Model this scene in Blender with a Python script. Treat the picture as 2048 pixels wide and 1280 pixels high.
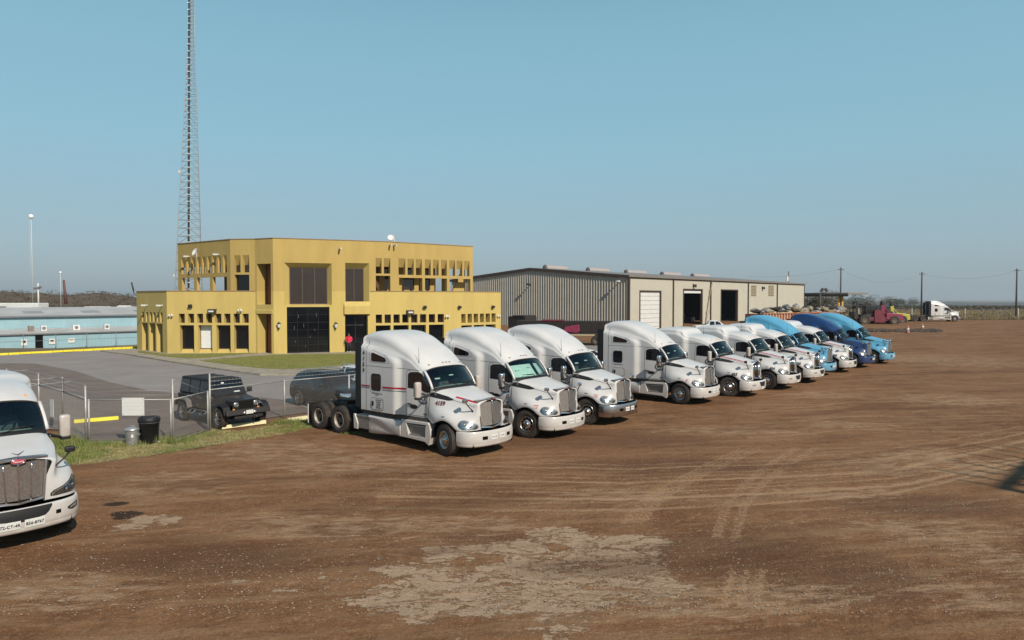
import bpy, bmesh, math, random
import numpy as np
from mathutils import Vector, Matrix
from mathutils.bvhtree import BVHTree
random.seed(7); np.random.seed(7)
for o in list(bpy.data.objects): bpy.data.objects.remove(o)
SC = bpy.context.scene
COL = SC.collection
R = math.radians
sin, cos, pi = math.sin, math.cos, math.pi

# ---------------------------------------------------------------- camera
F_PX, YH, CH = 1400.0, 597.0, 5.15            # focal length in photo pixels, horizon row, camera height
PITCH = math.atan((640 - YH) / F_PX)
cam = bpy.data.cameras.new('camera'); camo = bpy.data.objects.new('camera', cam); COL.objects.link(camo)
cam.sensor_width = 36; cam.lens = 36 * F_PX / 2048; cam.clip_start = .1; cam.clip_end = 12000
camo.location = (0, 0, CH); camo.rotation_euler = (pi/2 - PITCH, 0, 0)
SC.camera = camo

# ---------------------------------------------------------------- sky, sun, exposure
SUN_AZ = Vector((.573, -.820)); SUN_EL = R(38)
w = bpy.data.worlds.new('World'); SC.world = w; w.use_nodes = True
nt = w.node_tree; nt.nodes.clear()
out = nt.nodes.new('ShaderNodeOutputWorld'); bg = nt.nodes.new('ShaderNodeBackground'); sky = nt.nodes.new('ShaderNodeTexSky')
sky.sky_type = 'NISHITA'; sky.sun_disc = False; sky.sun_elevation = SUN_EL
sky.sun_rotation = math.atan2(SUN_AZ.x, SUN_AZ.y)
sky.altitude = 0; sky.air_density = 1.0; sky.dust_density = 1.0; sky.ozone_density = 2.5
ge = nt.nodes.new('ShaderNodeTexCoord'); sx = nt.nodes.new('ShaderNodeSeparateXYZ'); ramp = nt.nodes.new('ShaderNodeValToRGB')
nt.links.new(ge.outputs['Generated'], sx.inputs[0]); nt.links.new(sx.outputs[2], ramp.inputs[0])
el = ramp.color_ramp.elements                      # clear winter sky: grey-blue at the horizon, teal above, deepening to the zenith
el[0].position = 0; el[0].color = (.315,.375,.425,1); el[1].position = 1; el[1].color = (.035,.11,.22,1)
for p_, c_ in ((.07,(.335,.47,.54)), (.20,(.30,.545,.65)), (.35,(.255,.51,.635)), (.6,(.11,.27,.40))): e_ = el.new(p_); e_.color = (*c_, 1)
SKY_S = .10
up = nt.nodes.new('ShaderNodeMix'); up.data_type = 'RGBA'; up.blend_type = 'MULTIPLY'; up.inputs[0].default_value = 1; up.inputs[7].default_value = (1/SKY_S,)*3+(1,)
grade = nt.nodes.new('ShaderNodeMix'); grade.data_type = 'RGBA'; grade.inputs[0].default_value = .82
nt.links.new(ramp.outputs[0], up.inputs[6]); nt.links.new(sky.outputs[0], grade.inputs[6]); nt.links.new(up.outputs[2], grade.inputs[7])
bg.inputs[1].default_value = SKY_S
nt.links.new(grade.outputs[2], bg.inputs[0]); nt.links.new(bg.outputs[0], out.inputs[0])
sun = bpy.data.lights.new('sun', 'SUN'); suno = bpy.data.objects.new('sun', sun); COL.objects.link(suno)
sun.energy = 5.0; sun.angle = R(.55); sun.color = (1, .90, .76)
S = Vector((SUN_AZ.x*cos(SUN_EL), SUN_AZ.y*cos(SUN_EL), sin(SUN_EL)))
suno.rotation_euler = S.to_track_quat('Z', 'Y').to_euler(); suno.location = (0, 0, 80)
SC.view_settings.view_transform = 'Standard'; SC.view_settings.look = 'None'
SC.view_settings.exposure = 0; SC.view_settings.gamma = 1; SC.view_settings.use_curve_mapping = False
SC.render.engine = 'CYCLES'
try:
    SC.cycles.max_bounces = 6; SC.cycles.transparent_max_bounces = 12
    SC.cycles.use_denoising = True
except Exception: pass

# ---------------------------------------------------------------- surveying: the photo's rays cut with real planes
FW = Vector((0, cos(PITCH), -sin(PITCH))); UP = Vector((0, sin(PITCH), cos(PITCH)))
def ray(px, py): return FW + Vector(((px-1024)/F_PX, 0, 0)) + UP*((640-py)/F_PX)
def gp(px, py, z=0.0):
    d = ray(px, py); t = (z-CH)/d.z; return Vector((d.x*t, d.y*t, z))
def atY(px, py, Y):
    d = ray(px, py); t = Y/d.y; return Vector((d.x*t, Y, CH+d.z*t))
def gz(x, y):                                   # lie of the land
    z = .8*max(0, min(1, (y-78)/55))**1.5 if x > -5 else .8*max(0, min(1, (y-78)/55))**1.5*max(0, 1-(-5-x)/25)
    if y > 240: z -= 16*(1-math.exp(-((y-240)/900)**1.3))
    return z
HEAD = Vector((cos(R(-41)), sin(R(-41)), 0)); LEFT = Vector((-HEAD.y, HEAD.x, 0))

# ---------------------------------------------------------------- materials
MATS = {}
def M(name, col=(.5,.5,.5), rough=.6, metal=0, var=.0, vscale=3, bump=0, bscale=40, coat=0, dust=0, spec=.5, col2=None, emit=None, stretch=None, dustcol=(.30,.22,.15)):
    if name in MATS: return MATS[name]
    m = bpy.data.materials.new(name); m.use_nodes = True; n = m.node_tree; p = n.nodes['Principled BSDF']
    p.inputs['Base Color'].default_value = (*col, 1); p.inputs['Roughness'].default_value = rough; p.inputs['Metallic'].default_value = metal
    p.inputs['Specular IOR Level'].default_value = spec
    if coat: p.inputs['Coat Weight'].default_value = coat; p.inputs['Coat Roughness'].default_value = .08
    tc = n.nodes.new('ShaderNodeTexCoord'); src = tc.outputs['Object']
    if stretch:
        mp = n.nodes.new('ShaderNodeMapping'); mp.inputs['Scale'].default_value = stretch; n.links.new(src, mp.inputs[0]); src = mp.outputs[0]
    last = None
    if var or col2:
        a = n.nodes.new('ShaderNodeTexNoise'); a.inputs['Scale'].default_value = vscale; a.inputs['Detail'].default_value = 6; a.inputs['Roughness'].default_value = .65
        n.links.new(src, a.inputs[0])
        r = n.nodes.new('ShaderNodeMapRange'); r.inputs[1].default_value = .35; r.inputs[2].default_value = .65; n.links.new(a.outputs[0], r.inputs[0])
        mx = n.nodes.new('ShaderNodeMix'); mx.data_type = 'RGBA'
        c2 = col2 if col2 else tuple(c*(1-var) for c in col); c1 = col if col2 else tuple(min(1, c*(1+var*.6)) for c in col)
        mx.inputs[6].default_value = (*c2, 1); mx.inputs[7].default_value = (*c1, 1)
        n.links.new(r.outputs[0], mx.inputs[0]); last = mx.outputs[2]
        rr = n.nodes.new('ShaderNodeMapRange'); rr.inputs[3].default_value = min(1, rough*1.2); rr.inputs[4].default_value = rough*.85
        n.links.new(a.outputs[0], rr.inputs[0]); n.links.new(rr.outputs[0], p.inputs['Roughness'])
    if dust:                                     # road dust caked on the lower body, fading upwards, with blotches
        sp = n.nodes.new('ShaderNodeSeparateXYZ'); n.links.new(tc.outputs['Object'], sp.inputs[0])
        mr = n.nodes.new('ShaderNodeMapRange'); mr.inputs[1].default_value = 1.5; mr.inputs[2].default_value = .2; n.links.new(sp.outputs[2], mr.inputs[0])
        b = n.nodes.new('ShaderNodeTexNoise'); b.inputs['Scale'].default_value = 5; b.inputs['Detail'].default_value = 8; n.links.new(tc.outputs['Object'], b.inputs[0])
        mu = n.nodes.new('ShaderNodeMath'); mu.operation = 'MULTIPLY'; n.links.new(mr.outputs[0], mu.inputs[0]); n.links.new(b.outputs[0], mu.inputs[1])
        m2 = n.nodes.new('ShaderNodeMath'); m2.operation = 'MULTIPLY_ADD'; m2.inputs[1].default_value = dust*1.6; m2.inputs[2].default_value = dust*.10
        n.links.new(mu.outputs[0], m2.inputs[0])
        mx = n.nodes.new('ShaderNodeMix'); mx.data_type = 'RGBA'; mx.inputs[7].default_value = (*dustcol, 1)
        if last: n.links.new(last, mx.inputs[6])
        else: mx.inputs[6].default_value = (*col, 1)
        n.links.new(m2.outputs[0], mx.inputs[0]); last = mx.outputs[2]
    if last: n.links.new(last, p.inputs['Base Color'])
    if bump:
        b = n.nodes.new('ShaderNodeTexNoise'); b.inputs['Scale'].default_value = bscale; b.inputs['Detail'].default_value = 5; n.links.new(src, b.inputs[0])
        bu = n.nodes.new('ShaderNodeBump'); bu.inputs['Strength'].default_value = bump; bu.inputs['Distance'].default_value = .02
        n.links.new(b.outputs[0], bu.inputs['Height']); n.links.new(bu.outputs[0], p.inputs['Normal'])
    if emit: p.inputs['Emission Color'].default_value = (*emit, 1); p.inputs['Emission Strength'].default_value = 1
    MATS[name] = m; return m
def glass_mat(name, tint, refl=1.0):
    if name in MATS: return MATS[name]
    m = bpy.data.materials.new(name); m.use_nodes = True; n = m.node_tree; n.nodes.clear()
    o = n.nodes.new('ShaderNodeOutputMaterial'); t = n.nodes.new('ShaderNodeBsdfTransparent'); g = n.nodes.new('ShaderNodeBsdfGlossy')
    g.inputs['Roughness'].default_value = .03; t.inputs[0].default_value = (*tint, 1)
    fr = n.nodes.new('ShaderNodeFresnel'); fr.inputs[0].default_value = 1.85; mx = n.nodes.new('ShaderNodeMixShader')
    n.links.new(fr.outputs[0], mx.inputs[0]); n.links.new(t.outputs[0], mx.inputs[1]); n.links.new(g.outputs[0], mx.inputs[2]); n.links.new(mx.outputs[0], o.inputs[0])
    MATS[name] = m; return m
WHITE = M('white_truck_paint', (.575,.57,.57), .36, coat=.3, var=.06, vscale=1.3, dust=.55)
LBLUE = M('light_blue_truck_paint', (.085,.31,.48), .3, coat=.3, var=.08, vscale=2, dust=.25)
DBLUE = M('dark_blue_truck_paint', (.005,.032,.12), .3, coat=.25, var=.1, vscale=2, dust=.10)
BLACKP = M('black_plastic', (.008,.008,.009), .55, var=.2, vscale=8)
RUBBER = M('rubber', (.012,.011,.011), .8, var=.35, vscale=6, bump=.3, bscale=60, dust=.22, dustcol=(.16,.12,.09))
TREAD = M('tread', (.075,.06,.048), .9, col2=(.03,.026,.022), vscale=9, bump=.8, bscale=55)
CHROME = M('chrome', (.72,.72,.73), .12, 1, var=.12, vscale=10)
STEEL = M('polished_alloy', (.62,.62,.63), .28, 1, var=.15, vscale=12, dust=.4)
DISH = M('painted_wheel', (.34,.32,.30), .5, .2, var=.2, vscale=8, dust=.4)
MESHM = M('grille_mesh_metal', (.25,.225,.21), .4, .7, var=.25, vscale=30, bump=.6, bscale=160)
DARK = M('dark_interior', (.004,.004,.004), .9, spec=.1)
CHASSIS = M('chassis_black', (.014,.012,.011), .65, var=.4, vscale=5, dust=.35)
SKIRT = M('step_grey', (.20,.205,.21), .5, .4, var=.2, vscale=6, dust=.35)
TINT = M('tinted_glass', (.006,.006,.008), .06, spec=.9, var=.1)
GLASS = glass_mat('windscreen_glass', (.60,.78,.75))
CLEARG = glass_mat('lamp_glass', (.8,.8,.8))
LAMPIN = M('lamp_reflector', (.75,.75,.74), .22, .85, var=.25, vscale=25)
AMBER = M('amber_lens', (.75,.30,.05), .25, var=.1)
REDM = M('red_marking', (.38,.012,.03), .4, var=.1)
MARK = M('dark_marking', (.02,.02,.025), .5, var=.1)
SEAM = M('panel_gap', (.05,.05,.055), .7, var=.1)
MARKG = M('grey_marking', (.16,.16,.17), .5, var=.1)
PLATE = M('plate_white', (.62,.62,.60), .5, var=.12, vscale=20)
PAPER = M('paper_white', (.7,.7,.68), .7, var=.05)
SHADE = M('sun_shade', (.72,.76,.74), .6, var=.1, vscale=6, bump=.3, bscale=8)
SEAT = M('seat_cloth', (.09,.09,.095), .9, var=.2)
DASH = M('dashboard', (.20,.215,.21), .7, var=.2)

# ---------------------------------------------------------------- mesh helpers
class MB:
    def __init__(s): s.v = []; s.f = []; s.sm = []
    def add(s, vs, fs, smooth=False):
        b = len(s.v); s.v += [tuple(v) for v in vs]; s.f += [tuple(i+b for i in f) for f in fs]; s.sm += [smooth]*len(fs); return s
    def box(s, c, d, rot=None):
        x, y, z = (q/2 for q in d); vs = [Vector((a*x, b*y, e*z)) for a in (-1,1) for b in (-1,1) for e in (-1,1)]
        if rot: vs = [rot @ v for v in vs]
        c = Vector(c)
        return s.add([v+c for v in vs], [(0,1,3,2),(4,6,7,5),(0,4,5,1),(2,3,7,6),(0,2,6,4),(1,5,7,3)])
    def box2(s, a, b): return s.box([(p+q)/2 for p, q in zip(a, b)], [abs(q-p) for p, q in zip(a, b)])
    def tube(s, pts, r, n=8, caps=True, smooth=True):
        pts = [Vector(p) for p in pts]; rs = r if isinstance(r, (list, tuple)) else [r]*len(pts); b = []; fs = []
        ref = None
        for i, p in enumerate(pts):
            d = (pts[min(i+1, len(pts)-1)] - pts[max(i-1, 0)]).normalized()
            if ref is None: ref = Vector((0,0,1)) if abs(d.z) < .9 else Vector((1,0,0))
            u = d.cross(ref).normalized(); v = u.cross(d).normalized(); ref = v
            b += [p + (u*cos(2*pi*k/n) + v*sin(2*pi*k/n))*rs[i] for k in range(n)]
        for i in range(len(pts)-1):
            for k in range(n): fs.append((i*n+k, i*n+(k+1)%n, (i+1)*n+(k+1)%n, (i+1)*n+k))
        s.add(b, fs, smooth)
        if caps: s.add(b[:n], [tuple(range(n))]); s.add(b[-n:], [tuple(range(n))[::-1]])
        return s
    def lathe(s, prof, n=28, axis='Y', c=(0,0,0), a0=0, a1=2*pi, smooth=True):     # prof: (r, along)
        c = Vector(c); full = abs(a1-a0-2*pi) < 1e-6; m = n if full else n+1; b = []; fs = []
        for (r, t) in prof:
            for k in range(m):
                a = a0+(a1-a0)*k/n; p = (r*cos(a), t, r*sin(a)) if axis == 'Y' else ((r*cos(a), r*sin(a), t) if axis == 'Z' else (t, r*cos(a), r*sin(a)))
                b.append(c+Vector(p))
        for i in range(len(prof)-1):
            for k in range(n): fs.append((i*m+k, i*m+(k+1)%m, (i+1)*m+(k+1)%m, (i+1)*m+k))
        return s.add(b, fs, smooth)
    def grid(s, g, smooth=True, close=False):        # g: rows of points
        nr, nc = len(g), len(g[0]); vs = [p for row in g for p in row]; fs = []
        for i in range(nr-1):
            for j in range(nc-1 + (1 if close else 0)): fs.append((i*nc+j, i*nc+(j+1)%nc, (i+1)*nc+(j+1)%nc, (i+1)*nc+j))
        return s.add(vs, fs, smooth)
    def poly(s, pts): return s.add(pts, [tuple(range(len(pts)))])
    def prism(s, pts, off):                          # closed outline extruded by off
        n = len(pts); a = [Vector(p) for p in pts]; b = [p+Vector(off) for p in a]
        s.add(a+b, [tuple(range(n)), tuple(range(2*n-1, n-1, -1))] + [(i, n+i, n+(i+1)%n, (i+1)%n) for i in range(n)]); return s
    def build(s, name, mat, parent=None, bevel=0, label=None, kind=None, recalc=True):
        me = bpy.data.meshes.new(name); me.from_pydata(s.v, [], s.f)
        me.polygons.foreach_set('use_smooth', s.sm)
        if recalc and len(s.f) < 60000:
            b = bmesh.new(); b.from_mesh(me); bmesh.ops.remove_doubles(b, verts=b.verts, dist=1e-5); bmesh.ops.recalc_face_normals(b, faces=b.faces); b.to_mesh(me); b.free()
        me.materials.append(mat); o = bpy.data.objects.new(name, me); COL.objects.link(o); o.parent = parent
        if bevel:
            md = o.modifiers.new('bevel', 'BEVEL'); md.width = bevel; md.segments = 2; md.limit_method = 'ANGLE'; md.angle_limit = R(35)
        if label: o['label'] = label
        if kind: o['kind'] = kind
        return o
def tag(o, label, cat=None, group=None, kind=None):
    if label: o['label'] = label
    if cat: o['category'] = cat
    if group: o['group'] = group
    if kind: o['kind'] = kind
    return o
def thing(name, label, cat, loc=(0,0,0), rz=0, group=None):
    o = bpy.data.objects.new(name, None); COL.objects.link(o); o.location = loc; o.rotation_euler = (0,0,rz); o.empty_display_size = .3
    return tag(o, label, cat, group)
def kids(o): return [c for c in bpy.data.objects if c.parent == o]
def copy_tree(o, parent=None, swap=None, skip=(), index=None):
    if index is None:
        index = {}
        for c in bpy.data.objects:
            if c.parent: index.setdefault(c.parent.name, []).append(c)
    c = o.copy(); COL.objects.link(c); c.parent = parent
    if parent is None:
        for k in ('label', 'group', 'category'):
            pass
    if swap and c.type == 'MESH' and c.material_slots and c.material_slots[0].material in swap:
        m = swap[c.material_slots[0].material]; c.material_slots[0].link = 'OBJECT'; c.material_slots[0].material = m
    for ch in index.get(o.name, []):
        if ch.name.split('.')[0] in skip: continue
        copy_tree(ch, c, swap, skip, index)
    return c
def bake(o):
    bpy.context.view_layer.update(); dg = bpy.context.evaluated_depsgraph_get(); me = bpy.data.meshes.new_from_object(o.evaluated_get(dg)); me.name = o.name
    o.modifiers.clear(); o.data = me; return o
def bvh(*obs):
    vs = []; fs = []
    for o in obs:
        b = len(vs); vs += [v.co.copy() for v in o.data.vertices]; fs += [tuple(i+b for i in p.vertices) for p in o.data.polygons]
    return BVHTree.FromPolygons(vs, fs)
def drop(tree, p, d, off, far=4):
    h = tree.ray_cast(p, d, far)
    return (h[0] - d*off) if h[0] else None
def decal(tree, O, A, B, D, top, bot, nu, nv, off, name, mat, parent, us=(0,1), solid=0, label=None):
    """a thin patch laid on a surface: O+A*a+B*b thrown along D; top/bot give b for a in us"""
    g = []
    for i in range(nu+1):
        a = us[0]+(us[1]-us[0])*i/nu; t, b = top(a), bot(a); row = []
        for j in range(nv+1):
            q = O + A*a + B*(b+(t-b)*j/nv); h = drop(tree, q, D, off); row.append(h if h else (row[-1] if row else None))
        if any(x is None for x in row): continue
        g.append(row)
    if len(g) < 2: return None
    return MB().grid(g).build(name, mat, parent, label=label)
def stroke(mb, tree, O, A, B, D, pts, w, off, step=.12):
    for (a0, b0), (a1, b1) in zip(pts[:-1], pts[1:]):
        L = math.hypot(a1-a0, b1-b0); n = max(1, int(L/step)); na, nb = -(b1-b0)/L*w/2, (a1-a0)/L*w/2; g = []
        for i in range(n+1):
            a, b = a0+(a1-a0)*i/n, b0+(b1-b0)*i/n
            p, q = (drop(tree, O+A*(a+s*na)+B*(b+s*nb), D, off) for s in (1,-1))
            if p and q: g.append([p, q])
        if len(g) > 1: mb.grid(g)
    return mb
_fonts = {}
def text_mesh(txt, size, bold=.0):
    key = (txt, size, bold)
    if key in _fonts: return _fonts[key]
    c = bpy.data.curves.new('t', 'FONT'); c.body = txt; c.size = size; c.offset = bold; c.align_x = 'CENTER'; c.align_y = 'CENTER'; c.resolution_u = 2
    o = bpy.data.objects.new('t', c); COL.objects.link(o); bpy.context.view_layer.update()
    dg = bpy.context.evaluated_depsgraph_get(); me = bpy.data.meshes.new_from_object(o.evaluated_get(dg))
    r = ([v.co.copy() for v in me.vertices], [tuple(p.vertices) for p in me.polygons])
    bpy.data.objects.remove(o); bpy.data.curves.remove(c); bpy.data.meshes.remove(me); _fonts[key] = r; return r
def lettering(txt, size, O, A, B, D, tree, off, name, mat, parent, bold=0):
    vs, fs = text_mesh(txt, size, bold); out = []
    for v in vs:
        q = O + A*v.x + B*v.y
        h = drop(tree, q, D, off) if tree else q
        out.append(h if h else q + D*.5)
    return MB().add(out, fs).build(name, mat, parent, recalc=False)
def lerp(a, b, t): return a+(b-a)*t
def sst(a, b, x): t = max(0, min(1, (x-a)/(b-a))); return t*t*(3-2*t)
def interp(x, tab):
    if x <= tab[0][0]: return tab[0][1]
    for (a, p), (b, q) in zip(tab[:-1], tab[1:]):
        if x <= b: return p+(q-p)*(x-a)/(b-a)
    return tab[-1][1]
def cinterp(x, tab):                                # smooth (Catmull) table lookup
    n = len(tab)
    if x <= tab[0][0]: return tab[0][1]
    if x >= tab[-1][0]: return tab[-1][1]
    for i in range(n-1):
        if tab[i][0] <= x <= tab[i+1][0]:
            x0, y0 = tab[i]; x1, y1 = tab[i+1]; h = x1-x0; t = (x-x0)/h
            m0 = (tab[i+1][1]-tab[i-1][1])/(tab[i+1][0]-tab[i-1][0]) if i > 0 else (y1-y0)/h
            m1 = (tab[i+2][1]-tab[i][1])/(tab[i+2][0]-tab[i][0]) if i < n-2 else (y1-y0)/h
            return (2*t**3-3*t*t+1)*y0+(t**3-2*t*t+t)*h*m0+(-2*t**3+3*t*t)*y1+(t**3-t*t)*h*m1
# ================================================================ road tractors
X_, Y_, Z_ = Vector((1,0,0)), Vector((0,1,0)), Vector((0,0,1))
def wheel(kind, parent, loc, side, rmat=None):
    """kind front/rear; side -1 right, +1 left.  wheel > tyre, rim"""
    rt = bpy.data.objects.new(kind+'_wheel', None); COL.objects.link(rt); rt.parent = parent; rt.location = loc; rt.empty_display_size = .2
    rt.rotation_euler = (0, 0, 0 if side < 0 else pi)
    key = 'w_'+kind
    if key in WH:
        for o in WH[key]:
            c = o.copy(); COL.objects.link(c); c.parent = rt
            if rmat and o.name.startswith('rim'): c.material_slots[0].link = 'OBJECT'; c.material_slots[0].material = rmat
        return rt
    r = .52
    def tyre_prof(y0, wd):
        return [(.30, y0+.03), (.33, y0+.005), (.40, y0-.012), (.47, y0+.0), (.505, y0+.02), (r, y0+.045), (r, y0+.085), (r-.014, y0+.09), (r-.014, y0+.10), (r, y0+.105), (r, y0+wd/2-.006), (r-.014, y0+wd/2), (r, y0+wd/2+.006), (r, y0+wd-.105), (r-.014, y0+wd-.10), (r-.014, y0+wd-.09), (r, y0+wd-.085), (r, y0+wd-.045), (.505, y0+wd-.02), (.47, y0+wd), (.40, y0+wd+.012), (.33, y0+wd-.005), (.30, y0+wd-.03)]
    t = MB().lathe(tyre_prof(0, .28), 40)
    if kind == 'rear': t.lathe(tyre_prof(.34, .28), 40)
    for k in range(48):                              # shoulder blocks
        a = 2*pi*k/48
        for y0 in ((0,) if kind == 'front' else (0, .34)):
            for yy in (y0+.03, y0+.25): t.box((cos(a)*(r-.006), yy, sin(a)*(r-.006)), (.03, .045, .045), Matrix.Rotation(-a, 3, 'Y'))
    obs = [t.build('tyre', RUBBER, rt)]
    m = MB()
    if kind == 'front':
        m.lathe([(.30,.05),(.305,.01),(.285,.0),(.275,.02),(.262,.05),(.24,.055)], 40)
        m.lathe([(.165,.045),(.13,.02),(.10,.0),(.085,-.02),(.06,-.045),(0,-.05)], 24)
        n = 10
        for k in range(n):                          # spokes between the hand holes
            a = 2*pi*k/n; g = []
            for q in range(5):
                aa = a + (q-2)*.07; g.append([(cos(aa+(.0 if s in (0,3) else 0))*rr, y, sin(aa)*rr) for s, (rr, y) in enumerate(((.245,.055),(.215,.052),(.19,.05),(.16,.045)))])
            m.grid(g)
            m.lathe([(.014,.02),(.014,-.01),(0,-.012)], 6, c=(cos(a+.3)*.135, 0, sin(a+.3)*.135))
    else:
        m.lathe([(.30,.03),(.305,.01),(.29,-.002),(.278,.02),(.262,.06),(.255,.16),(.25,.20)], 40)
        hb_ = MB().lathe([(.15,.195),(.13,.18),(.11,.12),(.10,.08),(.07,.07),(0,.07)], 24).build('hub', CHASSIS, rt)
        pass
    obs.append(m.build('rim', rmat or (STEEL if kind == 'front' else DISH), rt))
    h = MB().lathe([(.29, .1 if kind == 'front' else .2), (0, .1 if kind == 'front' else .2)], 24)
    obs.append(h.build('brake_drum', DARK, rt)); WH[key] = obs + ([hb_] if kind == 'rear' else [])
    return rt
WH = {}

ROOF_HI = [(-4.33,3.84),(-4.1,3.93),(-3.7,3.97),(-3.2,3.93),(-2.7,3.80),(-2.3,3.62),(-1.9,3.43),(-1.55,3.16),(-1.28,2.92),(-1.15,2.83)]
CREASE_HI = [(-4.33,3.50),(-3.6,3.42),(-2.83,3.28),(-2.31,3.13),(-1.81,2.98),(-1.4,2.72),(-1.15,2.56)]
ROOF_MID = [(-4.33,3.42),(-4.1,3.5),(-3.4,3.53),(-2.95,3.5),(-2.75,3.44),(-2.62,3.28),(-2.5,3.19),(-2.3,3.17),(-1.95,3.14),(-1.6,3.05),(-1.3,2.91),(-1.15,2.83)]
CREASE_MID = [(-4.33,3.22),(-3.4,3.22),(-2.8,3.18),(-2.55,2.98),(-2.3,2.92),(-1.75,2.82),(-1.35,2.66),(-1.15,2.56)]
ZB = 1.10
ROOF_LOW = [(a, b if b < 3.19 else 3.19+(b-3.19)*.3) for a, b in ROOF_MID]; CREASE_LOW = [(a, min(b, 3.02)) for a, b in CREASE_MID]
def make_body(hi, low=False):
    rf, cr = (ROOF_HI, CREASE_HI) if hi else (ROOF_LOW, CREASE_LOW) if low else (ROOF_MID, CREASE_MID)
    def xb(z):
        if hi: return -2.22 - 2.0*max(0, min(1, (z-2.85)/.58))**2.2
        return -2.35 - .5*max(0, min(1, (z-2.9)/.35))**2
    def wid(x, z):
        base = cinterp(x, [(-4.33,1.13),(-3.2,1.13),(-2.3,1.09),(-1.8,1.08),(-1.3,1.05),(-.65,1.01)])
        base -= .03*max(0, z-1.9) + .02*max(0, 1.5-z)
        return base + (1.235-.02*max(0, z-2.4)-base)*(1-sst(xb(z)-.30, xb(z)+.02, x))
    xs = [-4.33+i*(3.18)/58 for i in range(59)]
    left = []; NZ, NC = 26, 14
    for x in xs:
        zt, zc = cinterp(x, rf), cinterp(x, cr); row = []
        bulge = .16*sst(-2.1, -1.15, x)
        for j in range(NZ): z = ZB+(zc-ZB)*j/(NZ-1); row.append(Vector((x, wid(x, z), z)))
        w0 = wid(x, zc)-.012; n = lerp(4.6, 2.5, sst(-3.7, -1.3, x))
        for j in range(0, NC+1):
            t = pi/2*j/NC; y = w0*cos(t)**(2/n) if j < NC else 0; z = zc+.008+(zt-zc)*(sin(t)**(2/n))
            row.append(Vector((x+bulge*(1-(y/w0)**2), y, z)))
        left.append(row)
    m = MB()
    full = [[Vector((p.x, -p.y, p.z)) for p in r] + [p for p in r[:-1][::-1]] for r in left]
    m.grid(full)
    fr = []                                          # door area ahead of the roof, up to the pillar
    for s in (-1, 1):
        g = []
        for i in range(11):
            x = -1.15+.43*i/10; zp = lerp(2.57, 2.12, i/10)
            g.append([Vector((x, s*(wid(x, ZB+(zp-ZB)*j/12) if j < 12 else wid(x, zp)-.02), ZB+(zp-ZB)*j/12)) for j in range(13)])
        m.grid(g)
    m.box2((-.72,-1.0,1.12), (-.66,1.0,2.05))       # firewall
    return m, wid
def hood_sections(pete=False):
    S = [(-.92,[(1.075,1.14),(1.08,1.3),(1.08,1.47),(1.075,1.64),(1.07,1.79),(1.05,1.93),(1.0,2.06),(.78,2.15),(0,2.20)]),
     (-.64,[(1.13,.98),(1.15,1.1),(1.15,1.28),(1.115,1.44),(1.085,1.63),(1.055,1.85),(.985,2.02),(.77,2.11),(0,2.17)]),
     (-.45,[(1.2,1.0),(1.22,1.12),(1.2,1.26),(1.15,1.39),(1.085,1.57),(1.025,1.81),(.955,1.985),(.74,2.075),(0,2.13)]),
     (-.2,[(1.22,1.14),(1.235,1.2),(1.21,1.3),(1.145,1.41),(1.035,1.54),(.965,1.77),(.90,1.935),(.70,2.025),(0,2.08)]),
     (.08,[(1.22,1.17),(1.235,1.22),(1.205,1.31),(1.12,1.40),(.98,1.49),(.895,1.71),(.835,1.88),(.65,1.97),(0,2.025)]),
     (.36,[(1.21,1.07),(1.225,1.13),(1.19,1.23),(1.08,1.33),(.92,1.43),(.82,1.65),(.765,1.83),(.60,1.915),(0,1.975)]),
     (.56,[(1.19,.9),(1.20,1.0),(1.15,1.14),(1.02,1.24),(.86,1.37),(.76,1.59),(.71,1.79),(.57,1.87),(0,1.935)]),
     (.74,[(1.14,.885),(1.13,.98),(1.07,1.09),(.95,1.19),(.80,1.31),(.705,1.54),(.665,1.755),(.54,1.835),(0,1.90)]),
     (.88,[(1.03,.885),(1.02,.96),(.955,1.05),(.85,1.14),(.74,1.27),(.66,1.49),(.635,1.73),(.52,1.81),(0,1.88)]),
     (.97,[(.86,.885),(.85,.94),(.81,1.01),(.745,1.08),(.69,1.19),(.635,1.45),(.615,1.71),(.50,1.79),(0,1.87)]),
     (1.005,[(.62,.885),(.615,.93),(.61,1.0),(.605,1.07),(.605,1.17),(.605,1.45),(.60,1.70),(.49,1.78),(0,1.865)]),
     (1.01,[(.46,.885),(.46,.93),(.465,1.0),(.47,1.07),(.475,1.17),(.50,1.45),(.52,1.68),(.45,1.76),(0,1.855)])]
    S = [(x, p[:6]+[(lerp(p[5][0],p[6][0],.86),lerp(p[5][1],p[6][1],.86)), p[6], (lerp(p[6][0],p[7][0],.22),lerp(p[6][1],p[7][1],.22))]+p[7:]) for x, p in S]
    if not pete: return S
    out = []
    for x, p in S:                                   # squarer hood, higher fender tops
        f = sst(-.6, .2, x); q = []
        for k, (y, z) in enumerate(p):
            dz = [0, .03, .08, .13, .13, .05, .0, .0, .0, .0, -.02][k]*f; ym = [0,0,.01,.03,.0,.06,.10,.11,.11,.12,0][k]*f
            q.append((y+ym, z+dz))
        out.append((x, q))
    return out
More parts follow.
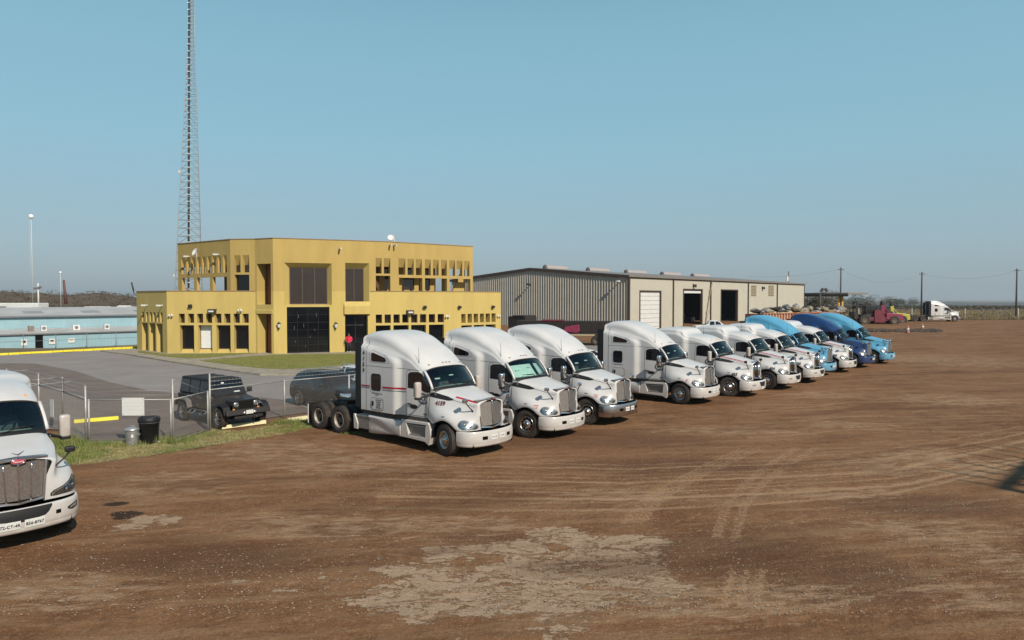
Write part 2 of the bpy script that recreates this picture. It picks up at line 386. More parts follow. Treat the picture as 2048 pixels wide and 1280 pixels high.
def truck(style, paint):
    """style: 'hi', 'mid' or 'pete' -> empty with parts, built at the origin, nose to +X"""
    hi = style == 'hi'
    T = thing('tractor_truck', '', 'truck')
    m, wid = make_body(hi, style == 'pete')
    body = m.build('cab_body', paint, T)
    # rear wall and rubber gap seals behind the sleeper
    rw = MB(); rw.box2((-4.1,-1.13,1.15), (-4.04,1.13,3.35 if hi else 2.95)); 
    top = 3.8 if hi else 3.15 if style == 'pete' else 3.4
    rw.build('rear_wall', CHASSIS, T)
    for s in (-1, 1):
        q = MB(); q.box2((-4.72, s*1.16, 1.15), (-4.335, s*1.205, top-.25)); q.build('gap_seal', BLACKP, T, bevel=.01)
    q = MB(); q.box2((-4.46,-1.0,top-.32), (-4.3,1.0,top-.1)); q.build('roof_seal', BLACKP, T, bevel=.02)
    # hood
    Sx = hood_sections(style == 'pete'); g = []
    for x, p in Sx: g.append([Vector((x + (.16 if k == 10 else .1 if k == 9 else 0)*(1 if x < -.5 else .4 if x < 0 else .15), -y, z)) for k, (y, z) in enumerate(p)] + [Vector((x + (.1 if k == 9 else 0)*(1 if x < -.5 else .4 if x < 0 else .15), y, z)) for k, (y, z) in list(enumerate(p))[:-1][::-1]])
    hood = MB().grid(g).build('hood', paint, T)
    ss = hood.modifiers.new('s', 'SUBSURF'); ss.levels = ss.render_levels = 2; ss.boundary_smooth = 'PRESERVE_CORNERS'
    bake(hood)
    for p in hood.data.polygons: p.use_smooth = True
    tb, th_ = bvh(body), bvh(hood); tall = bvh(body, hood)
    # inner arches (dark) under the fenders
    for s in (-1, 1):
        a = MB(); a.lathe([(.60,.0),(.60,-.42)], 20, c=(0, s*1.17 if s > 0 else -.75, .52), a0=0, a1=pi)
        a.box2((-.62, s*.72, .5), (.62, s*.76, 1.15)); a.build('wheel_arch', DARK, T)
    # windscreen
    def top_z(y, w0=1.03): return 2.568+(2.83-2.56)*(max(0, 1-(abs(y)/w0)**2.5)**(1/2.5))
    NU, NV = 16, 6; g = []
    for j in range(NV+1):
        t = j/NV; row = []
        for i in range(NU+1):
            u = -1+2*i/NU; y = u*lerp(.985, .955, t); b = 1-u*u
            pb = Vector((-.72+.22*b, y, 2.125+.05*b)); pt = Vector((-1.12+.17*b, y, top_z(y)-.03)); p = pb.lerp(pt, t); p.x += .05*sin(pi*t); row.append(p)
        g.append(row)
    ws = MB().grid(g).build('windscreen', GLASS, T)
    fr = MB(); loop = g[0] + [r[-1] for r in g[1:]] + g[-1][::-1][1:] + [r[0] for r in g[::-1][1:]]
    fr.tube(loop, .022, 6, caps=False); fr.build('windscreen_seal', BLACKP, ws)
    pl = MB()
    for s in (0, -1):
        pts = [r[s]+Vector((-.01, (-.035 if s == 0 else .035), 0)) for r in g]; pts[0] += Vector((.02,0,-.03)); pts[-1] += Vector((-.02,0,.03)); pl.tube(pts, .045, 8)
    pl.tube([p+Vector((-.03,0,.035)) for p in g[-1]], .03, 8)
    pl.build('windscreen_pillars', paint, T)
    cw = MB(); gg = [[p+Vector((.0,0,-.0)), p+Vector((.10,0,-.035)), p+Vector((.12,0,-.1))] for p in g[0]]; cw.grid(gg); cw.build('cowl', BLACKP, T)
    for s in (-1, 1):
        wp = MB(); wp.tube([(-.46, s*.1, 2.18), (-.5, s*.25+.1, 2.23), (-.58, s*.55+.1, 2.24)], .012, 5); wp.tube([(-.50, s*.15+.1, 2.25), (-.63, s*.72+.1, 2.26)], .01, 5); wp.build('wiper', BLACKP, T)
    # cabin inside
    c = MB(); c.add([(-2.2,-.93,1.4),(-2.2,.93,1.4),(-2.2,.93,2.72),(-2.2,-.93,2.72),(-.72,-.93,1.4),(-.72,.93,1.4),(-.80,.93,2.10),(-.80,-.93,2.10),(-1.20,-.93,2.56),(-1.20,.93,2.56),(-1.25,0,2.74),(-2.2,0,2.78)],
        [(0,1,2,11,3),(0,1,5,4),(0,4,7,8,3),(1,5,6,9,2),(3,8,10,11),(2,9,10,11),(4,5,6,7)]); c.build('cabin_lining', DARK, T)
    d = MB(); d.box2((-1.05,-.9,1.85), (-.66,.9,2.09)); d.box2((-1.15,.1,1.8), (-.95,.8,2.12)); d.box2((-.95,-.25,2.09), (-.70,.0,2.12)); d.build('dashboard', DASH, T, bevel=.03)
    for s in (-.48, .48):
        q = MB(); q.box2((-1.75,s-.24,1.5), (-1.3,s+.24,1.66)); q.box((-1.78,s,2.05), (.14,.46,.7), Matrix.Rotation(-.15,3,'Y')); q.box((-1.84,s,2.50), (.1,.28,.2)); q.build('seat', SEAT, T, bevel=.04)
    q = MB(); q.tube([Vector((-1.2,.48,2.14))+Matrix.Rotation(-.9,3,'Y')@Vector((.22*cos(a),.22*sin(a),0)) for a in [2*pi*k/20 for k in range(21)]], .016, 6, caps=False)
    q.box((-1.2,.48,2.14), (.40,.05,.03), Matrix.Rotation(-.9,3,'Y')); q.build('steering_wheel', BLACKP, T)
    q = MB(); q.box((-.90,-.62,2.42), (.01,.24,.05), Matrix.Rotation(-.62,3,'Y')); q.box((-.85,-.02,2.50), (.01,.2,.04), Matrix.Rotation(-.62,3,'Y')); q.box((-.72,.30,2.13), (.12,.2,.02)); q.build('papers_behind_glass', PAPER, T)
    # roof marker lamps
    for y in (-.72, -.16, 0, .16, .72) if style != 'mid' else (-.6,-.16,0,.16,.6):
        h = drop(tb, Vector((1, y, top_z(y)+.09)), Vector((-1,0,0)), -.01)
        if h: q = MB(); q.box(h, (.07,.085,.03)); q.build('marker_lamp', AMBER if style != 'hi' else M('smoked_lamp', (.18,.13,.10), .3), T, bevel=.008)
    # side windows, seams, doors
    for s in (-1, 1):
        O, D = Vector((0, 3*s, 0)), Vector((0, -s, 0))
        A = X_
        def patch(top, bot, us, off, name, mat, par=T, nu=14, nv=5, tree=tb): return decal(tree, O, A, Z_, D, (lambda a: interp(a, top)), (lambda a: interp(a, bot)), nu, nv, off, name, mat, par, us)
        def rr(x0, x1, z0, z1, r, grow=0):
            x0 -= grow; x1 += grow; z0 -= grow; z1 += grow
            return [(x0,z1-r),(x0+r*.3,z1-r*.3),(x0+r,z1),(x1-r,z1),(x1-r*.3,z1-r*.3),(x1,z1-r)], [(x0,z0+r),(x0+r*.3,z0+r*.3),(x0+r,z0),(x1-r,z0),(x1-r*.3,z0+r*.3),(x1,z0+r)], (x0, x1)
        # door glass with a rubber rim
        dt = [(-1.87,2.52),(-1.80,2.58),(-1.40,2.61),(-1.20,2.55),(-1.06,2.43),(-.95,2.30),(-.86,2.20)]; db = [(-1.87,2.10),(-1.2,2.07),(-1.1,2.01),(-.86,1.99)]
        fdt = [(a, b+.035) for a, b in dt]; fdb = [(a, b-.035) for a, b in db]
        f = patch([(-1.90,2.54)]+fdt[1:-1]+[(-.82,2.19)], [(-1.90,2.07)]+fdb[1:-1]+[(-.82,1.96)], (-1.90,-.82), .006, 'door_window_frame', BLACKP)
        if f: patch(dt, db, (-1.87,-.86), .012, 'door_window', TINT, f)
        if style != 'mid':
            t_, b_, u_ = rr(-3.70,-3.18,1.86,2.44,.09,.075)
            f = patch(t_, b_, u_, .008, 'sleeper_window_frame', paint)
            t_, b_, u_ = rr(-3.70,-3.18,1.86,2.44,.09,.02); ff = patch(t_, b_, u_, .013, 'sleeper_window_seal', SEAM, f) if f else None
            t_, b_, u_ = rr(-3.70,-3.18,1.86,2.44,.09)
            if f: patch(t_, b_, u_, .020, 'sleeper_window', TINT, f)
            if hi:
                patch([(-3.73,3.16),(-3.66,3.21),(-2.96,3.05),(-2.90,2.98)], [(-3.73,2.92),(-3.66,2.895),(-2.96,2.895),(-2.90,2.93)], (-3.73,-2.90), .007, 'roof_window', TINT)
        # tool locker lid
        t_, b_, u_ = rr(-3.72,-3.06,1.17,1.57,.07,.015); f = patch(t_, b_, u_, .006, 'locker_gap', SEAM)
        t_, b_, u_ = rr(-3.72,-3.06,1.17,1.57,.07); lid = patch(t_, b_, u_, .016, 'locker_lid', paint)
        if lid:
            q = MB(); q.box((-3.62, s*(abs(lid.data.vertices[0].co.y)+.012), 1.38), (.10,.02,.17)); q.build('locker_handle', BLACKP, lid, bevel=.01)
        # panel gaps
        sm = MB(); st = lambda pts, w_=.014, tree=tb: stroke(sm, tree, O, A, Z_, D, pts, w_, .004)
        st([(-4.02,1.12),(-4.02,3.62 if hi else 3.3)], .018); st([(-4.02,2.72),(-2.35,2.72),(-1.35,2.69)], .010)
        st([(-1.98,1.14),(-1.98,2.55),(-1.93,2.66),(-1.7,2.70),(-1.35,2.69),(-1.15,2.58)]); st([(-1.98,1.14),(-.90,1.14),(-.90,1.18)])
        if hi: st([(-3.82,2.86),(-3.82,3.2),(-3.7,3.29),(-2.9,3.12),(-2.75,3.0),(-2.75,2.86),(-3.82,2.86)], .008); st([(-3.7,1.74),(-3.1,1.74)], .02)
        sm.build('panel_gaps', SEAM, T)
        hs = MB(); stroke(hs, th_, O, A, Z_, D, [(-.80,1.18),(-.80,2.02)], .02, .005); stroke(hs, th_, O, A, Z_, D, [(.12,1.80),(.5,1.72),(.9,1.62)], .012, .004)
        hs.build('hood_gap', SEAM, T)
        # black cowl vent on the hood side
        v = decal(th_, O, A, Z_, D, lambda a: interp(a, [(-.78,2.04),(-.1,1.91),(.12,1.83)]), lambda a: interp(a, [(-.78,1.865),(-.05,1.775),(.12,1.80)]), 14, 3, .008, 'cowl_vent', BLACKP, T, (-.78,.12))
        if v: q = MB(); q.box((-.56, s*1.03, 1.93), (.07,.02,.10)); q.build('vent_badge', CHROME, v)
        # door handle, oval badge, model letters
        q = MB(); q.box2((-1.90, s*1.085, 1.50), (-1.70, s*1.115, 1.54)); q.build('door_handle', BLACKP, T, bevel=.008)
        q = decal(tb, O, A, Z_, D, lambda a: 1.44+.075*math.sqrt(max(0, 1-((a+1.60)/.19)**2)), lambda a: 1.44-.075*math.sqrt(max(0, 1-((a+1.60)/.19)**2)), 14, 2, .01, 'oval_vent', BLACKP, T, (-1.79,-1.41))
        if style == 'hi': lettering('T680', .075, Vector((-1.07, 3*s, 1.22)), X_*(-s), Z_, D, tb, .008, 'model_lettering', MARK, T, .003)
        # company roundel on the door
        ov = MB(); c0 = (-1.15, 1.75)
        ov_pts = [(c0[0]+.23*cos(a), c0[1]+.17*sin(a)) for a in [2*pi*k/24 for k in range(25)]]
        stroke(ov, tb, O, A, Z_, D, ov_pts, .05, .007, .05); stroke(ov, tb, O, A, Z_, D, [(c0[0]+.2*cos(a), c0[1]+.14*sin(a)) for a in [2*pi*k/24 for k in range(25)]], .016, .007, .05)
        ob = ov.build('door_roundel', M('roundel_grey', (.07,.07,.08), .5), T); lettering('KT', .20, Vector((c0[0], 3*s, c0[1])), X_*(-s), Z_, D, tb, .009, 'roundel_lettering', M('roundel_grey', (.07,.07,.08), .5), ob, .006)
        # headlamp
        Dd = Vector((-.75, -s*.66, 0)).normalized(); Aa = Vector((.66, -s*.75, 0)).normalized(); Oo = Vector((.86, s*.92, 0)) - Dd*3
        if style == 'pete':
            tp = [(-.40,1.20),(-.30,1.26),(.28,1.05),(.33,.99)]; bt = [(-.40,1.08),(-.30,1.04),(-.05,.97),(.33,.955)]
        else:
            tp = [(-.32,1.08),(-.26,1.17),(-.14,1.205),(-.02,1.185),(.10,1.13),(.24,1.09),(.33,1.02)]; bt = [(-.32,1.06),(-.26,.99),(-.18,.945),(0,.93),(.28,.935),(.33,.97)]
        grow = lambda tab, d: [(a*1.06, b+d) for a, b in tab]
        rim = decal(th_, Oo, Aa, Z_, Dd, lambda a: interp(a, grow(tp,.012)), lambda a: interp(a, grow(bt,-.012)), 16, 4, .004, 'headlight', MARKG if style != 'pete' else BLACKP, T, (tp[0][0]*1.06, tp[-1][0]*1.06))
        if rim:
            decal(th_, Oo, Aa, Z_, Dd, lambda a: interp(a, tp), lambda a: interp(a, bt), 16, 4, .010, 'reflector', LAMPIN, rim, (tp[0][0], tp[-1][0]))
            for aa, bb, r_ in ((-.12,1.07,.055),(.06,1.03,.05)):
                h = drop(th_, Oo+Aa*aa+Z_*bb, Dd, .012)
                if h:
                    tmp = MB().lathe([(r_,0),(r_*.8,.012),(r_*.3,.02),(0,.022)], 14, axis='X'); rot = (-Dd).to_track_quat('X','Z').to_matrix(); lb = MB(); lb.add([rot@Vector(v)+h for v in tmp.v], tmp.f, True); lb.build('lamp_bulb', CHROME, rim)
            decal(th_, Oo, Aa, Z_, Dd, lambda a: interp(a, tp), lambda a: interp(a, bt), 16, 4, .032, 'lamp_cover', CLEARG, rim, (tp[0][0], tp[-1][0]))
            if style != 'pete': decal(th_, Oo, Aa, Z_, Dd, lambda a: interp(a, tp)-.01, lambda a: interp(a, bt)+.015, 4, 3, .016, 'indicator_lens', AMBER, rim, (-.31,-.275))
        # fender side indicator
        decal(th_, O, A, Z_, D, lambda a: 1.30, lambda a: 1.27, 3, 1, .01, 'side_indicator', MARKG, T, (-.08,.06))
        # door mirror
        mr = bpy.data.objects.new('door_mirror', None); COL.objects.link(mr); mr.parent = T; mr.location = (-.97, s*1.45, 2.1); mr.empty_display_size = .1
        prof = []
        g = []
        for k, (zz, sc) in enumerate(((-.27,.55),(-.255,.85),(-.22,1),(.20,1),(.245,.9),(.265,.6))):
            g.append([Vector(((.085*abs(cos(a))**.6*math.copysign(1,cos(a)))*sc + .01, (.12*abs(sin(a))**.6*math.copysign(1,sin(a)))*sc, zz)) for a in [2*pi*q/16 for q in range(16)]])
        q = MB().grid(g, close=True); q.add(g[-1], [tuple(range(16))]); q.add(g[0], [tuple(range(16))]); q.build('mirror_shell', paint if style != 'hi' else CHROME, mr)
        q = MB(); q.box((-.085,0,0), (.012,.2,.44)); q.build('mirror_glass', CHROME, mr)
        q = MB(); q.tube([(.20,-s*.40,-.14),(.12,-s*.18,-.22),(.0,-s*.02,-.29)], [.05,.035,.04], 8); q.box((.02,0,-.285), (.17,.2,.07)); q.build('mirror_arm', BLACKP, mr, bevel=.01)
        # hood mirror
        hm = bpy.data.objects.new('hood_mirror', None); COL.objects.link(hm); hm.parent = T; hm.location = (.84, s*1.02, 1.80); hm.empty_display_size = .1
        q = MB(); q.box((-.02,0,.06), (.12,.19,.13)); q.build('mirror_head', BLACKP if style != 'hi' else CHROME, hm, bevel=.035)
        q = MB(); q.tube([(.0,-s*.02,.0),(-.0,-s*.12,-.12),(.0,-s*.30,-.27),(.0,-s*.40,-.40)], [.018,.018,.02,.04], 8); q.build('mirror_stalk', BLACKP, hm)
        # side fairings
        sk = bpy.data.objects.new('side_fairing', None); COL.objects.link(sk); sk.parent = T; sk.empty_display_size = .1
        fp = MB(); yo = s*1.2
        def pane(x0, x1, z0, z1, y0=yo, d=.05): fp.box2((x0, y0, z0), (x1, y0-s*d, z1))
        fp.prism([(-2.12,yo,.97),(-.76,yo,.99),(-.68,yo,.9),(-.86,yo,.9),(-1.86,yo,.87),(-2.12,yo,.87)], (0,-s*.3,0))
        fp.prism([(-2.12,yo,.867),(-1.86,yo,.867),(-1.74,yo,.47),(-1.74,yo,.36),(-2.12,yo,.36)], (0,-s*.3,0))
        fp.prism([(-1.737,yo,.36),(-1.737,yo,.47),(-.91,yo,.47),(-.80,yo,.36),(-.72,yo,.25),(-.80,yo,.27),(-.9,yo,.33)], (0,-s*.3,0))
        fp.prism([(-.86,yo,.897),(-.68,yo,.897),(-.62,yo,.6),(-.72,yo,.25),(-.797,yo,.36),(-.907,yo,.468)], (0,-s*.3,0))
        fp.build('step_fairing', paint, sk, bevel=.012)
        q = MB(); q.prism([(-1.85,yo-s*.10,.868),(-.87,yo-s*.10,.895),(-.92,yo-s*.10,.472),(-1.74,yo-s*.10,.472)], (0,-s*.02,0))
        q.box2((-1.8, yo-s*.02, .80), (-.88, yo-s*.12, .84)); q.box2((-1.74, yo-s*.02, .475), (-.92, yo-s*.12, .50)); q.build('step', SKIRT, sk, bevel=.008)
        g = []                                       # tank fairing, with a scooped lower half
        for i in range(22):
            x = -3.98+1.84*i/21; t = i/21; zt = .91-.02*t; zm = lerp(.82, .40, sst(.1, 1.0, t)); zb = lerp(.24, .36, sst(0, 1, t))
            g.append([Vector((x, s*(.98), zt+.01)), Vector((x, s*1.17, zt)), Vector((x, s*1.205, zt-.04)), Vector((x, s*1.21, (zt+zm)/2)), Vector((x, s*1.20, zm+.01)), Vector((x, s*(1.15+.03*t), zm-.06)), Vector((x, s*(1.14+.03*t), lerp(zm,zb,.6)-.01)), Vector((x, s*1.17, zb+.04)), Vector((x, s*1.10, zb)), Vector((x, s*.95, zb))])
        q = MB().grid(g); q.add(g[0], [tuple(range(10))]); q.add(g[-1], [tuple(range(10))]); q.build('tank_fairing', paint, sk)
        q = MB(); q.prism([(-4.85,yo,.87),(-4.76,yo,.86),(-4.60,yo,.52),(-4.62,yo,.32),(-4.83,yo,.32),(-4.84,yo,.5)], (0,-s*.08,0)); q.build('rear_deflector', paint, sk, bevel=.01)
        q = MB(); q.box2((-4.82, s*1.16, .36), (-3.95, s*.75, .80)); q.box2((-4.7, s*1.18, .78), (-3.97, s*.8, .86)); q.build('battery_box', SKIRT, sk, bevel=.015)
        q = MB(); q.box2((-4.3, s*1.1, .92), (-.9, s*.5, 1.08)); q.lathe([(0,-.9),(.3,-.9),(.3,.8),(0,.8)], 20, axis='X', c=(-3.0, s*.75, .62)); q.build('fuel_tank', CHASSIS, sk)
        # wheels
        wheel('front', T, (0, s*1.19, .52), s); wheel('rear', T, (-5.77, s*1.22, .52), s); wheel('rear', T, (-7.12, s*1.22, .52), s)
        q = MB(); q.box2((-7.82, s*.62, .18), (-7.80, s*1.22, .98)); fl = q.build('mud_flap', BLACKP, T); q = MB(); q.box2((-7.815, s*1.215, .18), (-7.795, s*1.24, .95)); q.build('flap_edge', PLATE, fl)
        q = MB(); q.box2((-7.8, s*.38, .72), (-.4, s*.46, 1.0)); q.build('frame_rail', CHASSIS, T)
        q = MB(); q.box2((-7.92, s*.35, .72), (-7.85, s*.75, .84)); q.build('tail_lamp', M('red_lens', (.25,.01,.01), .3), T, bevel=.01)
    # axles, fifth wheel, deck
    q = MB(); [q.tube([(x,-.9,.52),(x,.9,.52)], .09, 10) for x in (0,-5.77,-7.12)]; [q.box2((x-.2,-.22,.34), (x+.2,.22,.72)) for x in (-5.77,-7.12)]
    q.box2((-7.85,-.45,.75), (-7.7,.45,.95)); q.box2((-5.2,-.4,.78), (-4.6,.4,.95)); q.tube([(-4.95,.55,.8),(-4.95,.55,3.3)], .02, 6); q.box2((-3.9,-.35,.5), (-.2,.35,1.05)); q.build('axles', CHASSIS, T)
    q = MB(); q.prism([(-7.0,-.42,1.14),(-6.75,-.15,1.14),(-6.75,.15,1.14),(-7.0,.42,1.14),(-6.2,.45,1.18),(-6.0,.3,1.18),(-6.0,-.3,1.18),(-6.2,-.45,1.18)], (0,0,-.06)); q.box2((-6.7,-.5,.98), (-6.2,.5,1.09)); q.build('fifth_wheel', CHASSIS, T, bevel=.01)
    q = MB(); q.box2((-5.2,-.45,1.002), (-4.36,.45,1.03)); q.build('deck_plate', SKIRT, T)
    q = MB()
    for k, c_ in enumerate((-.12, 0, .12)): q.tube([(-4.12, c_, 2.0), (-4.5, c_, 1.45), (-4.9, c_*1.5, 1.35), (-5.0, c_, 1.8), (-4.12, c_, 2.3)], .02, 6)
    q.build('air_hose', BLACKP, T)
    # bumper
    pln = [(.58,1.175),(.70,1.18),(.86,1.15),(1.0,1.08),(1.13,.95),(1.22,.75),(1.285,.5),(1.32,.25),(1.33,0)]
    def bx(y): return interp(abs(y), sorted([(b, a) for a, b in pln]))
    prof = [(.872,-.05),(.868,-.012),(.845,0),(.74,.012),(.62,.018),(.50,.012),(.485,-.004),(.46,.0),(.40,-.01),(.365,-.045),(.36,-.10)]
    cur = [Vector((a, -b, 0)) for a, b in pln] + [Vector((a, b, 0)) for a, b in pln[:-1][::-1]]
    g = []
    for z, o_ in prof:
        row = []
        for i, p in enumerate(cur):
            d = (cur[min(i+1, len(cur)-1)]-cur[max(i-1, 0)]); nrm = Vector((d.y, -d.x, 0)).normalized(); row.append(p+nrm*o_+Vector((0,0,z)))
        g.append(row)
    bm = MB().grid(g).build('bumper', paint, T)
    md = bm.modifiers.new('s', 'SUBSURF'); md.levels = md.render_levels = 1; bake(bm)
    for p in bm.data.polygons: p.use_smooth = True
    tbm = bvh(bm)
    O, D = Vector((4,0,0)), Vector((-1,0,0))
    def fpatch(y0, y1, z0, z1, name, mat, off=.008, par=bm, sk_=0): return decal(tbm, O, Y_, Z_, D, lambda a: z1, lambda a: z0, 6, 2, off, name, mat, par, (y0, y1))
    if style == 'pete':
        decal(tbm, O, Y_, Z_, D, lambda a: .86, lambda a: interp(abs(a), [(0,.60),(.42,.66),(.50,.74),(.56,.86)]), 16, 3, .008, 'lower_intake', BLACKP, bm, (-.54,.54))
        for y0 in (-.40, .03): 
            p = fpatch(y0, y0+.36, .47, .64, 'licence_plate', PLATE, .016)
            if p: lettering('72-CT-4R' if y0 < 0 else '856-8767', .085, Vector((4, y0+.18, .55)), Y_, Z_, D, tbm, .022, 'plate_lettering', MARK, p, .002)
        for s in (-1, 1):
            fpatch(s*.66-.05, s*.66+.05, .62, .70, 'tow_hole', DARK)
            f = decal(tbm, O, Y_, Z_, D, lambda a: interp(abs(a), [(.85,.70),(1.08,.78)]), lambda a: interp(abs(a), [(.85,.66),(.95,.62),(1.08,.66)]), 6, 2, .01, 'fog_lamp', BLACKP, bm, (.85,1.08) if s > 0 else (-1.08,-.85))
            if f: decal(tbm, O, Y_, Z_, D, lambda a: interp(abs(a), [(.9,.69),(1.05,.75)]), lambda a: interp(abs(a), [(.9,.66),(1.05,.68)]), 4, 2, .018, 'lens', LAMPIN, f, (.9,1.05) if s > 0 else (-1.05,-.9))
    elif style == 'mid':
        decal(tbm, O, Y_, Z_, D, lambda a: .80, lambda a: interp(abs(a), [(0,.56),(.25,.58),(.36,.78)]), 12, 3, .008, 'lower_intake', BLACKP, bm, (-.36,.36))
        p = fpatch(-.18, .18, .42, .55, 'licence_plate', PLATE, .016)
        for s in (-1, 1): fpatch(s*.8-.12, s*.8+.12, .62, .70, 'fog_lamp', LAMPIN)
    else:
        for s in (-1, 1): f = fpatch(s*.56-.10, s*.56+.10, .60, .71, 'tow_hole', DARK)
        for y0 in (-.33, .05):
            p = fpatch(y0, y0+.28, .58, .74, 'licence_plate', PLATE, .014)
            if p: lettering('R-64 28' if y0 < 0 else '41 0F2', .07, Vector((4, y0+.14, .66)), Y_, Z_, D, tbm, .02, 'plate_lettering', MARKG, p, .001)
    q = MB(); q.box2((.62,-.95,.34), (1.12,.95,.80)); q.build('bumper_core', DARK, T)
    # grille
    gr = bpy.data.objects.new('grille', None); COL.objects.link(gr); gr.parent = T; gr.empty_display_size = .1
    def gx(y, z, o=0): return 1.13 - .08*(z-.9)/.95 - .09*abs(y)/.5 + o
    if style == 'pete': gx = lambda y, z, o=0: 1.12 - .05*(z-.9)/.95 - .07*abs(y)/.5 + o
    hw = lambda z: lerp(.50, .60, (z-.93)/.93) * (.94 if style == 'pete' else .80 if style == 'mid' else 1)
    zt0, zb0 = 1.83, .93
    if style == 'mid': zb0 = .97
    def outl(i_, o):                                 # i_: inset, o: x offset
        P = []
        zt, zb = zt0-i_, zb0+i_
        for y in (-1,-.5,0,.5,1): P.append(Vector((gx(y*hw(zt), zt, o), y*(hw(zt)-i_), zt+ (.045*(1-abs(y)) if i_ < .1 else .03*(1-abs(y))))))
        for k in (.75,.5,.25): z = lerp(zb, zt, k); P.append(Vector((gx(hw(z), z, o), hw(z)-i_, z)))
        for y in (1,.5,0,-.5,-1): P.append(Vector((gx(y*hw(zb), zb, o), y*(hw(zb)-i_), zb-.03*(1-abs(y)))))
        for k in (.25,.5,.75): z = lerp(zb, zt, k); P.append(Vector((gx(hw(z), z, o), -(hw(z)-i_), z)))
        return P
    a = [outl(.0,-.16), outl(.0,0), outl(.012,.012), outl(.05,.012), outl(.058,-.02)]
    MB().grid(a, smooth=False, close=True).build('grille_surround', CHROME if style != 'pete' else STEEL, gr)
    if style != 'mid':
        for s in (-1, 1) if style == 'hi' else (-.76, -.25, .25, .76):
            g = []; z0, z1 = zb0+.06, zt0-.075
            ya, yb = ((.02, .99) if s > 0 else (-.99, -.02)) if style == 'hi' else (s-.24, s+.24)
            for i in range(7):
                z = lerp(z0, z1, i/6); g.append([Vector((gx(y*(hw(z)), z, -.025), y*(hw(z)-.055), z)) for y in [lerp(ya, yb, j/4) for j in range(5)]])
            MB().grid(g).build('grille_mesh', MESHM if style == 'hi' else M('shade_toned_grille_mesh', (.17,.145,.13), .5, .6, var=.3, vscale=25, bump=.6, bscale=160), gr)  # left-edge truck's mesh colour is darkened to stand in for weaker sun
        bars = (0,) if style == 'hi' else (-.5, 0, .5)
        for y in bars:
            q = MB(); pts = [Vector((gx(y*.55, z, .0), y*(hw(z)-.05), z)) for z in [lerp(zb0+.02, zt0+(.05 if y == 0 else -.05), k/5) for k in range(6)]]; q.tube(pts, .022 if style == 'hi' else .014, 8); q.build('grille_bar', CHROME, gr)
    else:
        q = MB(); g = [[Vector((gx(y*hw(z), z, -.06), y*(hw(z)-.05), z)) for y in (-1,-.5,0,.5,1)] for z in (zb0+.04, (zb0+zt0)/2, zt0-.05)]; q.grid(g); q.build('grille_backing', DARK, gr)
        for k in range(7):
            y = lerp(-.86, .86, k/6); q = MB(); q.tube([Vector((gx(y*hw(z), z, -.01), y*(hw(z)-.05), z)) for z in (zb0+.045, (zb0+zt0)/2, zt0-.06)], .017, 6); q.build('grille_bar', CHROME, gr)
    if style == 'pete':
        q = MB(); q.lathe([(0,.03),(.05,.028),(.06,.02),(.066,0)], 24, axis='X'); q.v = [(v[0]+gx(0,1.8,.02), v[1]*1.9, v[2]*.85+1.80) for v in q.v]; b_ = q.build('hood_badge', M('badge_red', (.40,.03,.06), .3), T)
        q = MB(); q.tube([(gx(0,1.8,.035), .125*cos(t), 1.80+.056*sin(t)) for t in [2*pi*k/24 for k in range(25)]], .008, 6, caps=False); q.build('badge_rim', CHROME, b_)
        lettering('Peterbilt', .052, Vector((gx(0,1.8,.056), 0, 1.80)), Y_, Z_, Vector((-1,0,0)), None, 0, 'badge_lettering', PLATE, b_, .001)
        q = MB()
        for s in (-1, 1): q.prism([(1.12,0,1.93),(1.12,0,1.955),(1.06,s*.11,1.99),(1.03,s*.13,2.0),(1.06,s*.08,1.965)], (-.03,0,.0))
        q.tube([(1.10,0,1.88),(1.10,0,1.94)], .014, 6); q.build('hood_ornament', CHROME, T)
    else:
        q = MB(); q.box((gx(0,1.84,.02), 0, 1.84), (.02,.07,.08)); q.build('hood_badge', M('badge_dark_red', (.16,.02,.03), .3), T, bevel=.015)
    # roof aerial
    zr = cinterp(-2.0, ROOF_HI if hi else ROOF_MID); q = MB(); q.tube([(-1.45,-.95,2.75),(-1.47,-.96,3.45)], [.012,.005], 5) if hi else q.tube([(-2.1,.2,zr-.02),(-2.12,.2,zr+.5)], [.012,.005], 5)
    q.build('aerial', BLACKP, T)
    return T, tb, th_
# ================================================================ ground
def poly_m(p):  # photo outline -> points on the ground
    return [gp(*q) for q in p]
def graded(a, b, step, lo, hi, gr=1.09):
    c = list(np.arange(a, b+1e-6, step)); s = step
    while c[-1] < hi: s *= gr; c.append(c[-1]+s)
    s = step
    while c[0] > lo: s *= gr; c.insert(0, c[0]-s)
    return np.array(c)
gxs = graded(-21, 27, .11, -5200, 6500); gys = graded(9, 46, .11, -60, 7500)
GX, GY = np.meshgrid(gxs, gys)
def npgz(X, Y):
    t = np.clip((Y-78)/55, 0, 1)**1.5*.8; fade = np.where(X > -5, 1, np.clip(1-(-5-X)/25, 0, 1)); z = t*fade
    z = np.where(Y > 240, z-16*(1-np.exp(-(np.maximum(Y-240, 0)/900)**1.3)), z)
    s = np.clip((Y-68)/37, 0, 1); s = s*s*(3-2*s); q = np.clip((-38-X)/7, 0, 1); q = q*q*(3-2*q)
    return z - 2.4*s*q*np.clip(1-(Y-300)/300, 0, 1)
def gz(x, y): return float(npgz(np.array(float(x)), np.array(float(y))))
def wob(X, Y, seeds, f0):
    r = 0
    for k in range(seeds):
        a = k*2.4+1; f = f0*(1.6**k); r = r + np.sin(X*f*cos(a)+Y*f*sin(a)+k*7+1.7*np.sin(X*f*.6*sin(a)-Y*f*.6*cos(a)+k))/(1.35**k)
    return r
NEAR = (GY < 60)
YARD = np.maximum(np.clip(((GX+9.76)*.755-(GY-29.9)*.656)*.7, 0, 1), np.clip(24.4-GY, 0, 1))*NEAR
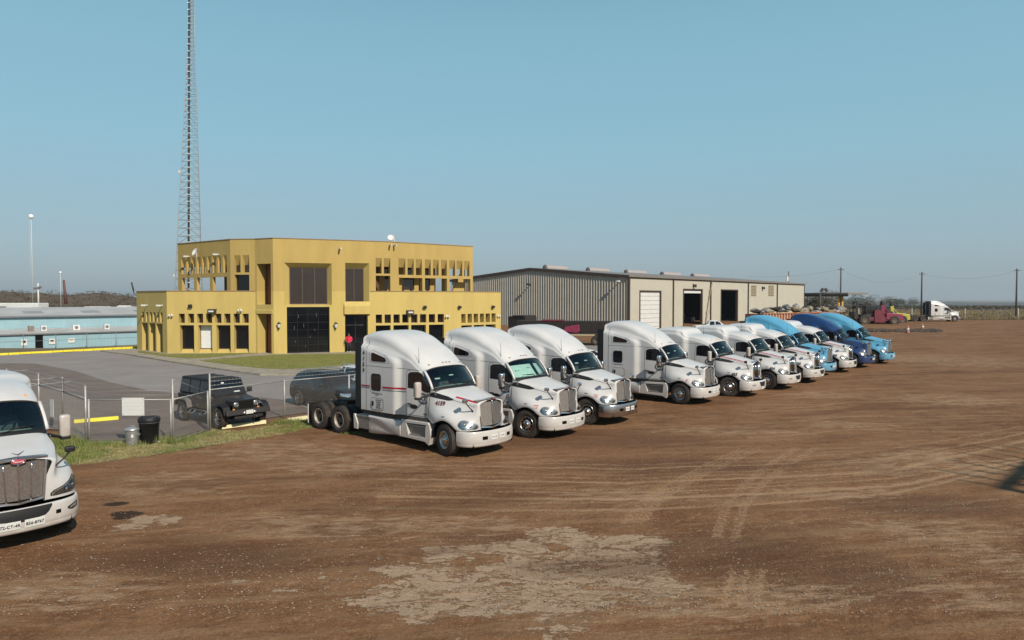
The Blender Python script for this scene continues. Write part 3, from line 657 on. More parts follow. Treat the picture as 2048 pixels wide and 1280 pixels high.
GZ = npgz(GX, GY) + YARD*(.011*wob(GX, GY, 4, .55) + .005*wob(GX, GY, 3, 4.1))
hard = np.zeros_like(GX); soft = np.zeros_like(GX); dark = np.zeros_like(GX); trk = np.zeros_like(GX)
def blob(arr, px, py, rx, ry, amp=1.0, skew=0):
    c = gp(px, py); wx = rx*c.y/F_PX; wy = ry*c.y*c.y/(CH*F_PX)
    r = np.sqrt(((GX-c.x - skew*(GY-c.y))/wx)**2+((GY-c.y)/wy)**2); np.maximum(arr, amp*np.clip(1.6-r*.9, 0, 1), out=arr)
for b in ((1010,1165,235,62),(850,1200,110,34),(1190,1120,110,36),(1250,1165,100,40),(1120,1072,70,14),(1010,1092,90,16),(1130,1058,30,5),(310,1040,48,11),(262,1053,42,9),(475,1162,38,7),(22,1146,20,7),(34,1182,10,6),(137,1196,12,5),(560,1180,26,4),(1260,1088,60,14)): blob(hard, *b)
for b in ((1880,925,110,30),(1760,930,90,22),(1850,1058,160,22),(1990,1110,70,70),(700,925,170,22),(560,900,140,20),(1560,1195,180,34),(1470,862,160,8),(1700,850,90,7),(1680,985,130,14),(1250,990,150,16),(900,1050,190,20),(120,1180,180,36),(620,1050,180,26),(1900,800,120,12),(1900,720,160,12),(1650,790,80,7),(330,970,150,26),(1330,1190,140,50),(1940,1190,110,40)): blob(soft, *b, amp=.8)
for b in ((1500,1110,170,60),(1720,1150,120,50),(1850,1010,160,20),(1300,1090,80,20),(980,1075,90,10),(700,1060,120,14),(1150,880,240,14),(430,1120,200,30),(1330,930,200,14),(1600,1170,90,30)): blob(dark, *b, amp=.8)
oil = np.zeros_like(GX)
for b in ((232,1008,22,4),(253,1027,30,5),(246,1034,18,4)): blob(oil, *b)
def streak(pts, wd, amp=1.0, arr=None):
    arr = trk if arr is None else arr
    P = [gp(*q) for q in pts]
    for a, b in zip(P[:-1], P[1:]):
        dx, dy = b.x-a.x, b.y-a.y; L2 = dx*dx+dy*dy
        t = np.clip(((GX-a.x)*dx+(GY-a.y)*dy)/L2, 0, 1); d = np.hypot(GX-a.x-t*dx, GY-a.y-t*dy)
        np.maximum(arr, amp*np.exp(-(d/wd)**2), out=arr)
for k, (dy, wd) in enumerate(((0,.10),(7,.07),(16,.12),(30,.1),(38,.08),(52,.14),(60,.08),(75,.12),(-14,.08),(-22,.1))):
    streak([(760,940+dy),(1000,946+dy),(1250,950+dy*.95),(1500,942+dy*.9),(1780,918+dy*.85+(k%3)*5),(2090,872+dy*.9-(k%4)*7)], wd, .55+.3*((k*7)%3)/2)
for off in (0, 13, 27, 40): streak([(1245+off,1045),(1285+off,1000),(1345+off,962),(1420+off,925),(1480+off,898)], .10, .55)
for off in (0, 11, 36, 47): streak([(1428+off,1075),(1446+off,1015),(1482+off,970),(1530+off,930),(1590+off,895)], .09, .55)
for k in range(22): q0 = 760+k*23; streak([(60+k*31,q0+90),(420+k*30,q0+62),(860+k*24,q0+70),(1300+k*20,q0+40),(1800+k*12,q0-8),(2100,q0-30)], .05+.03*(k%3), .28+.14*((k*5)%4)/3)
for k in range(12): streak([(300+k*70,1240),(520+k*75,1120),(900+k*70,1010),(1400+k*45,900),(1900+k*20,800)], .05, .25+.1*(k%3), dark if k % 3 == 0 else trk)
for b in ((1030,1150,300,80),(1180,1185,220,60),(860,1195,160,50)): blob(soft, *b, amp=.5)
for off in (0, 30, 60): streak([(1165+off,1215),(1160+off,1160)], .16, .6); streak([(1450+off,1215),(1465+off,1140)], .12, .6)
streak([(500,1015),(560,1035),(625,1055)], .06, .6); streak([(640,985),(720,1010),(800,1030)], .06, .5)
for k in range(14): streak([(1500,760+k*9),(1700,742+k*9),(2040,722+k*11)], .16, .3+.25*((k*5)%3)/2)
for k in range(9): streak([(1560+k*40,700+k*14),(1800+k*40,716+k*16),(2060,700+k*20)], .2, .35)
streak([(0,1110),(300,1075),(700,1100),(1000,1060)], .3, .35, dark); streak([(0,1070),(160,1060),(400,1085)], .25, .4, dark)
n0, n1 = GX.shape
me = bpy.data.meshes.new('ground'); vv = np.stack([GX, GY, GZ - .014*trk*YARD], -1).reshape(-1, 3)
idx = np.arange(n0*n1).reshape(n0, n1); q = np.stack([idx[:-1,:-1], idx[:-1,1:], idx[1:,1:], idx[1:,:-1]], -1).reshape(-1, 4)
me.vertices.add(len(vv)); me.vertices.foreach_set('co', vv.ravel().astype(np.float32)); me.loops.add(q.size); me.loops.foreach_set('vertex_index', q.ravel().astype(np.int32))
me.polygons.add(len(q)); me.polygons.foreach_set('loop_start', np.arange(0, q.size, 4, dtype=np.int32)); me.polygons.foreach_set('use_smooth', np.ones(len(q), bool)); me.update(calc_edges=True); me.validate()
for nm, ar in (('hard', hard), ('soft', soft), ('dark', dark), ('trk', trk), ('oil', oil)):
    at = me.attributes.new(nm, 'FLOAT', 'POINT'); at.data.foreach_set('value', ar.ravel().astype(np.float32))
ground = bpy.data.objects.new('ground', me); COL.objects.link(ground); tag(ground, None, None, None, 'structure')
def dirt_material():
    m = bpy.data.materials.new('packed_dirt'); m.use_nodes = True; n = m.node_tree; N = n.nodes; L = n.links; p = N['Principled BSDF']; p.inputs['Roughness'].default_value = .93; p.inputs['Specular IOR Level'].default_value = .2
    tc = N.new('ShaderNodeTexCoord')
    def noise(sc, det=6, rough=.6, stretch=None, rot=0):
        a = N.new('ShaderNodeTexNoise'); a.inputs['Scale'].default_value = sc; a.inputs['Detail'].default_value = det; a.inputs['Roughness'].default_value = rough
        if stretch:
            mp = N.new('ShaderNodeMapping'); mp.vector_type = 'TEXTURE'; mp.inputs['Rotation'].default_value = (0,0,rot); mp.inputs['Scale'].default_value = stretch; L.new(tc.outputs['Object'], mp.inputs[0]); L.new(mp.outputs[0], a.inputs[0])
        else: L.new(tc.outputs['Object'], a.inputs[0])
        return a.outputs[0]
    def rng(x, a, b, c=0, d=1):
        r = N.new('ShaderNodeMapRange'); r.interpolation_type = 'SMOOTHSTEP'; r.inputs[1].default_value = a; r.inputs[2].default_value = b; r.inputs[3].default_value = c; r.inputs[4].default_value = d; L.new(x, r.inputs[0]); return r.outputs[0]
    def math_(op, a, b, c=None):
        k = N.new('ShaderNodeMath'); k.operation = op
        for i, v in enumerate((a, b, c)):
            if v is None: continue
            if isinstance(v, (int, float)): k.inputs[i].default_value = v
            else: L.new(v, k.inputs[i])
        return k.outputs[0]
    def mix(f, a, b):
        x = N.new('ShaderNodeMix'); x.data_type = 'RGBA'
        for i, v in ((0, f), (6, a), (7, b)):
            if isinstance(v, tuple): x.inputs[i].default_value = (*v, 1)
            elif isinstance(v, (int, float)): x.inputs[i].default_value = v
            else: L.new(v, x.inputs[i])
        return x.outputs[2]
    def attr(k): a = N.new('ShaderNodeAttribute'); a.attribute_name = k; return a.outputs['Fac']
    big = noise(.12, 5); mid = noise(.9, 7, .65); fine = noise(7, 8, .7); grit = noise(38, 3, .7); str_ = noise(1.1, 6, .6, (5.5, .55, 1), R(8))
    c = mix(rng(big, .35, .65), (.128,.060,.027), (.182,.092,.044))
    c = mix(rng(mid, .42, .62, 0, .75), c, (.215,.122,.064)); c = mix(rng(fine, .5, .68, 0, .6), c, (.28,.185,.115))
    c = mix(rng(str_, .48, .62, 0, .6), c, (.26,.175,.105))
    dk = math_('MULTIPLY', rng(math_('ADD', attr('dark'), math_('MULTIPLY', math_('SUBTRACT', mid, .5), 1.6)), .25, .8), .6)
    c = mix(dk, c, (.078,.038,.022))
    c = mix(rng(noise(4, 6, .7), .52, .70, 0, .5), c, (.075,.040,.024))
    n2 = noise(3.0, 9, .76, (2.4,.8,1), R(5)); sf = rng(math_('ADD', math_('MULTIPLY', attr('soft'), .95), math_('MULTIPLY', math_('SUBTRACT', n2, .53), 4.2)), .34, .95, 0, .85); c = mix(sf, c, (.32,.235,.165))
    tk = rng(math_('ADD', attr('trk'), math_('MULTIPLY', math_('SUBTRACT', noise(14, 4, .7), .55), 1.7)), .20, .62, 0, .85); c = mix(tk, c, (.34,.245,.16))
    hn = math_('ADD', math_('MULTIPLY', attr('hard'), .9), math_('ADD', math_('MULTIPLY', math_('SUBTRACT', noise(1.05, 9, .70, (1.3,.8,1)), .50), 4.0), math_('MULTIPLY', math_('SUBTRACT', fine, .5), 1.0)))
    vn = math_('ABSOLUTE', math_('SUBTRACT', noise(1.5, 6, .6, (1.5,.8,1)), .5), None); hd = math_('MULTIPLY', math_('MULTIPLY', rng(hn, .50, .62, 0, .97), rng(attr('hard'), .02, .12)), rng(vn, .004, .026, .15, 1)); c = mix(hd, c, mix(rng(fine, .35, .65), (.32,.25,.19), (.38,.305,.24)))
    vo = N.new('ShaderNodeTexVoronoi'); vo.inputs['Scale'].default_value = 9; L.new(tc.outputs['Object'], vo.inputs[0]); sp = rng(vo.outputs['Distance'], .10, .18, 1, 0)
    vr = N.new('ShaderNodeSeparateColor'); L.new(vo.outputs['Color'], vr.inputs[0]); sp = math_('MULTIPLY', sp, rng(vr.outputs[0], .62, .70)); c = mix(math_('MULTIPLY', sp, .7), c, (.38,.32,.25))
    c = mix(rng(grit, .48, .70, 0, .55), c, (.33,.235,.16)); c = mix(rng(noise(22, 4, .7), .53, .72, 0, .6), c, (.060,.030,.016)); c = mix(rng(noise(.45, 6, .6, (3.2,1,1), R(12)), .50, .66, 0, .55), c, (.090,.043,.021))
    ol = rng(math_('ADD', attr('oil'), math_('MULTIPLY', math_('SUBTRACT', fine, .5), 1.6)), .45, .75, 0, .9); c = mix(ol, c, (.022,.016,.013))
    mu_ = N.new('ShaderNodeMix'); mu_.data_type = 'RGBA'; mu_.blend_type = 'MULTIPLY'; mu_.inputs[0].default_value = 1; mu_.inputs[7].default_value = (1.0,.885,.765,1); L.new(c, mu_.inputs[6]); c = mu_.outputs[2]
    L.new(c, p.inputs['Base Color'])
    h = math_('ADD', math_('MULTIPLY', mid, .9), math_('ADD', math_('MULTIPLY', fine, .35), math_('ADD', math_('MULTIPLY', grit, .10), math_('MULTIPLY', str_, .3))))
    h = math_('SUBTRACT', h, math_('MULTIPLY', hd, .15))
    bu = N.new('ShaderNodeBump'); bu.inputs['Strength'].default_value = 1.0; bu.inputs['Distance'].default_value = .10; L.new(h, bu.inputs['Height']); L.new(bu.outputs[0], p.inputs['Normal'])
    return m
me.materials.append(dirt_material())

ASPH = M('grey_asphalt', (.255,.225,.21), .9, col2=(.205,.18,.17), vscale=.35, bump=.4, bscale=25)
LOT = M('worn_brown_asphalt', (.18,.138,.115), .92, col2=(.12,.092,.078), vscale=.5, bump=.5, bscale=25, stretch=(1,2.2,1))
CONC = M('pavement_concrete', (.30,.26,.20), .9, var=.25, vscale=1.2, bump=.3, bscale=20)
LAWN = M('lawn_green', (.13,.145,.018), .95, col2=(.20,.17,.045), vscale=.9, bump=.8, bscale=14)
VERGE = M('verge_soil', (.19,.16,.075), .95, col2=(.19,.13,.075), vscale=1.4, bump=.8, bscale=12)
DRY = M('dry_grass_field', (.20,.135,.065), .95, col2=(.125,.088,.042), vscale=.08, bump=.8, bscale=3)
YEL = M('yellow_kerb_paint', (.78,.66,.03), .7, var=.12, vscale=3)
CREAM = M('cream_wheel_stop', (.62,.56,.34), .85, var=.2, vscale=4)
def sheet(name, pts, z, mat, kind='structure', parent=None, thick=0):
    b = bmesh.new(); vs = [b.verts.new((p.x, p.y, z)) for p in pts]; f = b.faces.new(vs)
    if f.normal.z < 0: f.normal_flip()
    if thick:
        r = bmesh.ops.extrude_face_region(b, geom=[f]); [setattr(v.co, 'z', z-thick) for v in r['geom'] if isinstance(v, bmesh.types.BMVert)]
        bmesh.ops.recalc_face_normals(b, faces=b.faces)
    bmesh.ops.triangulate(b, faces=[f for f in b.faces if len(f.verts) > 4])
    me = bpy.data.meshes.new(name); b.to_mesh(me); b.free(); me.materials.append(mat); o = bpy.data.objects.new(name, me); COL.objects.link(o); o.parent = parent
    if kind: o['kind'] = kind
    return o
FENCE = [Vector(p+(0,)) for p in ((-48,31.5),(-17.2,26.7),(-15.05,24.6),(-12.0,24.7),(-11.7,27.0),(-9.76,29.9),(-7.5,32.1),(-5.4,34.5),(-3.3,36.9),(-1.2,39.4),(.9,41.8),(3.0,44.2))]
off = Vector((-.35,.45,0))
sheet('parking_lot', [p+off for p in FENCE] + [Vector((22,66,0)), Vector((24,76,0)), Vector((-30,76,0)), Vector((-46,66.5,0)), Vector((-66,58,0)), Vector((-90,40,0))], .035, LOT)
sheet('road', poly_m([(-120,728),(0,728),(70,728),(150,743),(220,766),(300,783),(350,788),(430,788),(560,800),(620,820),(700,800),(800,765)]) + [Vector((4,52,0)), Vector((22,66,0)), Vector((24,76,0)), Vector((-30,76,0)), Vector((-46,66.5,0)), Vector((-66,58,0))], .041, ASPH)
pv = sheet('pavement', poly_m([(200,704),(262,712),(330,724),(420,738),(480,747),(520,752.5),(600,752),(700,741),(790,728)]) + [Vector((2,70,0)), Vector((0,76,0)), Vector((-20,72,0)), Vector((-37,71,0))], .15, CONC, thick=.14)
sheet('lawn', poly_m([(400,725),(470,719),(545,713.5),(620,712.2),(705,711),(716,716),(712,733),(640,740.5),(570,743),(520,740.5),(460,733.5)]), .175, LAWN, thick=.03)
sheet('lawn', poly_m([(276,704.8),(335,712),(420,711),(520,709),(480,712.5),(415,719),(378,721),(330,716.5),(276,708)]), .175, LAWN, thick=.03)
VP = [(60,905),(110,880),(167,884),(258,884),(345,884),(385,872),(419,858),(470,864),(540,853),(567,843),(610,832),(660,850),(610,858),(590,866),(500,880),(420,892),(300,912),(180,928),(90,936)]
vg = sheet('grass_verge', poly_m(VP), .005, VERGE)
# dry field beyond the yellow kerb and beyond the yard's far fence: sheets that follow the land
def draped(name, xs, ys, mat, inside=lambda x, y: True, lift=.012):
    m = MB(); g = [[Vector((x, y, gz(x, y)+lift)) for x in xs] for y in ys]; nr, nc = len(ys), len(xs); fs = []
    for i in range(nr-1):
        for j in range(nc-1):
            if inside((xs[j]+xs[j+1])/2, (ys[i]+ys[i+1])/2): fs.append((i*nc+j, i*nc+j+1, (i+1)*nc+j+1, (i+1)*nc+j))
    m.add([p for r in g for p in r], fs, True); o = m.build(name, mat); o['kind'] = 'structure'; return o
k0, k1 = gp(-300,727), gp(330,694)
def beyond_kerb(x, y): return (y-k0.y) > (x-k0.x)*(k1.y-k0.y)/(k1.x-k0.x) + .1 and x < -36
draped('dry_field', [-400,-300,-220,-160,-130]+[-110+2*i for i in range(38)], [40+2*i for i in range(50)]+[145,160,190,240,320], DRY, beyond_kerb, .05)
draped('dry_field', [30,45,60,75,90,110,140,180,240,330,460,650,900], [143.2,150,160,175,190,215,240,270,310,360,430,520,650,800], DRY, lift=.06)
kb = MB(); kk = (k1-k0).normalized(); kn = Vector((-kk.y, kk.x, 0)); L_ = (k1-k0).length
nseg = 28; kerb = thing('yellow_kerb', 'yellow painted kerb running along the dry grass bank left of the yellow office', 'kerb', (k0+k1)/2)
for i in range(nseg):
    a, b = k0+kk*(L_*i/nseg+.015), k0+kk*(L_*(i+1)/nseg-.015); c = (a+b)/2 - kerb.location
    q = MB(); q.box((c.x, c.y, .11), ((b-a).length, .42, .2), Matrix.Rotation(math.atan2(kk.y, kk.x), 3, 'Z')); q.build('kerb_block', YEL, kerb, bevel=.02)
# painted bay lines and cracks
bl = thing('bay_lines', 'faded white parking bay lines on the brown lot behind the left gate', 'road marking', gp(90,760))
for a, b in (((-40,752),(55,741)),((60,762),(108,757)),((60,773),(140,764.5))):
    A, B = gp(*a), gp(*b); d = (B-A); c = (A+B)/2 - bl.location; q = MB(); q.box((c.x, c.y, .048), (d.length, .12, .004), Matrix.Rotation(math.atan2(d.y, d.x), 3, 'Z')); q.build('line', PLATE, bl)
def wheel_stop(pa, pb, mat, label, dy=0):
    A, B = gp(*pa), gp(*pb); d = B-A; t = thing('wheel_stop', label, 'wheel stop', (A+B)/2+Vector((0,0,.04)), math.atan2(d.y, d.x)); L = d.length/2
    m = MB(); m.prism([(-L,-.11,0),(-L,.11,0),(-L,.07,.14),(-L,-.07,.14)], (2*L,0,0)); m.build('block', mat, t, bevel=.015)
    for s in (-1,1): q = MB(); q.lathe([(.02,0),(.02,.02),(0,.02)], 8, axis='Z', c=(s*L*.7,0,.135)); q.build('pin', CHASSIS, t)
wheel_stop((148,848),(237,840.5), YEL, 'bright yellow wheel stop seen through the gate with the white notice')
wheel_stop((442,860),(531,848.5), CREAM, 'cream concrete wheel stop in front of the black boxy off-roader')
wheel_stop((575,845),(625,838), CREAM, 'cream concrete wheel stop just left of the first truck\'s rear wheels')

# ---------------------------------------------------------------- stones lying on the yard (too many to count)
rng = np.random.default_rng(5)
m = MB(); cnt = 0
while cnt < 14000:
    px, py = rng.uniform(-60, 2110), 830+400*rng.uniform(0,1)**.8
    c = gp(px, py)
    if c.y > 24.0 + max(0, (-c.x-11))*.0 and c.x < -8: continue
    s = .007+.016*rng.uniform()**4; vs = [c+Vector((s*cos(a)*rng.uniform(.7,1.2), s*sin(a)*rng.uniform(.6,1.1), 0)) for a in (0,1.3,2.5,3.8,5.1)]
    m.add(vs+[c+Vector((rng.uniform(-.3,.3)*s, 0, s*rng.uniform(.5,.9)))], [(0,1,5),(1,2,5),(2,3,5),(3,4,5),(4,0,5)]); cnt += 1
st = m.build('gravel', M('loose_stone', (.33,.27,.21), .9, col2=(.20,.15,.11), vscale=4), recalc=False); tag(st, 'small pale stones scattered over the brown dirt yard', None, None, 'stuff')
# grass: verge, tufts and lawn
def inside_poly(x, y, P):
    c = False; j = len(P)-1
    for i in range(len(P)):
        if (P[i].y > y) != (P[j].y > y) and x < (P[j].x-P[i].x)*(y-P[i].y)/(P[j].y-P[i].y)+P[i].x: c = not c
        j = i
    return c
GREEN = M('grass_green', (.10,.15,.025), .8, col2=(.22,.22,.07), vscale=2); STRAW = M('grass_straw', (.34,.29,.14), .85, col2=(.20,.20,.07), vscale=2.5)
def blades(m, c, h, n, spread):
    for _ in range(n):
        x, y = c.x+rng.normal()*spread, c.y+rng.normal()*spread; a = rng.uniform(0, 6.3); hh = h*rng.uniform(.5,1.2); w_ = .008+.006*rng.uniform(); lx, ly = rng.normal(0,.35,2)*hh
        m.add([(x-w_*cos(a), y-w_*sin(a), c.z), (x+w_*cos(a), y+w_*sin(a), c.z), (x+lx, y+ly, c.z+hh)], [(0,1,2)])
P = poly_m(VP); xs_, ys_ = [p.x for p in P], [p.y for p in P]; mg, ms = MB(), MB(); k = 0
while k < 3200:
    x, y = rng.uniform(min(xs_), max(xs_)), rng.uniform(min(ys_), max(ys_))
    if not inside_poly(x, y, P): continue
    k += 1
    patch_ = math.sin(x*1.7+y*.6)+math.sin(y*2.3-x*.9)+rng.normal()*.5; near_left = x < -13.5
    blades(mg if (patch_ > .9 or (near_left and patch_ > -.4)) else ms, Vector((x, y, .02)), .09 if near_left else .05, 9, .09)
for px, py, n, h in ((130,893,60,.30),(150,900,40,.25),(112,885,40,.3),(185,895,30,.16),(235,893,26,.18),(272,890,20,.18),(340,888,26,.32),(352,884,18,.28),(560,850,26,.22),(585,848,30,.2),(610,852,26,.14),(700,868,10,.1)):
    c = gp(px, py); c.z = .02
    for _ in range(n): blades(mg, c+Vector((rng.normal()*.35, rng.normal()*.2, 0)), h, 12, .06)
tag(mg.build('green_grass', GREEN, recalc=False), 'green grass tufts growing along the chain link fence', None, None, 'stuff'); tag(ms.build('dry_grass', STRAW, recalc=False), 'short straw coloured grass on the verge by the fence', None, None, 'stuff')
ml = MB(); LP = [poly_m([(400,725),(470,719),(545,713.5),(620,712.2),(705,711),(716,716),(712,733),(640,740.5),(570,743),(520,740.5),(460,733.5)]), poly_m([(276,704.8),(335,712),(420,711),(520,709),(480,712.5),(415,719),(378,721),(330,716.5),(276,708)])]; k = 0
while k < 16000:
    x, y = rng.uniform(-36,-12), rng.uniform(47,66)
    if inside_poly(x, y, LP[0]) or inside_poly(x, y, LP[1]): blades(ml, Vector((x, y, .175)), .09, 1, .02); 
    k += 1
tag(ml.build('lawn_grass', M('lawn_blade', (.13,.15,.02), .8, col2=(.26,.27,.07), vscale=1.2), recalc=False), 'mown lawn grass in front of the yellow office', None, None, 'stuff')

# ================================================================ foliage
BARK = M('bark', (.09,.065,.045), .9, var=.4, vscale=8, bump=.6, bscale=20)
LEAFS = [M('scrub_olive', (.06,.055,.025), .85, col2=(.045,.05,.022), vscale=1.5), M('scrub_brown', (.11,.07,.038), .9, col2=(.065,.042,.024), vscale=1.5), M('tree_green', (.05,.065,.025), .85, col2=(.03,.04,.018), vscale=1.5)]
def leafcloud(m, c, rad, n, size):
    for _ in range(n):
        d = rng.normal(size=3); d /= np.linalg.norm(d)+1e-9; r = rng.uniform(.35,1)**.5; p = Vector((c[0]+d[0]*rad[0]*r, c[1]+d[1]*rad[1]*r, c[2]+d[2]*rad[2]*r))
        a = Vector(rng.normal(size=3)).normalized()*size*rng.uniform(.5,1.2); b = Vector(rng.normal(size=3)).normalized()*size*rng.uniform(.5,1.2); m.add([p-a*.5, p+b*.5, p+a*.5-b*.2], [(0,1,2)])
def tree(x, y, h, w_, mat, label, group, name='mesquite_tree', dens=1.0, bare=False):
    t = thing(name, label, 'tree', (x, y, gz(x, y)-.05), 0, group); q = MB(); m = MB()
    q.tube([(0,0,0),(.05*h*rng.normal()*.5,0,.25*h),(.0,.0,.45*h)], [.035*h,.028*h,.018*h], 7)
    for k in range(9):
        a = rng.uniform(0,6.3); L = w_*rng.uniform(.5,1.0); z0 = h*rng.uniform(.15,.45); e = Vector((cos(a)*L*.75, sin(a)*L*.75, min(h*.95, z0+h*rng.uniform(.25,.55))))
        q.tube([(0,0,z0), e*.5+Vector((0,0,z0*.45)), e], [.014*h,.009*h,.004*h], 5)
        if bare:
            for _ in range(6): f = e+Vector(rng.normal(size=3))*L*.35; q.tube([e*.8+Vector((0,0,z0*.2)), f], [.005*h,.002*h], 3)
        leafcloud(m, e, (w_*.38, w_*.38, h*.17), int((40 if bare else 240)*dens), .05*h)
    q.build('trunk', BARK, t); m.build('crown', mat, t, recalc=False); return t
# far brush and hills
def hill(name, prof, d0, d1, mat, base=-3, extra=None):
    """ridge line given as (x, top z) at depth d1, sloping down to the land at d0"""
    xs = np.linspace(prof[0][0], prof[-1][0], 120); g = []
    for j in range(14):
        t = j/13; row = []
        for i, x in enumerate(xs):
            zt = interp(x, prof)+.35*math.sin(i*.9)*math.sin(i*.37+2); s = t*t*(3-2*t) if t < .8 else (lambda u: (.8**2*(3-1.6))+(1-.8**2*(3-1.6))*min(1, u*2) - max(0, u*2-1)*.3)((t-.8)/.2)
            y = d0+(d1-d0)*t; row.append(Vector((x*y/d1, y, lerp(base, zt, s)+.25*math.sin(i*1.7+j*2.1))))
        g.append(row)
    o = MB().grid(g).build(name, mat); o['kind'] = 'structure'; return g
HILLM = M('brushy_hillside', (.125,.078,.042), .95, col2=(.075,.05,.028), vscale=.06, bump=1, bscale=.6)
FARM = M('far_scrubland', (.055,.062,.045), .95, col2=(.035,.042,.034), vscale=.004, bump=0)
def rz(d, y): return CH+(YH-y)*d/F_PX
pl_ = [(-900,581),(-560,583),(0,583),(60,585),(140,588),(200,584),(235,590),(272,592),(360,596),(520,599),(900,602)]
hg = hill('hills', [((a-1024)/F_PX*360, rz(360, y)) for a, y in pl_], 150, 360, HILLM, -2.6)
mm = MB(); m2_ = MB()
for _ in range(2400):
    j = rng.integers(1, 12); i = rng.integers(4, 90); p = hg[j][i]; r_ = rng.uniform(.7, 1.6)
    leafcloud(mm if rng.uniform() < .6 else m2_, (p.x+rng.normal()*2, p.y+rng.normal()*5, p.z+r_*.3), (r_*1.4, r_*1.4, r_*.6), 18, .7)
tag(mm.build('hillside_scrub', LEAFS[1], recalc=False), 'brown winter scrub covering the hill left of the office', None, None, 'stuff'); tag(m2_.build('hillside_brush', LEAFS[0], recalc=False), 'olive brush covering the hill left of the office', None, None, 'stuff')
for d, ys, bs in ((2600, [(900,606),(1640,606),(1720,604),(1800,602.6),(1900,602.8),(1960,604),(2048,603.6),(2300,604.5)], -22), (1500, [(900,610),(1700,609),(1850,607.6),(2000,608.6),(2100,608),(2300,609)], -18)):
    hill('hills', [((a-1024)/F_PX*d, rz(d, y)) for a, y in ys], d*.55, d, FARM, bs)
mm = MB(); m2_ = MB()
for _ in range(1300):                                # belt of brush beyond the far field
    y = rng.uniform(285, 620); x = y*rng.uniform(.42, .80); r_ = rng.uniform(.9, 2.1)*(1 if y < 400 else 1.3); leafcloud(mm if rng.uniform() < .5 else m2_, (x, y, gz(x,y)+r_*.35), (r_*1.6, r_*1.3, r_*.6), 18, 1.1)
tag(mm.build('brush_belt', LEAFS[0], recalc=False), 'dark olive brush beyond the far field on the right', None, None, 'stuff'); tag(m2_.build('brown_brush_belt', LEAFS[1], recalc=False), 'brown brush beyond the far field on the right', None, None, 'stuff')
mf = MB()
for _ in range(5000):
    y = 143.5+rng.uniform()**1.5*110; x = y*rng.uniform(.45,.8); blades(mf, Vector((x, y, gz(x,y)+.05)), .45, 3, .4)
for i in range(0, len(mf.v), 3):                     # coarser blades, seen from afar
    a, b = Vector(mf.v[i]), Vector(mf.v[i+1]); d = (b-a)*3; mf.v[i] = tuple(a-d); mf.v[i+1] = tuple(b+d)
tag(mf.build('field_grass', M('field_grass', (.25,.175,.08), .9, col2=(.15,.115,.05), vscale=.2), recalc=False), 'tall dry grass in the field behind the far fence', None, None, 'stuff')
TREES = [(1612,612,175,6.5,4.5,0),(1628,612,190,7,5,2),(1648,612,185,7.5,5,1),(1668,612,200,6.5,5,0),(1700,613,215,6.5,5,2),(1722,613,230,6.5,6,0),(1760,613,250,6.5,6,1),(1790,613,245,6.2,5,2),(1812,613,260,6,5,0)]
for k, (px, py, d, h, w_, mi) in enumerate(TREES):
    p = atY(px, py, d); tree(p.x, p.y, h*.82, w_, LEAFS[mi], 'dark bushy tree beyond the far right field, %s' % ['just right of the tan shed end','second from the tan shed','tallest behind the carport','behind the carport\'s right half','behind the first utility pole','behind the magenta forklift\'s cab','above the magenta forklift\'s mast','above the magenta forklift\'s nose','above the yellow forklift'][k], 'trees beyond the yard')
for k, (px, d, h, b) in enumerate(((100,200,4.5,1),(190,215,6,0),(205,190,5,1),(235,185,5.5,1),(255,180,6.5,1),(20,220,5,1),(45,230,5,0),(150,205,4.5,0))):
    p = atY(px, 605, d); tree(p.x, p.y, h, h*.6, LEAFS[1 if k % 2 else 0], 'bare scrubby tree at the foot of the left hill, %s' % ['behind the small mast','first right of the red pole','second right of the red pole','tree left of the last trailer','dark tree nearest the yellow office','leftmost in the photo','under the tall white lamp mast','left of the reddish pole'][k], 'bare trees below the hill', dens=.8, bare=True)
# ================================================================ yellow office
YW1 = M('yellow_stucco_fresh', (.495,.37,.118), .9, var=.08, stretch=(1,1,.25), vscale=.9, bump=.25, bscale=30)
YW2 = M('yellow_stucco_faded', (.425,.30,.095), .9, var=.09, stretch=(1,1,.25), vscale=.8, bump=.25, bscale=30)
CAP = M('parapet_cap', (.30,.20,.12), .8, var=.2)
BGLASS = M('bronze_glass', (.026,.014,.009), .07, spec=.9, var=.25, vscale=.8); KGLASS = M('black_glass', (.004,.004,.006), .10, spec=.6, var=.3, vscale=2)
WOOD = M('red_brown_door', (.25,.085,.03), .6, var=.3, vscale=2, stretch=(1,1,.2)); MULL = M('window_mullion', (.07,.05,.04), .5); MULLB = M('window_mullion_black', (.010,.010,.012), .4)
office = thing('office_building', 'two storey yellow stucco office with dark windows behind the parked cars', 'building', (-18, 70, 0))
OB = Vector(office.location)
def frame_of(P0, P1): d = (P1-P0); L = d.length; d = d/L; return d, Vector((-d.y, d.x, 0)), L      # along, inward
def wall_uz(P0, d, px, py):                        # where the photo's ray meets the wall
    r = ray(px, py); n = Vector((-d.y, d.x, 0)); t = ((P0-Vector((0,0,CH))).dot(n))/r.dot(n); Q = Vector((0,0,CH))+r*t; return (Q-P0).dot(d), Q.z
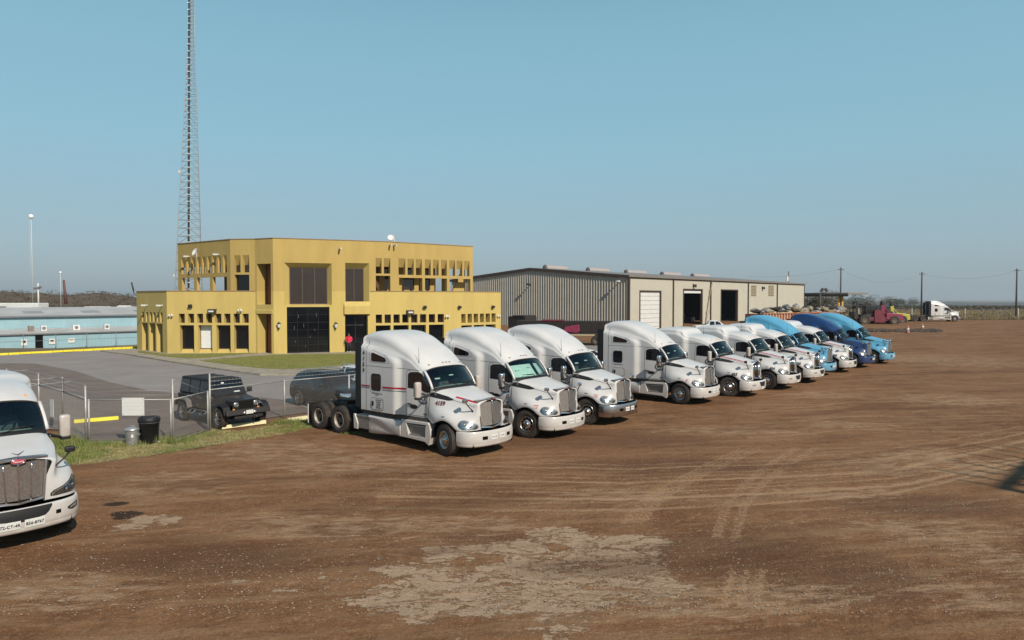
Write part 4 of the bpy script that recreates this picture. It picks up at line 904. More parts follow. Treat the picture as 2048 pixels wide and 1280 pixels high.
def wall(P0, P1, z0, z1, holes, th, mat, parent, name='wall', back=True):
    d, n, L = frame_of(P0, P1); P0 = P0 - OB if parent is office else P0
    us = sorted({0, L} | {round(h[i], 3) for h in holes for i in (0, 1)}); zs = sorted({z0, z1} | {round(h[i], 3) for h in holes for i in (2, 3)})
    us = [u for u in us if -1e-6 <= u <= L+1e-6]; zs = [z for z in zs if z0-1e-6 <= z <= z1+1e-6]
    solid = [[not any(h[0]-1e-4 <= (us[i]+us[i+1])/2 <= h[1]+1e-4 and h[2]-1e-4 <= (zs[j]+zs[j+1])/2 <= h[3]+1e-4 for h in holes) for j in range(len(zs)-1)] for i in range(len(us)-1)]
    P = lambda u, z, t: P0 + d*u + n*t + Vector((0,0,z)); m = MB(); nu, nz = len(us)-1, len(zs)-1
    for i in range(nu):
        for j in range(nz):
            if not solid[i][j]: continue
            a, b, c, e = us[i], us[i+1], zs[j], zs[j+1]
            m.add([P(a,c,0),P(b,c,0),P(b,e,0),P(a,e,0)], [(0,1,2,3)]); m.add([P(a,c,th),P(a,e,th),P(b,e,th),P(b,c,th)], [(0,1,2,3)])
            if i == 0 or not solid[i-1][j]: m.add([P(a,c,0),P(a,e,0),P(a,e,th),P(a,c,th)], [(0,1,2,3)])
            if i == nu-1 or not solid[i+1][j]: m.add([P(b,c,0),P(b,c,th),P(b,e,th),P(b,e,0)], [(0,1,2,3)])
            if j == nz-1 or not solid[i][j+1]: m.add([P(a,e,0),P(b,e,0),P(b,e,th),P(a,e,th)], [(0,1,2,3)])
            if j == 0 or not solid[i][j-1]: m.add([P(a,c,0),P(a,c,th),P(b,c,th),P(b,c,0)], [(0,1,2,3)])
    return m.build(name, mat, parent)
def zx(X, Y, k): return (260+X/4.571, 460+Y/4.571) if k == 2 else (500+X/4.016, 460+Y/4.016)
def rect(P0, d, k, x0, x1, y0, y1):
    xm = (x0+x1)/2; u0, _ = wall_uz(P0, d, *zx(x0, y0, k)); u1, _ = wall_uz(P0, d, *zx(x1, y0, k)); _, zt = wall_uz(P0, d, *zx(xm, y0, k)); _, zb = wall_uz(P0, d, *zx(xm, y1, k)); return [u0, u1, zb, zt]
def level(rs):                                     # one row of openings shares its sill and its head
    zb = sum(r[2] for r in rs)/len(rs); zt = sum(r[3] for r in rs)/len(rs); return [[r[0], r[1], zb, zt] for r in rs]
def pane(P0, d, r, depth, mat, name='window', nx=1, nz=1, frame=MULL, bar=.05, parent=None):
    n = Vector((-d.y, d.x, 0)); Q = P0-OB; m = MB(); rot = Matrix.Rotation(math.atan2(d.y, d.x), 3, 'Z')
    c = Q+d*(r[0]+r[1])*.5+n*depth+Vector((0,0,(r[2]+r[3])/2)); m.box(c, (r[1]-r[0]+.02, .03, r[3]-r[2]+.02), rot); w_ = m.build(name, mat, parent or office)
    f = MB()
    if nx+nz > 2 or bar:
        for i in range(nx+1): f.box(c+d*((r[1]-r[0])*(i/nx-.5)*.985)-n*.04, (bar, .05, r[3]-r[2]), rot)
        for j in range(nz+1): f.box(c+Vector((0,0,(r[3]-r[2])*(j/nz-.5)*.985))-n*.042, (r[1]-r[0], .045, bar), rot)
        f.build('frame', frame, w_)
    return w_
def wedge(P0, d, r, z_out, z_in, depth, mat, name):  # sloped sill or head inside an opening
    n = Vector((-d.y, d.x, 0)); Q = P0-OB; m = MB(); a = Q+d*(r[0]+.004); L = d*(r[1]-r[0]-.008); z = Vector((0,0,1))
    m.prism([a+n*.004+z*z_out, a+n*depth+z*z_in, a+n*depth+z*z_out], L); return m.build(name, mat, office)
DB = gp
V = {}
for k, (px, yt) in dict(A=(355.2,488.4),B=(460.2,479.3),C=(509.4,478.6),D=(545.5,476.8),E=(684.8,481.0),F=(740.3,482.9),G=(781,484.4),H=(945.7,493.6)).items():
    Y = (10.57-CH)*F_PX/(YH-yt); V[k] = atY(px, yt, Y); V[k].z = 0
V['L'] = atY(333.3, 597, 63.9); V['K'] = atY(273, 597, 68.6); V['M'] = atY(908, 597, 69.6); V['N'] = atY(1001.7, 597, 74.0)
for k in 'LKMN': V[k].z = 0
ZL, ZT = 5.82, 10.57
def doit(a, b, z0, z1, th, mat, smalls=(), bigs=(), k=2, sill=None, bigmat=None, head=None, depth=.42, nx=2, name='wall', extra=(), glass=True):
    P0, P1 = V[a] if isinstance(a, str) else a, V[b] if isinstance(b, str) else b; d, n, L = frame_of(P0, P1)
    S_ = level([rect(P0, d, k, *q) for q in smalls]) if smalls else []; B_ = level([rect(P0, d, k, *q) for q in bigs]) if bigs else []
    holes = []
    for r in S_: holes.append([r[0], r[1], r[2], r[3]+(head or 0)])
    for r in B_: holes.append([r[0], r[1], r[2]-(sill or 0), r[3]])
    holes += [list(e) for e in extra]
    wall(P0, P1, z0, z1, holes, th, mat, office, name)
    for i, r in enumerate(S_):
        if glass: pane(P0, d, r, depth, BGLASS, bar=.04)
        if head: wedge(P0, d, r, r[3]+head, r[3], th-.01, mat, 'sloped_head')
    for i, r in enumerate(B_):
        if glass: pane(P0, d, r, depth, (bigmat or {}).get(i, KGLASS), nx=nx, bar=.05)
        if sill: wedge(P0, d, r, r[2]-sill, r[2], th-.01, mat, 'sloped_sill')
    return P0, d, L, S_, B_
# ground storey
doit('K', 'L', 0, ZL, .85, YW1, [(108,130,752,842),(145,165,752,842),(178,200,752,842),(210,232,752,842),(247,265,752,842),(275,297,752,842)], [(108,162,853,1090),(175,230,853,1090),(240,297,853,1090)], 2, sill=.3, depth=.8, nx=1)
doit('L', 'C', 0, ZL, .62, YW1, [(445,500,765,850),(530,585,765,850),(612,668,765,850),(695,750,765,850),(777,835,765,850),(860,918,765,850),(945,1003,765,850),(1028,1085,765,850)],
     [(455,585,870,1088),(622,750,870,1088),(790,918,870,1088),(950,1085,870,1088)], 2, sill=.42, bigmat={1: M('blind_white', (.62,.64,.66), .7, var=.06, vscale=1, stretch=(1,1,14))}, depth=.58, nx=1)
doit('F', 'M', 0, ZL, .62, YW1, [(a, a+51, 677, 745) for a in (1010,1081,1152,1223,1294,1365,1436,1507)], [(1010,1130,763,960),(1152,1275,763,960),(1294,1413,763,960),(1437,1557,763,960)], 3, sill=.4, depth=.58, nx=1)
doit('M', 'N', 0, ZL, .85, YW1, [(1697,1732,672,743),(1748,1783,672,743),(1797,1832,672,743),(1847,1880,672,743),(1893,1928,672,743),(1940,1973,672,743)], [(1697,1783,762,960),(1797,1880,762,960),(1893,1973,762,960)], 3, sill=.4, depth=.8, nx=1)
# entrance bays, both storeys
d, n, L = frame_of(V['C'], V['D']); 
r1 = [.22, L-.28, 6.9-.6, wall_uz(V['C'], d, *zx(1220,308,2))[1]]; zt1 = r1[3]; z_mid_t = wall_uz(V['C'], d, *zx(1220,682,2))[1]; zd = wall_uz(V['C'], d, *zx(1220,768,2))[1]
wall(V['C'], V['D'], 0, ZL, [[.22,L-.28,.1,zd],[.22,L-.28,z_mid_t,ZL]], 1.3, YW1, office); wall(V['C']+Vector((0,0,0)), V['D'], ZL, ZT, [[.22,L-.28,ZL,zt1]], 1.3, YW2, office)
pane(V['C'], d, [.22,L-.28,z_mid_t,zt1], 1.2, WOOD, 'tall_panel', 2, 1, MULLB, .06)
dr = pane(V['C'], d, [.22,L-.28,.1,zd], 1.2, WOOD, 'door', 2, 1, MULLB, .06)
q = MB(); c = V['C']-OB+d*(L*.5)+n*1.05; q.box(c+Vector((0,0,1.2)), (.06,.06,.9)); q.build('handle', MULLB, dr)
q = MB(); c = V['C']-OB; q.prism([c+d*.1-n*.06+Vector((0,0,zd+.02)), c+d*.1-n*.06+Vector((0,0,z_mid_t-.5)), c+d*.1+n*.6+Vector((0,0,z_mid_t-.05)), c+d*.1+n*.6+Vector((0,0,zd+.02))], d*(L-.2)); q.build('canopy_ledge', YW1, office, bevel=.02)
d, n, L = frame_of(V['D'], V['E'])
ru = rect(V['D'], d, 3, 320, 625, 302, 596); rf = rect(V['D'], d, 3, 275, 655, 265, 604); rl = rect(V['D'], d, 3, 295, 638, 618, 990)
wall(V['D'], V['E'], 0, ZL, [rl, [rf[0], rf[1], rf[2], ZL]], .7, YW1, office); wall(V['D'], V['E'], ZL, ZT, [[rf[0], rf[1], ZL, rf[3]]], .7, YW2, office)
def splay(P0, d, ro, ri, depth, mat):               # slanted reveal ring between the wall face and the glass
    n = Vector((-d.y, d.x, 0)); Q = P0-OB; P = lambda u, z, t: Q+d*u+n*t+Vector((0,0,z)); e = .005
    a = [P(ro[0]+e,ro[2]+e,.01),P(ro[1]-e,ro[2]+e,.01),P(ro[1]-e,ro[3]-e,.01),P(ro[0]+e,ro[3]-e,.01)]; b = [P(ri[0],ri[2],depth),P(ri[1],ri[2],depth),P(ri[1],ri[3],depth),P(ri[0],ri[3],depth)]
    c = [P(ro[0]+e,ro[2]+e,depth+.02),P(ro[1]-e,ro[2]+e,depth+.02),P(ro[1]-e,ro[3]-e,depth+.02),P(ro[0]+e,ro[3]-e,depth+.02)]
    MB().grid([a, b, c], smooth=False, close=True).build('window_reveal', mat, office)
splay(V['D'], d, rf, ru, .6, YW1)
win = pane(V['D'], d, ru, .62, BGLASS, 'window', 3, 1, MULL, .07)
bg_ = pane(V['D'], d, rl, .5, KGLASS, 'glass_screen', 4, 6, MULLB, .03)
q = MB(); Q_ = V['D']-OB
for a, b in ((.18,.55),(.28,.8),(.44,.15),(.2,.25),(.55,.35),(.66,.5),(.7,.82),(.4,.6)):
    q.box(Q_+d*lerp(rl[0], rl[1], a)+n*.44+Vector((0,0,lerp(rl[2], rl[3], b))), (.02,.02,.35 if b > .5 else .2))
q.build('glass_reflection', M('reflected_metal', (.35,.37,.4), .3, .6), bg_)  # small pale metal bars before the black glass stand in for its reflections
d, n, L = frame_of(V['E'], V['F'])
ru = rect(V['E'], d, 3, 765, 921, 308, 597); rd = rect(V['E'], d, 3, 763, 921, 680, 1003); rf = [ru[0]-.0, min(L-.12, ru[1]+.45), ru[2]-.0, ru[3]+.5]
wall(V['E'], V['F'], 0, ZL, [[rd[0],min(L-.15,rd[1]+.3),0.1,rd[3]],[rf[0],rf[1],rf[2],ZL]], .7, YW1, office); wall(V['E'], V['F'], ZL, ZT, [[rf[0],rf[1],ZL,rf[3]]], .7, YW2, office)
splay(V['E'], d, rf, ru, .6, YW1); pane(V['E'], d, ru, .62, BGLASS, 'window', 2, 1, MULL, .07)
de = pane(V['E'], d, [rd[0],min(L-.15,rd[1]+.3),.1,rd[3]], .62, KGLASS, 'entrance_door', 2, 1, MULLB, .06)
q = MB(); q.box(V['E']-OB+d*(rd[0]+rd[1])*.5+n*.55+Vector((0,0,wall_uz(V['E'], d, *zx(840,765,3))[1])), (rd[1]-rd[0],.04,.06), Matrix.Rotation(math.atan2(d.y,d.x),3,'Z')); q.build('transom', CHROME, de)
q = MB(); a = V['E']-OB+d*(rd[0]-.1)-n*.25; q.prism([a+Vector((0,0,rd[3]+.05)), a+Vector((0,0,rd[3]+.8)), a+n*.3+Vector((0,0,rd[3]+1.25)), a+n*.3+Vector((0,0,rd[3]+.05))], d*(L-rd[0]+.05)); q.build('canopy_ledge', YW1, office, bevel=.02)
# upper storey: pierced screens round the terraces
gA = [(470,505),(517,552),(564,598),(610,645),(660,692),(708,739),(755,785),(803,832),(853,885)]
doit('A', 'B', ZL, ZT, .30, YW2, [(a, b, 335+ (885-a)*0, 396) for a, b in gA], [(475,585,434,562),(610,730,434,562),(755,885,434,562)], 2, head=.95, glass=False)
doit('B', 'C', ZL, ZT, .45, YW2, [(952,1010,320,388),(1030,1090,320,388)], [(955,1090,408,558)], 2, head=.9, depth=.42, nx=1)
doit('F', 'G', ZL, ZT, .45, YW2, [(1010,1057,293,350),(1075,1127,293,350)], [(1010,1127,367,497)], 3, head=.8, glass=False)
doit('G', 'H', ZL, ZT, .45, YW2, [(1193,1248,298,357),(1265,1315,300,359),(1332,1380,302,361),(1405,1452,305,364),(1470,1515,307,366),(1535,1580,309,368),(1602,1647,312,370),(1660,1705,314,372),(1720,1763,316,374)], [(1197,1385,383,500),(1405,1582,387,500),(1602,1770,395,500)], 3, head=.85, glass=False)
inA = Vector((.60,.80,0)); inH = Vector((-.64,.77,0))
A2, H2 = V['A']+inA*11, V['H']+inH*11
N2, K2 = V['N']+inH*17, V['K']+inA*15
def solid_poly(pts, z0, z1, mat, name):
    b = MB(); P = [Vector((p.x, p.y, 0))-Vector((OB.x, OB.y, 0)) for p in pts]; b.prism([p+Vector((0,0,z0)) for p in P], (0,0,z1-z0)); return b.build(name, mat, office)
def inset(p, q): return p+q
solid_poly([V['K']+inA*.9, V['L']+Vector((.7,.9,0)), V['C']+Vector((.3,1.4,0)), V['D']+Vector((.9,1.5,0)), V['E']+Vector((-.3,1.0,0)), V['M']+Vector((-.5,1.0,0)), V['N']+inH*1.0, N2, K2], ZL-.6, ZL-.45, CAP, 'lower_roof')
wall(V['N'], N2, 0, ZL, [], .3, YW1, office); wall(K2, V['K'], 0, ZL, [], .3, YW1, office); wall(N2, K2, 0, ZL, [], .3, YW1, office)
solid_poly([V['A']+inA*.47, V['B']+Vector((.2,.6,0)), V['C']+Vector((.3,1.4,0)), V['D']+Vector((.9,1.5,0)), V['E']+Vector((-.3,.8,0)), V['G']+Vector((-.3,.6,0)), V['H']+inH*.47, H2, A2], ZT-.75, ZT-.45, YW2, 'upper_roof')
dAB, dGH = (V['B']-V['A']).normalized(), (V['H']-V['G']).normalized(); LAB, LGH = (V['B']-V['A']).length, (V['H']-V['G']).length
ca = V['A']+dAB*LAB*.60+inA*1.6; cb = V['B']+Vector((.35,.9,0)); cc = V['G']+Vector((-.5,.9,0)); cg = V['G']+inH*2.6+dGH*.2; cd = V['G']+dGH*LGH*.70+inH*2.6
TERR = M('terrace_wall_brown', (.16,.085,.045), .85, var=.2)
core = []
wall(ca, ca+dAB*(LAB*.40+.6), ZL-.4, ZT-.8, [[.3,1.5,ZL+.3,ZL+2.6],[1.9,3.0,ZL+.3,ZL+2.6]], .3, TERR, office, 'core_wall')
pane(ca, dAB, [.3,1.5,ZL+.3,ZL+2.6], .15, KGLASS); pane(ca, dAB, [1.9,3.0,ZL+.3,ZL+2.6], .15, KGLASS)
wall(ca+inA*8, ca, ZL-.4, ZT-.8, [], .3, TERR, office, 'core_wall')
gw = [[.6,2.2,ZL+.2,ZL+2.5],[2.7,4.0,ZL+.2,ZL+2.5],[4.6,5.9,ZL+.2,ZL+2.5]]
wall(cg, cd, ZL-.4, ZT-.8, gw, .3, YW2, office, 'core_wall'); [pane(cg, dGH, g_, .15, BGLASS) for g_ in gw]
wall(cd, cd+inH*7, ZL-.4, ZT-.8, [], .3, YW2, office, 'core_wall'); wall(V['F']+Vector((-.3,.7,0)), cg, ZL-.4, ZT-.8, [], .2, TERR, office, 'core_wall')
for p in (A2, H2, V['A']+inA*5.5, V['H']+inH*5.5): q = MB(); q.box(p-OB+Vector((0,0,(ZL+ZT)/2-.6)), (.35,.35,ZT-ZL-.3)); q.build('roof_post', YW2, office)
# terrace stair by the right end, seen through the last opening
q = MB(); a = V['G']+dGH*LGH*.80+inH*1.2-OB; q.prism([a+Vector((0,0,ZL-.3)), a+dGH*1.8+Vector((0,0,ZL-.3)), a+dGH*1.8+Vector((0,0,ZL+2.4)), a+dGH*1.5+Vector((0,0,ZL+2.4))], inH*.2); q.build('stair_flank', YW2, office)
# parapet caps
def cap(keys, z):
    for a, b in zip(keys[:-1], keys[1:]):
        P0, P1 = V[a], V[b]; d, n, L = frame_of(P0, P1); q = MB(); q.box((P0+P1)/2-OB+n*.2+Vector((0,0,z+.03)), (L+.02, .5, .055), Matrix.Rotation(math.atan2(d.y,d.x),3,'Z')); q.build('parapet_cap', CAP, office)
cap('ABCDEFGH', ZT); cap('KLC', ZL) ; cap('FMN', ZL)
# fittings on the facade: every one a thing of its own
def on_wall(a, b, px, py, out=.0):
    d, n, L = frame_of(V[a], V[b]); u, z = wall_uz(V[a], d, px, py); return V[a]+d*u-n*out+Vector((0,0,z)), math.atan2(d.y, d.x), d, n
FIT = M('white_fitting', (.62,.62,.60), .5, var=.1); DFIT = M('dark_fitting', (.03,.026,.022), .5, var=.2)
def camera_fit(a, b, px, py, label, turn=0):
    p, ang, d, n = on_wall(a, b, px, py); t = thing('security_camera', label, 'camera', p, ang, 'security cameras on the yellow office')
    q = MB(); q.lathe([(0,0),(.07,0),(.07,-.05),(.03,-.08)], 12, c=(0,0,0)); q.tube([(0,-.05,0),(0,-.22,-.04)], .025, 6); q.build('bracket', FIT, t)
    q = MB(); q.box((0.0,-.38,-.01), (.13,.42,.13), Matrix.Rotation(turn,3,'Z')); q.build('housing', FIT, t, bevel=.02); q = MB(); q.box((.0,-.36,.07), (.17,.5,.02), Matrix.Rotation(turn,3,'Z')); q.build('hood', FIT, t)
for a in (('A','B',378,513,'left white camera high on the shaded upper left screen'),('A','B',437,509,'right white camera high on the shaded upper left screen'),('K','L',294.5,610.5,'left white camera on the shaded lower left wall'),('K','L',325,611,'right white camera on the shaded lower left wall'),('E','F',679.5,497.5,'white camera at the right edge of the big central upper wall'),('F','G',779.5,490.5,'left of two white cameras under the roof dishes'),('G','H',787,491.5,'right of two white cameras under the roof dishes')): camera_fit(*a)
for a, b, px, py, lb in (('L','C',343,630,'white double floodlight low on the lower left wall'),('L','C',481,620,'white lamp above the seventh small lower left window'),('F','M',894,632,'white double floodlight right of the lower right windows'),('M','N',996,631,'white double floodlight at the office\'s far right corner')):
    p, ang, d, n = on_wall(a, b, px, py); t = thing('wall_floodlight', lb, 'floodlight', p, ang, 'white floodlights on the yellow office'); q = MB(); q.lathe([(0,0),(.09,0),(.08,-.05),(.0,-.07)], 12); q.build('base', FIT, t)
    for s in (-1, 1): q = MB(); q.lathe([(.03,0),(.07,-.08),(.10,-.2),(0,-.2)], 12, c=(s*.13,-.06,-.05)); q.build('lamp_head', FIT, t)
for a, b, px, py, lb in (('L','C',382,611.5,'dark floodlight on the lower left wall above the first windows'),('F','M',849,614,'dark floodlight right of centre on the lower right wall'),('M','N',917,614,'dark floodlight left on the far right wing'),('M','N',984,613.5,'dark floodlight right on the far right wing')):
    p, ang, d, n = on_wall(a, b, px, py); t = thing('wall_floodlight', lb, 'floodlight', p, ang, 'dark floodlights on the yellow office'); q = MB(); q.box((0,-.06,.08), (.12,.12,.12)); q.build('bracket', DFIT, t); q = MB(); q.box((0,-.2,-.02), (.34,.2,.24), Matrix.Rotation(.5,3,'X')); q.build('lamp_head', DFIT, t, bevel=.02)
for a, b, px, py, lb in (('L','C',425,622.5,'dark box with white bars above the lower left windows'),('F','M',819,624.5,'dark box with white bars above the lower right windows')):
    p, ang, d, n = on_wall(a, b, px, py); t = thing('wall_light_box', lb, 'light fixture', p, ang, 'light boxes on the yellow office'); q = MB(); q.prism([(-.35,0,.2),(-.25,-.45,.2),(.35,-.45,.2),(.42,0,.2)], (0,0,-.05)); q.box2((-.3,-.42,-.16),(.36,0,.15)); q.build('housing', DFIT, t); q = MB(); q.box((.03,-.435,.0), (.46,.02,.14)); q.build('lens', FIT, t)
for a, b, px, py, lb in (('D','E',557.5,651,'wall lantern left of the big black glass screen'),('D','E',671,651,'wall lantern right of the big black glass screen')):
    p, ang, d, n = on_wall(a, b, px, py); t = thing('wall_lantern', lb, 'lantern', p, ang, 'lanterns beside the black glass screen')
    q = MB(); q.box((0,-.03,0), (.18,.06,.5)); q.tube([(0,-.05,.2),(0,-.25,.35),(0,-.25,.25)], .02, 6); q.lathe([(0,.34),(.06,.3),(.2,.16),(.17,.14)], 8, axis='Z', c=(0,-.25,0)); q.lathe([(.11,-.18),(.04,-.26),(.02,-.38),(0,-.4)], 8, axis='Z', c=(0,-.25,0)); q.build('cage', DFIT, t, bevel=.01)
    q = MB(); q.lathe([(.16,.14),(.10,-.18)], 8, axis='Z', c=(0,-.25,0)); q.build('shade', FIT, t)
def dish(p, r, az, label, parent=None, group='dishes on the yellow office roof'):
    t = thing('satellite_dish', label, 'dish', p, az, group); q = MB(); q.lathe([(0,0.0),(r*.5,-.06*r*2),(r,-.22*r*1.5)], 20); m_ = Matrix.Rotation(-.45,3,'X'); q.v = [tuple(m_@Vector(v)+Vector((0,-.1,r+.25))) for v in q.v]; q.build('reflector', FIT, t)
    q = MB(); q.tube([(0,0,-.1),(0,0,r+.2)], .03, 6); q.tube([(0,-.1,.2),(0,-r*1.1,r*.9)], .015, 5); q.build('mast', FIT, t)
p = atY(781, 488, 68.2); p.z = ZT-.1; dish(p, .3, .3, 'left of the two round dishes on the office parapet'); p = atY(789, 488, 68.4); p.z = ZT-.1; dish(p, .3, -.5, 'right of the two round dishes on the office parapet')
p, ang, _, _ = on_wall('A','B',401.5,512); dish(p+Vector((-.2,-.4,-.3)), .38, ang, 'white dish between the two cameras on the shaded upper left screen', group=None)
q = MB(); p = atY(268, 585, 69.2); t = thing('roof_aerial', 'bent black aerial leaning at the office\'s lower left corner', 'aerial', p); q.tube([(.25,0,-.15),(.0,0,-.15),(-.05,0,.25)], .05, 6); q.build('stem', DFIT, t); q = MB(); q.tube([(-.05,0,.2),(-.22,0,1.0)], .07, 6); q.build('panel', DFIT, t)
# front step person
def person(loc, rz, label):
    t = thing('person', label, 'person', loc, rz)
    me = bpy.data.meshes.new('body'); J = dict(pel=(0,0,.95),ch=(0,-.02,1.28),nk=(0,-.01,1.50),hd=(0,-.03,1.60),ht=(0,-.03,1.74),lh=(.10,0,.9),lk=(.12,-.05,.5),la=(.12,.02,.09),lf=(.13,-.14,.05),rh=(-.10,0,.9),rk=(-.11,-.02,.5),ra=(-.12,.06,.09),rf=(-.13,-.10,.05),ls=(.19,0,1.42),le=(.27,.02,1.15),lw=(.22,-.16,.98),rs=(-.19,0,1.42),re=(-.27,.02,1.15),rw=(-.25,-.14,.94))
    ks = list(J); E = [('pel','ch'),('ch','nk'),('nk','hd'),('hd','ht'),('pel','lh'),('lh','lk'),('lk','la'),('la','lf'),('pel','rh'),('rh','rk'),('rk','ra'),('ra','rf'),('ch','ls'),('ls','le'),('le','lw'),('ch','rs'),('rs','re'),('re','rw')]
    me.from_pydata([J[k] for k in ks], [(ks.index(a), ks.index(b)) for a, b in E], []); o = bpy.data.objects.new('body', me); COL.objects.link(o); o.parent = t
    sk = o.modifiers.new('skin', 'SKIN'); rad = dict(pel=.14,ch=.15,nk=.055,hd=.095,ht=.075,lh=.09,lk=.06,la=.04,lf=.035,ls=.06,le=.042,lw=.03)
    for i, k in enumerate(ks): r_ = rad.get(k, rad.get('l'+k[1:], .05)); me.skin_vertices[0].data[i].radius = (r_, r_)
    me.skin_vertices[0].data[0].use_root = True
    s2 = o.modifiers.new('s', 'SUBSURF'); s2.levels = s2.render_levels = 1; bake(o); o.data.materials.clear(); o.data.materials.append(M('skin', (.30,.17,.11), .6)); [setattr(p, 'use_smooth', True) for p in o.data.polygons]
    tr = bvh(o)
    q = MB(); prof = [(.21,1.47),(.23,1.38),(.215,1.15),(.20,.95),(.205,.88)]; q.lathe([(a, z) for a, z in prof], 20, axis='Z'); q.v = [(v[0]*1.0, v[1]*.72, v[2]) for v in q.v]
    for s in (-1, 1): q.tube([(s*.17,0,1.43),(s*.25,.01,1.25),(s*.28,.0,1.12)], [.085,.08,.075], 10)
    q.lathe([(0,1.52),(.09,1.50),(.21,1.47)], 20, axis='Z'); q.build('red_shirt', M('red_shirt', (.62,.015,.06), .7, var=.1), t)
    q = MB()
    for s in (-1, 1): q.tube([(s*.10,0,.95),(s*.115,-.03,.5),(s*.12,.03,.08)], [.125,.095,.075], 10)
    q.build('trousers', M('black_trousers', (.012,.012,.014), .8), t)
    q = MB(); q.lathe([(0,1.80),(.06,1.79),(.105,1.72),(.11,1.64),(.10,1.62)], 14, axis='Z', c=(0,.0,0)); q.build('hair', M('dark_hair', (.012,.009,.007), .7), t)
    for s in (-1, 1): q = MB(); q.box((s*.125,-.06,.05), (.10,.27,.09)); q.build('shoe', M('shoe', (.5,.48,.45), .6), t, bevel=.02)
p = gp(698, 707.5); p.z = .15; person(p, .2, 'person in a bright red shirt and black trousers at the office entrance')
# ================================================================ tan warehouse
TAN = M('tan_sheet_metal', (.49,.46,.385), .5, .1, var=.05, vscale=.5); TAN2 = M('tan_ribbed_metal', (.38,.35,.30), .6, .05, var=.08, vscale=.7)
TRIM = M('dark_brown_trim', (.055,.035,.025), .6, var=.2); ROOFM = M('roof_sheet', (.25,.21,.175), .5, .3, var=.1, vscale=.4)
Rr = Vector((17.5,105,0)); sh = thing('metal_warehouse', 'long tan sheet metal warehouse with ribbed gable end and roller doors', 'warehouse', Rr, R(49))
# local frame: x along the long wall (away), y along the gable (to the left/back)
LW, GW, EV, RG = 77.0, 38.0, 8.5, 10.15
axl, ayl = Vector((cos(R(49)), sin(R(49)), 0)), Vector((-sin(R(49)), cos(R(49)), 0))
def sh_uz(px, py): r = ray(px, py); t = ((Rr-Vector((0,0,CH))).dot(ayl))/r.dot(ayl); Q = Vector((0,0,CH))+r*t; return (Q-Rr).dot(axl), Q.z
q = MB(); nb = int(GW/.5)
def zt(y): return EV+(RG-EV)*(1-abs(y-GW/2)/(GW/2))
q.add([(0,0,-.5),(0,GW,-.5),(0,GW,EV),(0,GW/2,RG),(0,0,EV)], [(0,1,2,3,4)]); gb = q.build('gable_wall', TAN2, sh)
for k in range(nb):
    y = (k+.5)*GW/nb; m = MB(); m.prism([(-.0,y-.20,0),(-.15,y-.05,0),(-.15,y+.03,0),(-.0,y+.08,0)], (0,0,zt(y)-.28)); m.v = [(v[0]-.002, v[1], v[2]) for v in m.v]; m.build('wall_rib', TAN2, gb)
doors = [(1280,1320,583.5,652),(1367,1403,580,655),(1442,1474,581,650)]
hl = []
for x0, x1, yt, yb in doors:
    u0, u1 = sh_uz(x0, 600)[0], sh_uz(x1, 600)[0]; hl.append([u0, u1, 0, sh_uz((x0+x1)/2, yt)[1]])
us_ = [0]+[h for hh in hl for h in hh[:2]]+[LW]; m = MB()
zs_ = lambda x: gz(*(Rr+axl*x).to_2d())-.3
def lpanel(x0, x1, z0, z1):
    m.add([(x0,0,z0),(x1,0,z0),(x1,0,z1),(x0,0,z1)], [(0,1,2,3)])
cur_ = 0
for h in hl: lpanel(cur_, h[0], -.5, EV); lpanel(h[0], h[1], h[3], EV); cur_ = h[1]
lpanel(cur_, LW, -.5, EV); lw_ = m.build('long_wall', TAN, sh)
m = MB(); x = .3
while x < LW:
    z0 = 0
    for h in hl:
        if h[0]-.05 < x < h[1]+.05: z0 = h[3]+.1
    m.prism([(x-.05,-.002,z0),(x-.02,-.035,z0),(x+.02,-.035,z0),(x+.05,-.002,z0)], (0,0,EV-z0)); x += .38
rb = m.build('wall_ribs', TAN, lw_); rb['kind'] = 'stuff'
m = MB(); m.add([(0,0,EV),(LW,0,EV),(LW,GW/2,RG),(0,GW/2,RG),(0,GW,EV),(LW,GW,EV)], [(0,1,2,3),(3,2,5,4)]); m.v = [(v[0]-(.3 if v[0] == 0 else -.3), v[1]-(.25 if v[1] == 0 else 0), v[2]+.14) for v in m.v]; m.build('roof', ROOFM, sh)
m = MB(); m.box2((-.32,-.32,EV-.12), (LW+.3,-.05,EV+.16)); m.build('gutter', ROOFM, sh); m = MB(); m.box2((-.04,-.12,EV-.3), (LW+.05,-.03,EV-.11)); m.build('eave_trim', TRIM, sh)
for s in (0, 1):
    m = MB(); y0, y1 = (0, GW/2) if s == 0 else (GW/2, GW); za, zb = (EV, RG) if s == 0 else (RG, EV); m.prism([(-.34,y0-(.2 if s == 0 else 0),za-.28),(-.34,y1+(.2 if s else 0),zb-.28),(-.34,y1+(.2 if s else 0),zb+.15),(-.34,y0-(.2 if s == 0 else 0),za+.15)], (.2,0,0)); m.build('rake_trim', TRIM, sh)
for px in (1345.5, 1420.5, 1495.5, 1553.5): u = sh_uz(px, 600)[0]; m = MB(); m.box2((u-.12,-.20,0), (u+.12,-.04,EV-.32)); m.build('downpipe', TRIM, sh)
m = MB(); m.box2((-.2,-.16,-.2), (.18,.0-.003,EV-.32)); m.build('corner_trim', TRIM, sh); m = MB(); m.box2((LW-.1,-.12,-.2), (LW+.1,-.003,EV-.32)); m.build('corner_trim', TRIM, sh)
m = MB(); m.box2((LW-.02,0,-.5), (LW,GW,EV)); m.build('end_wall', TAN2, sh); m = MB(); m.box2((0.2,GW-.02,-.5), (LW-.1,GW,EV)); m.build('back_wall', TAN2, sh)
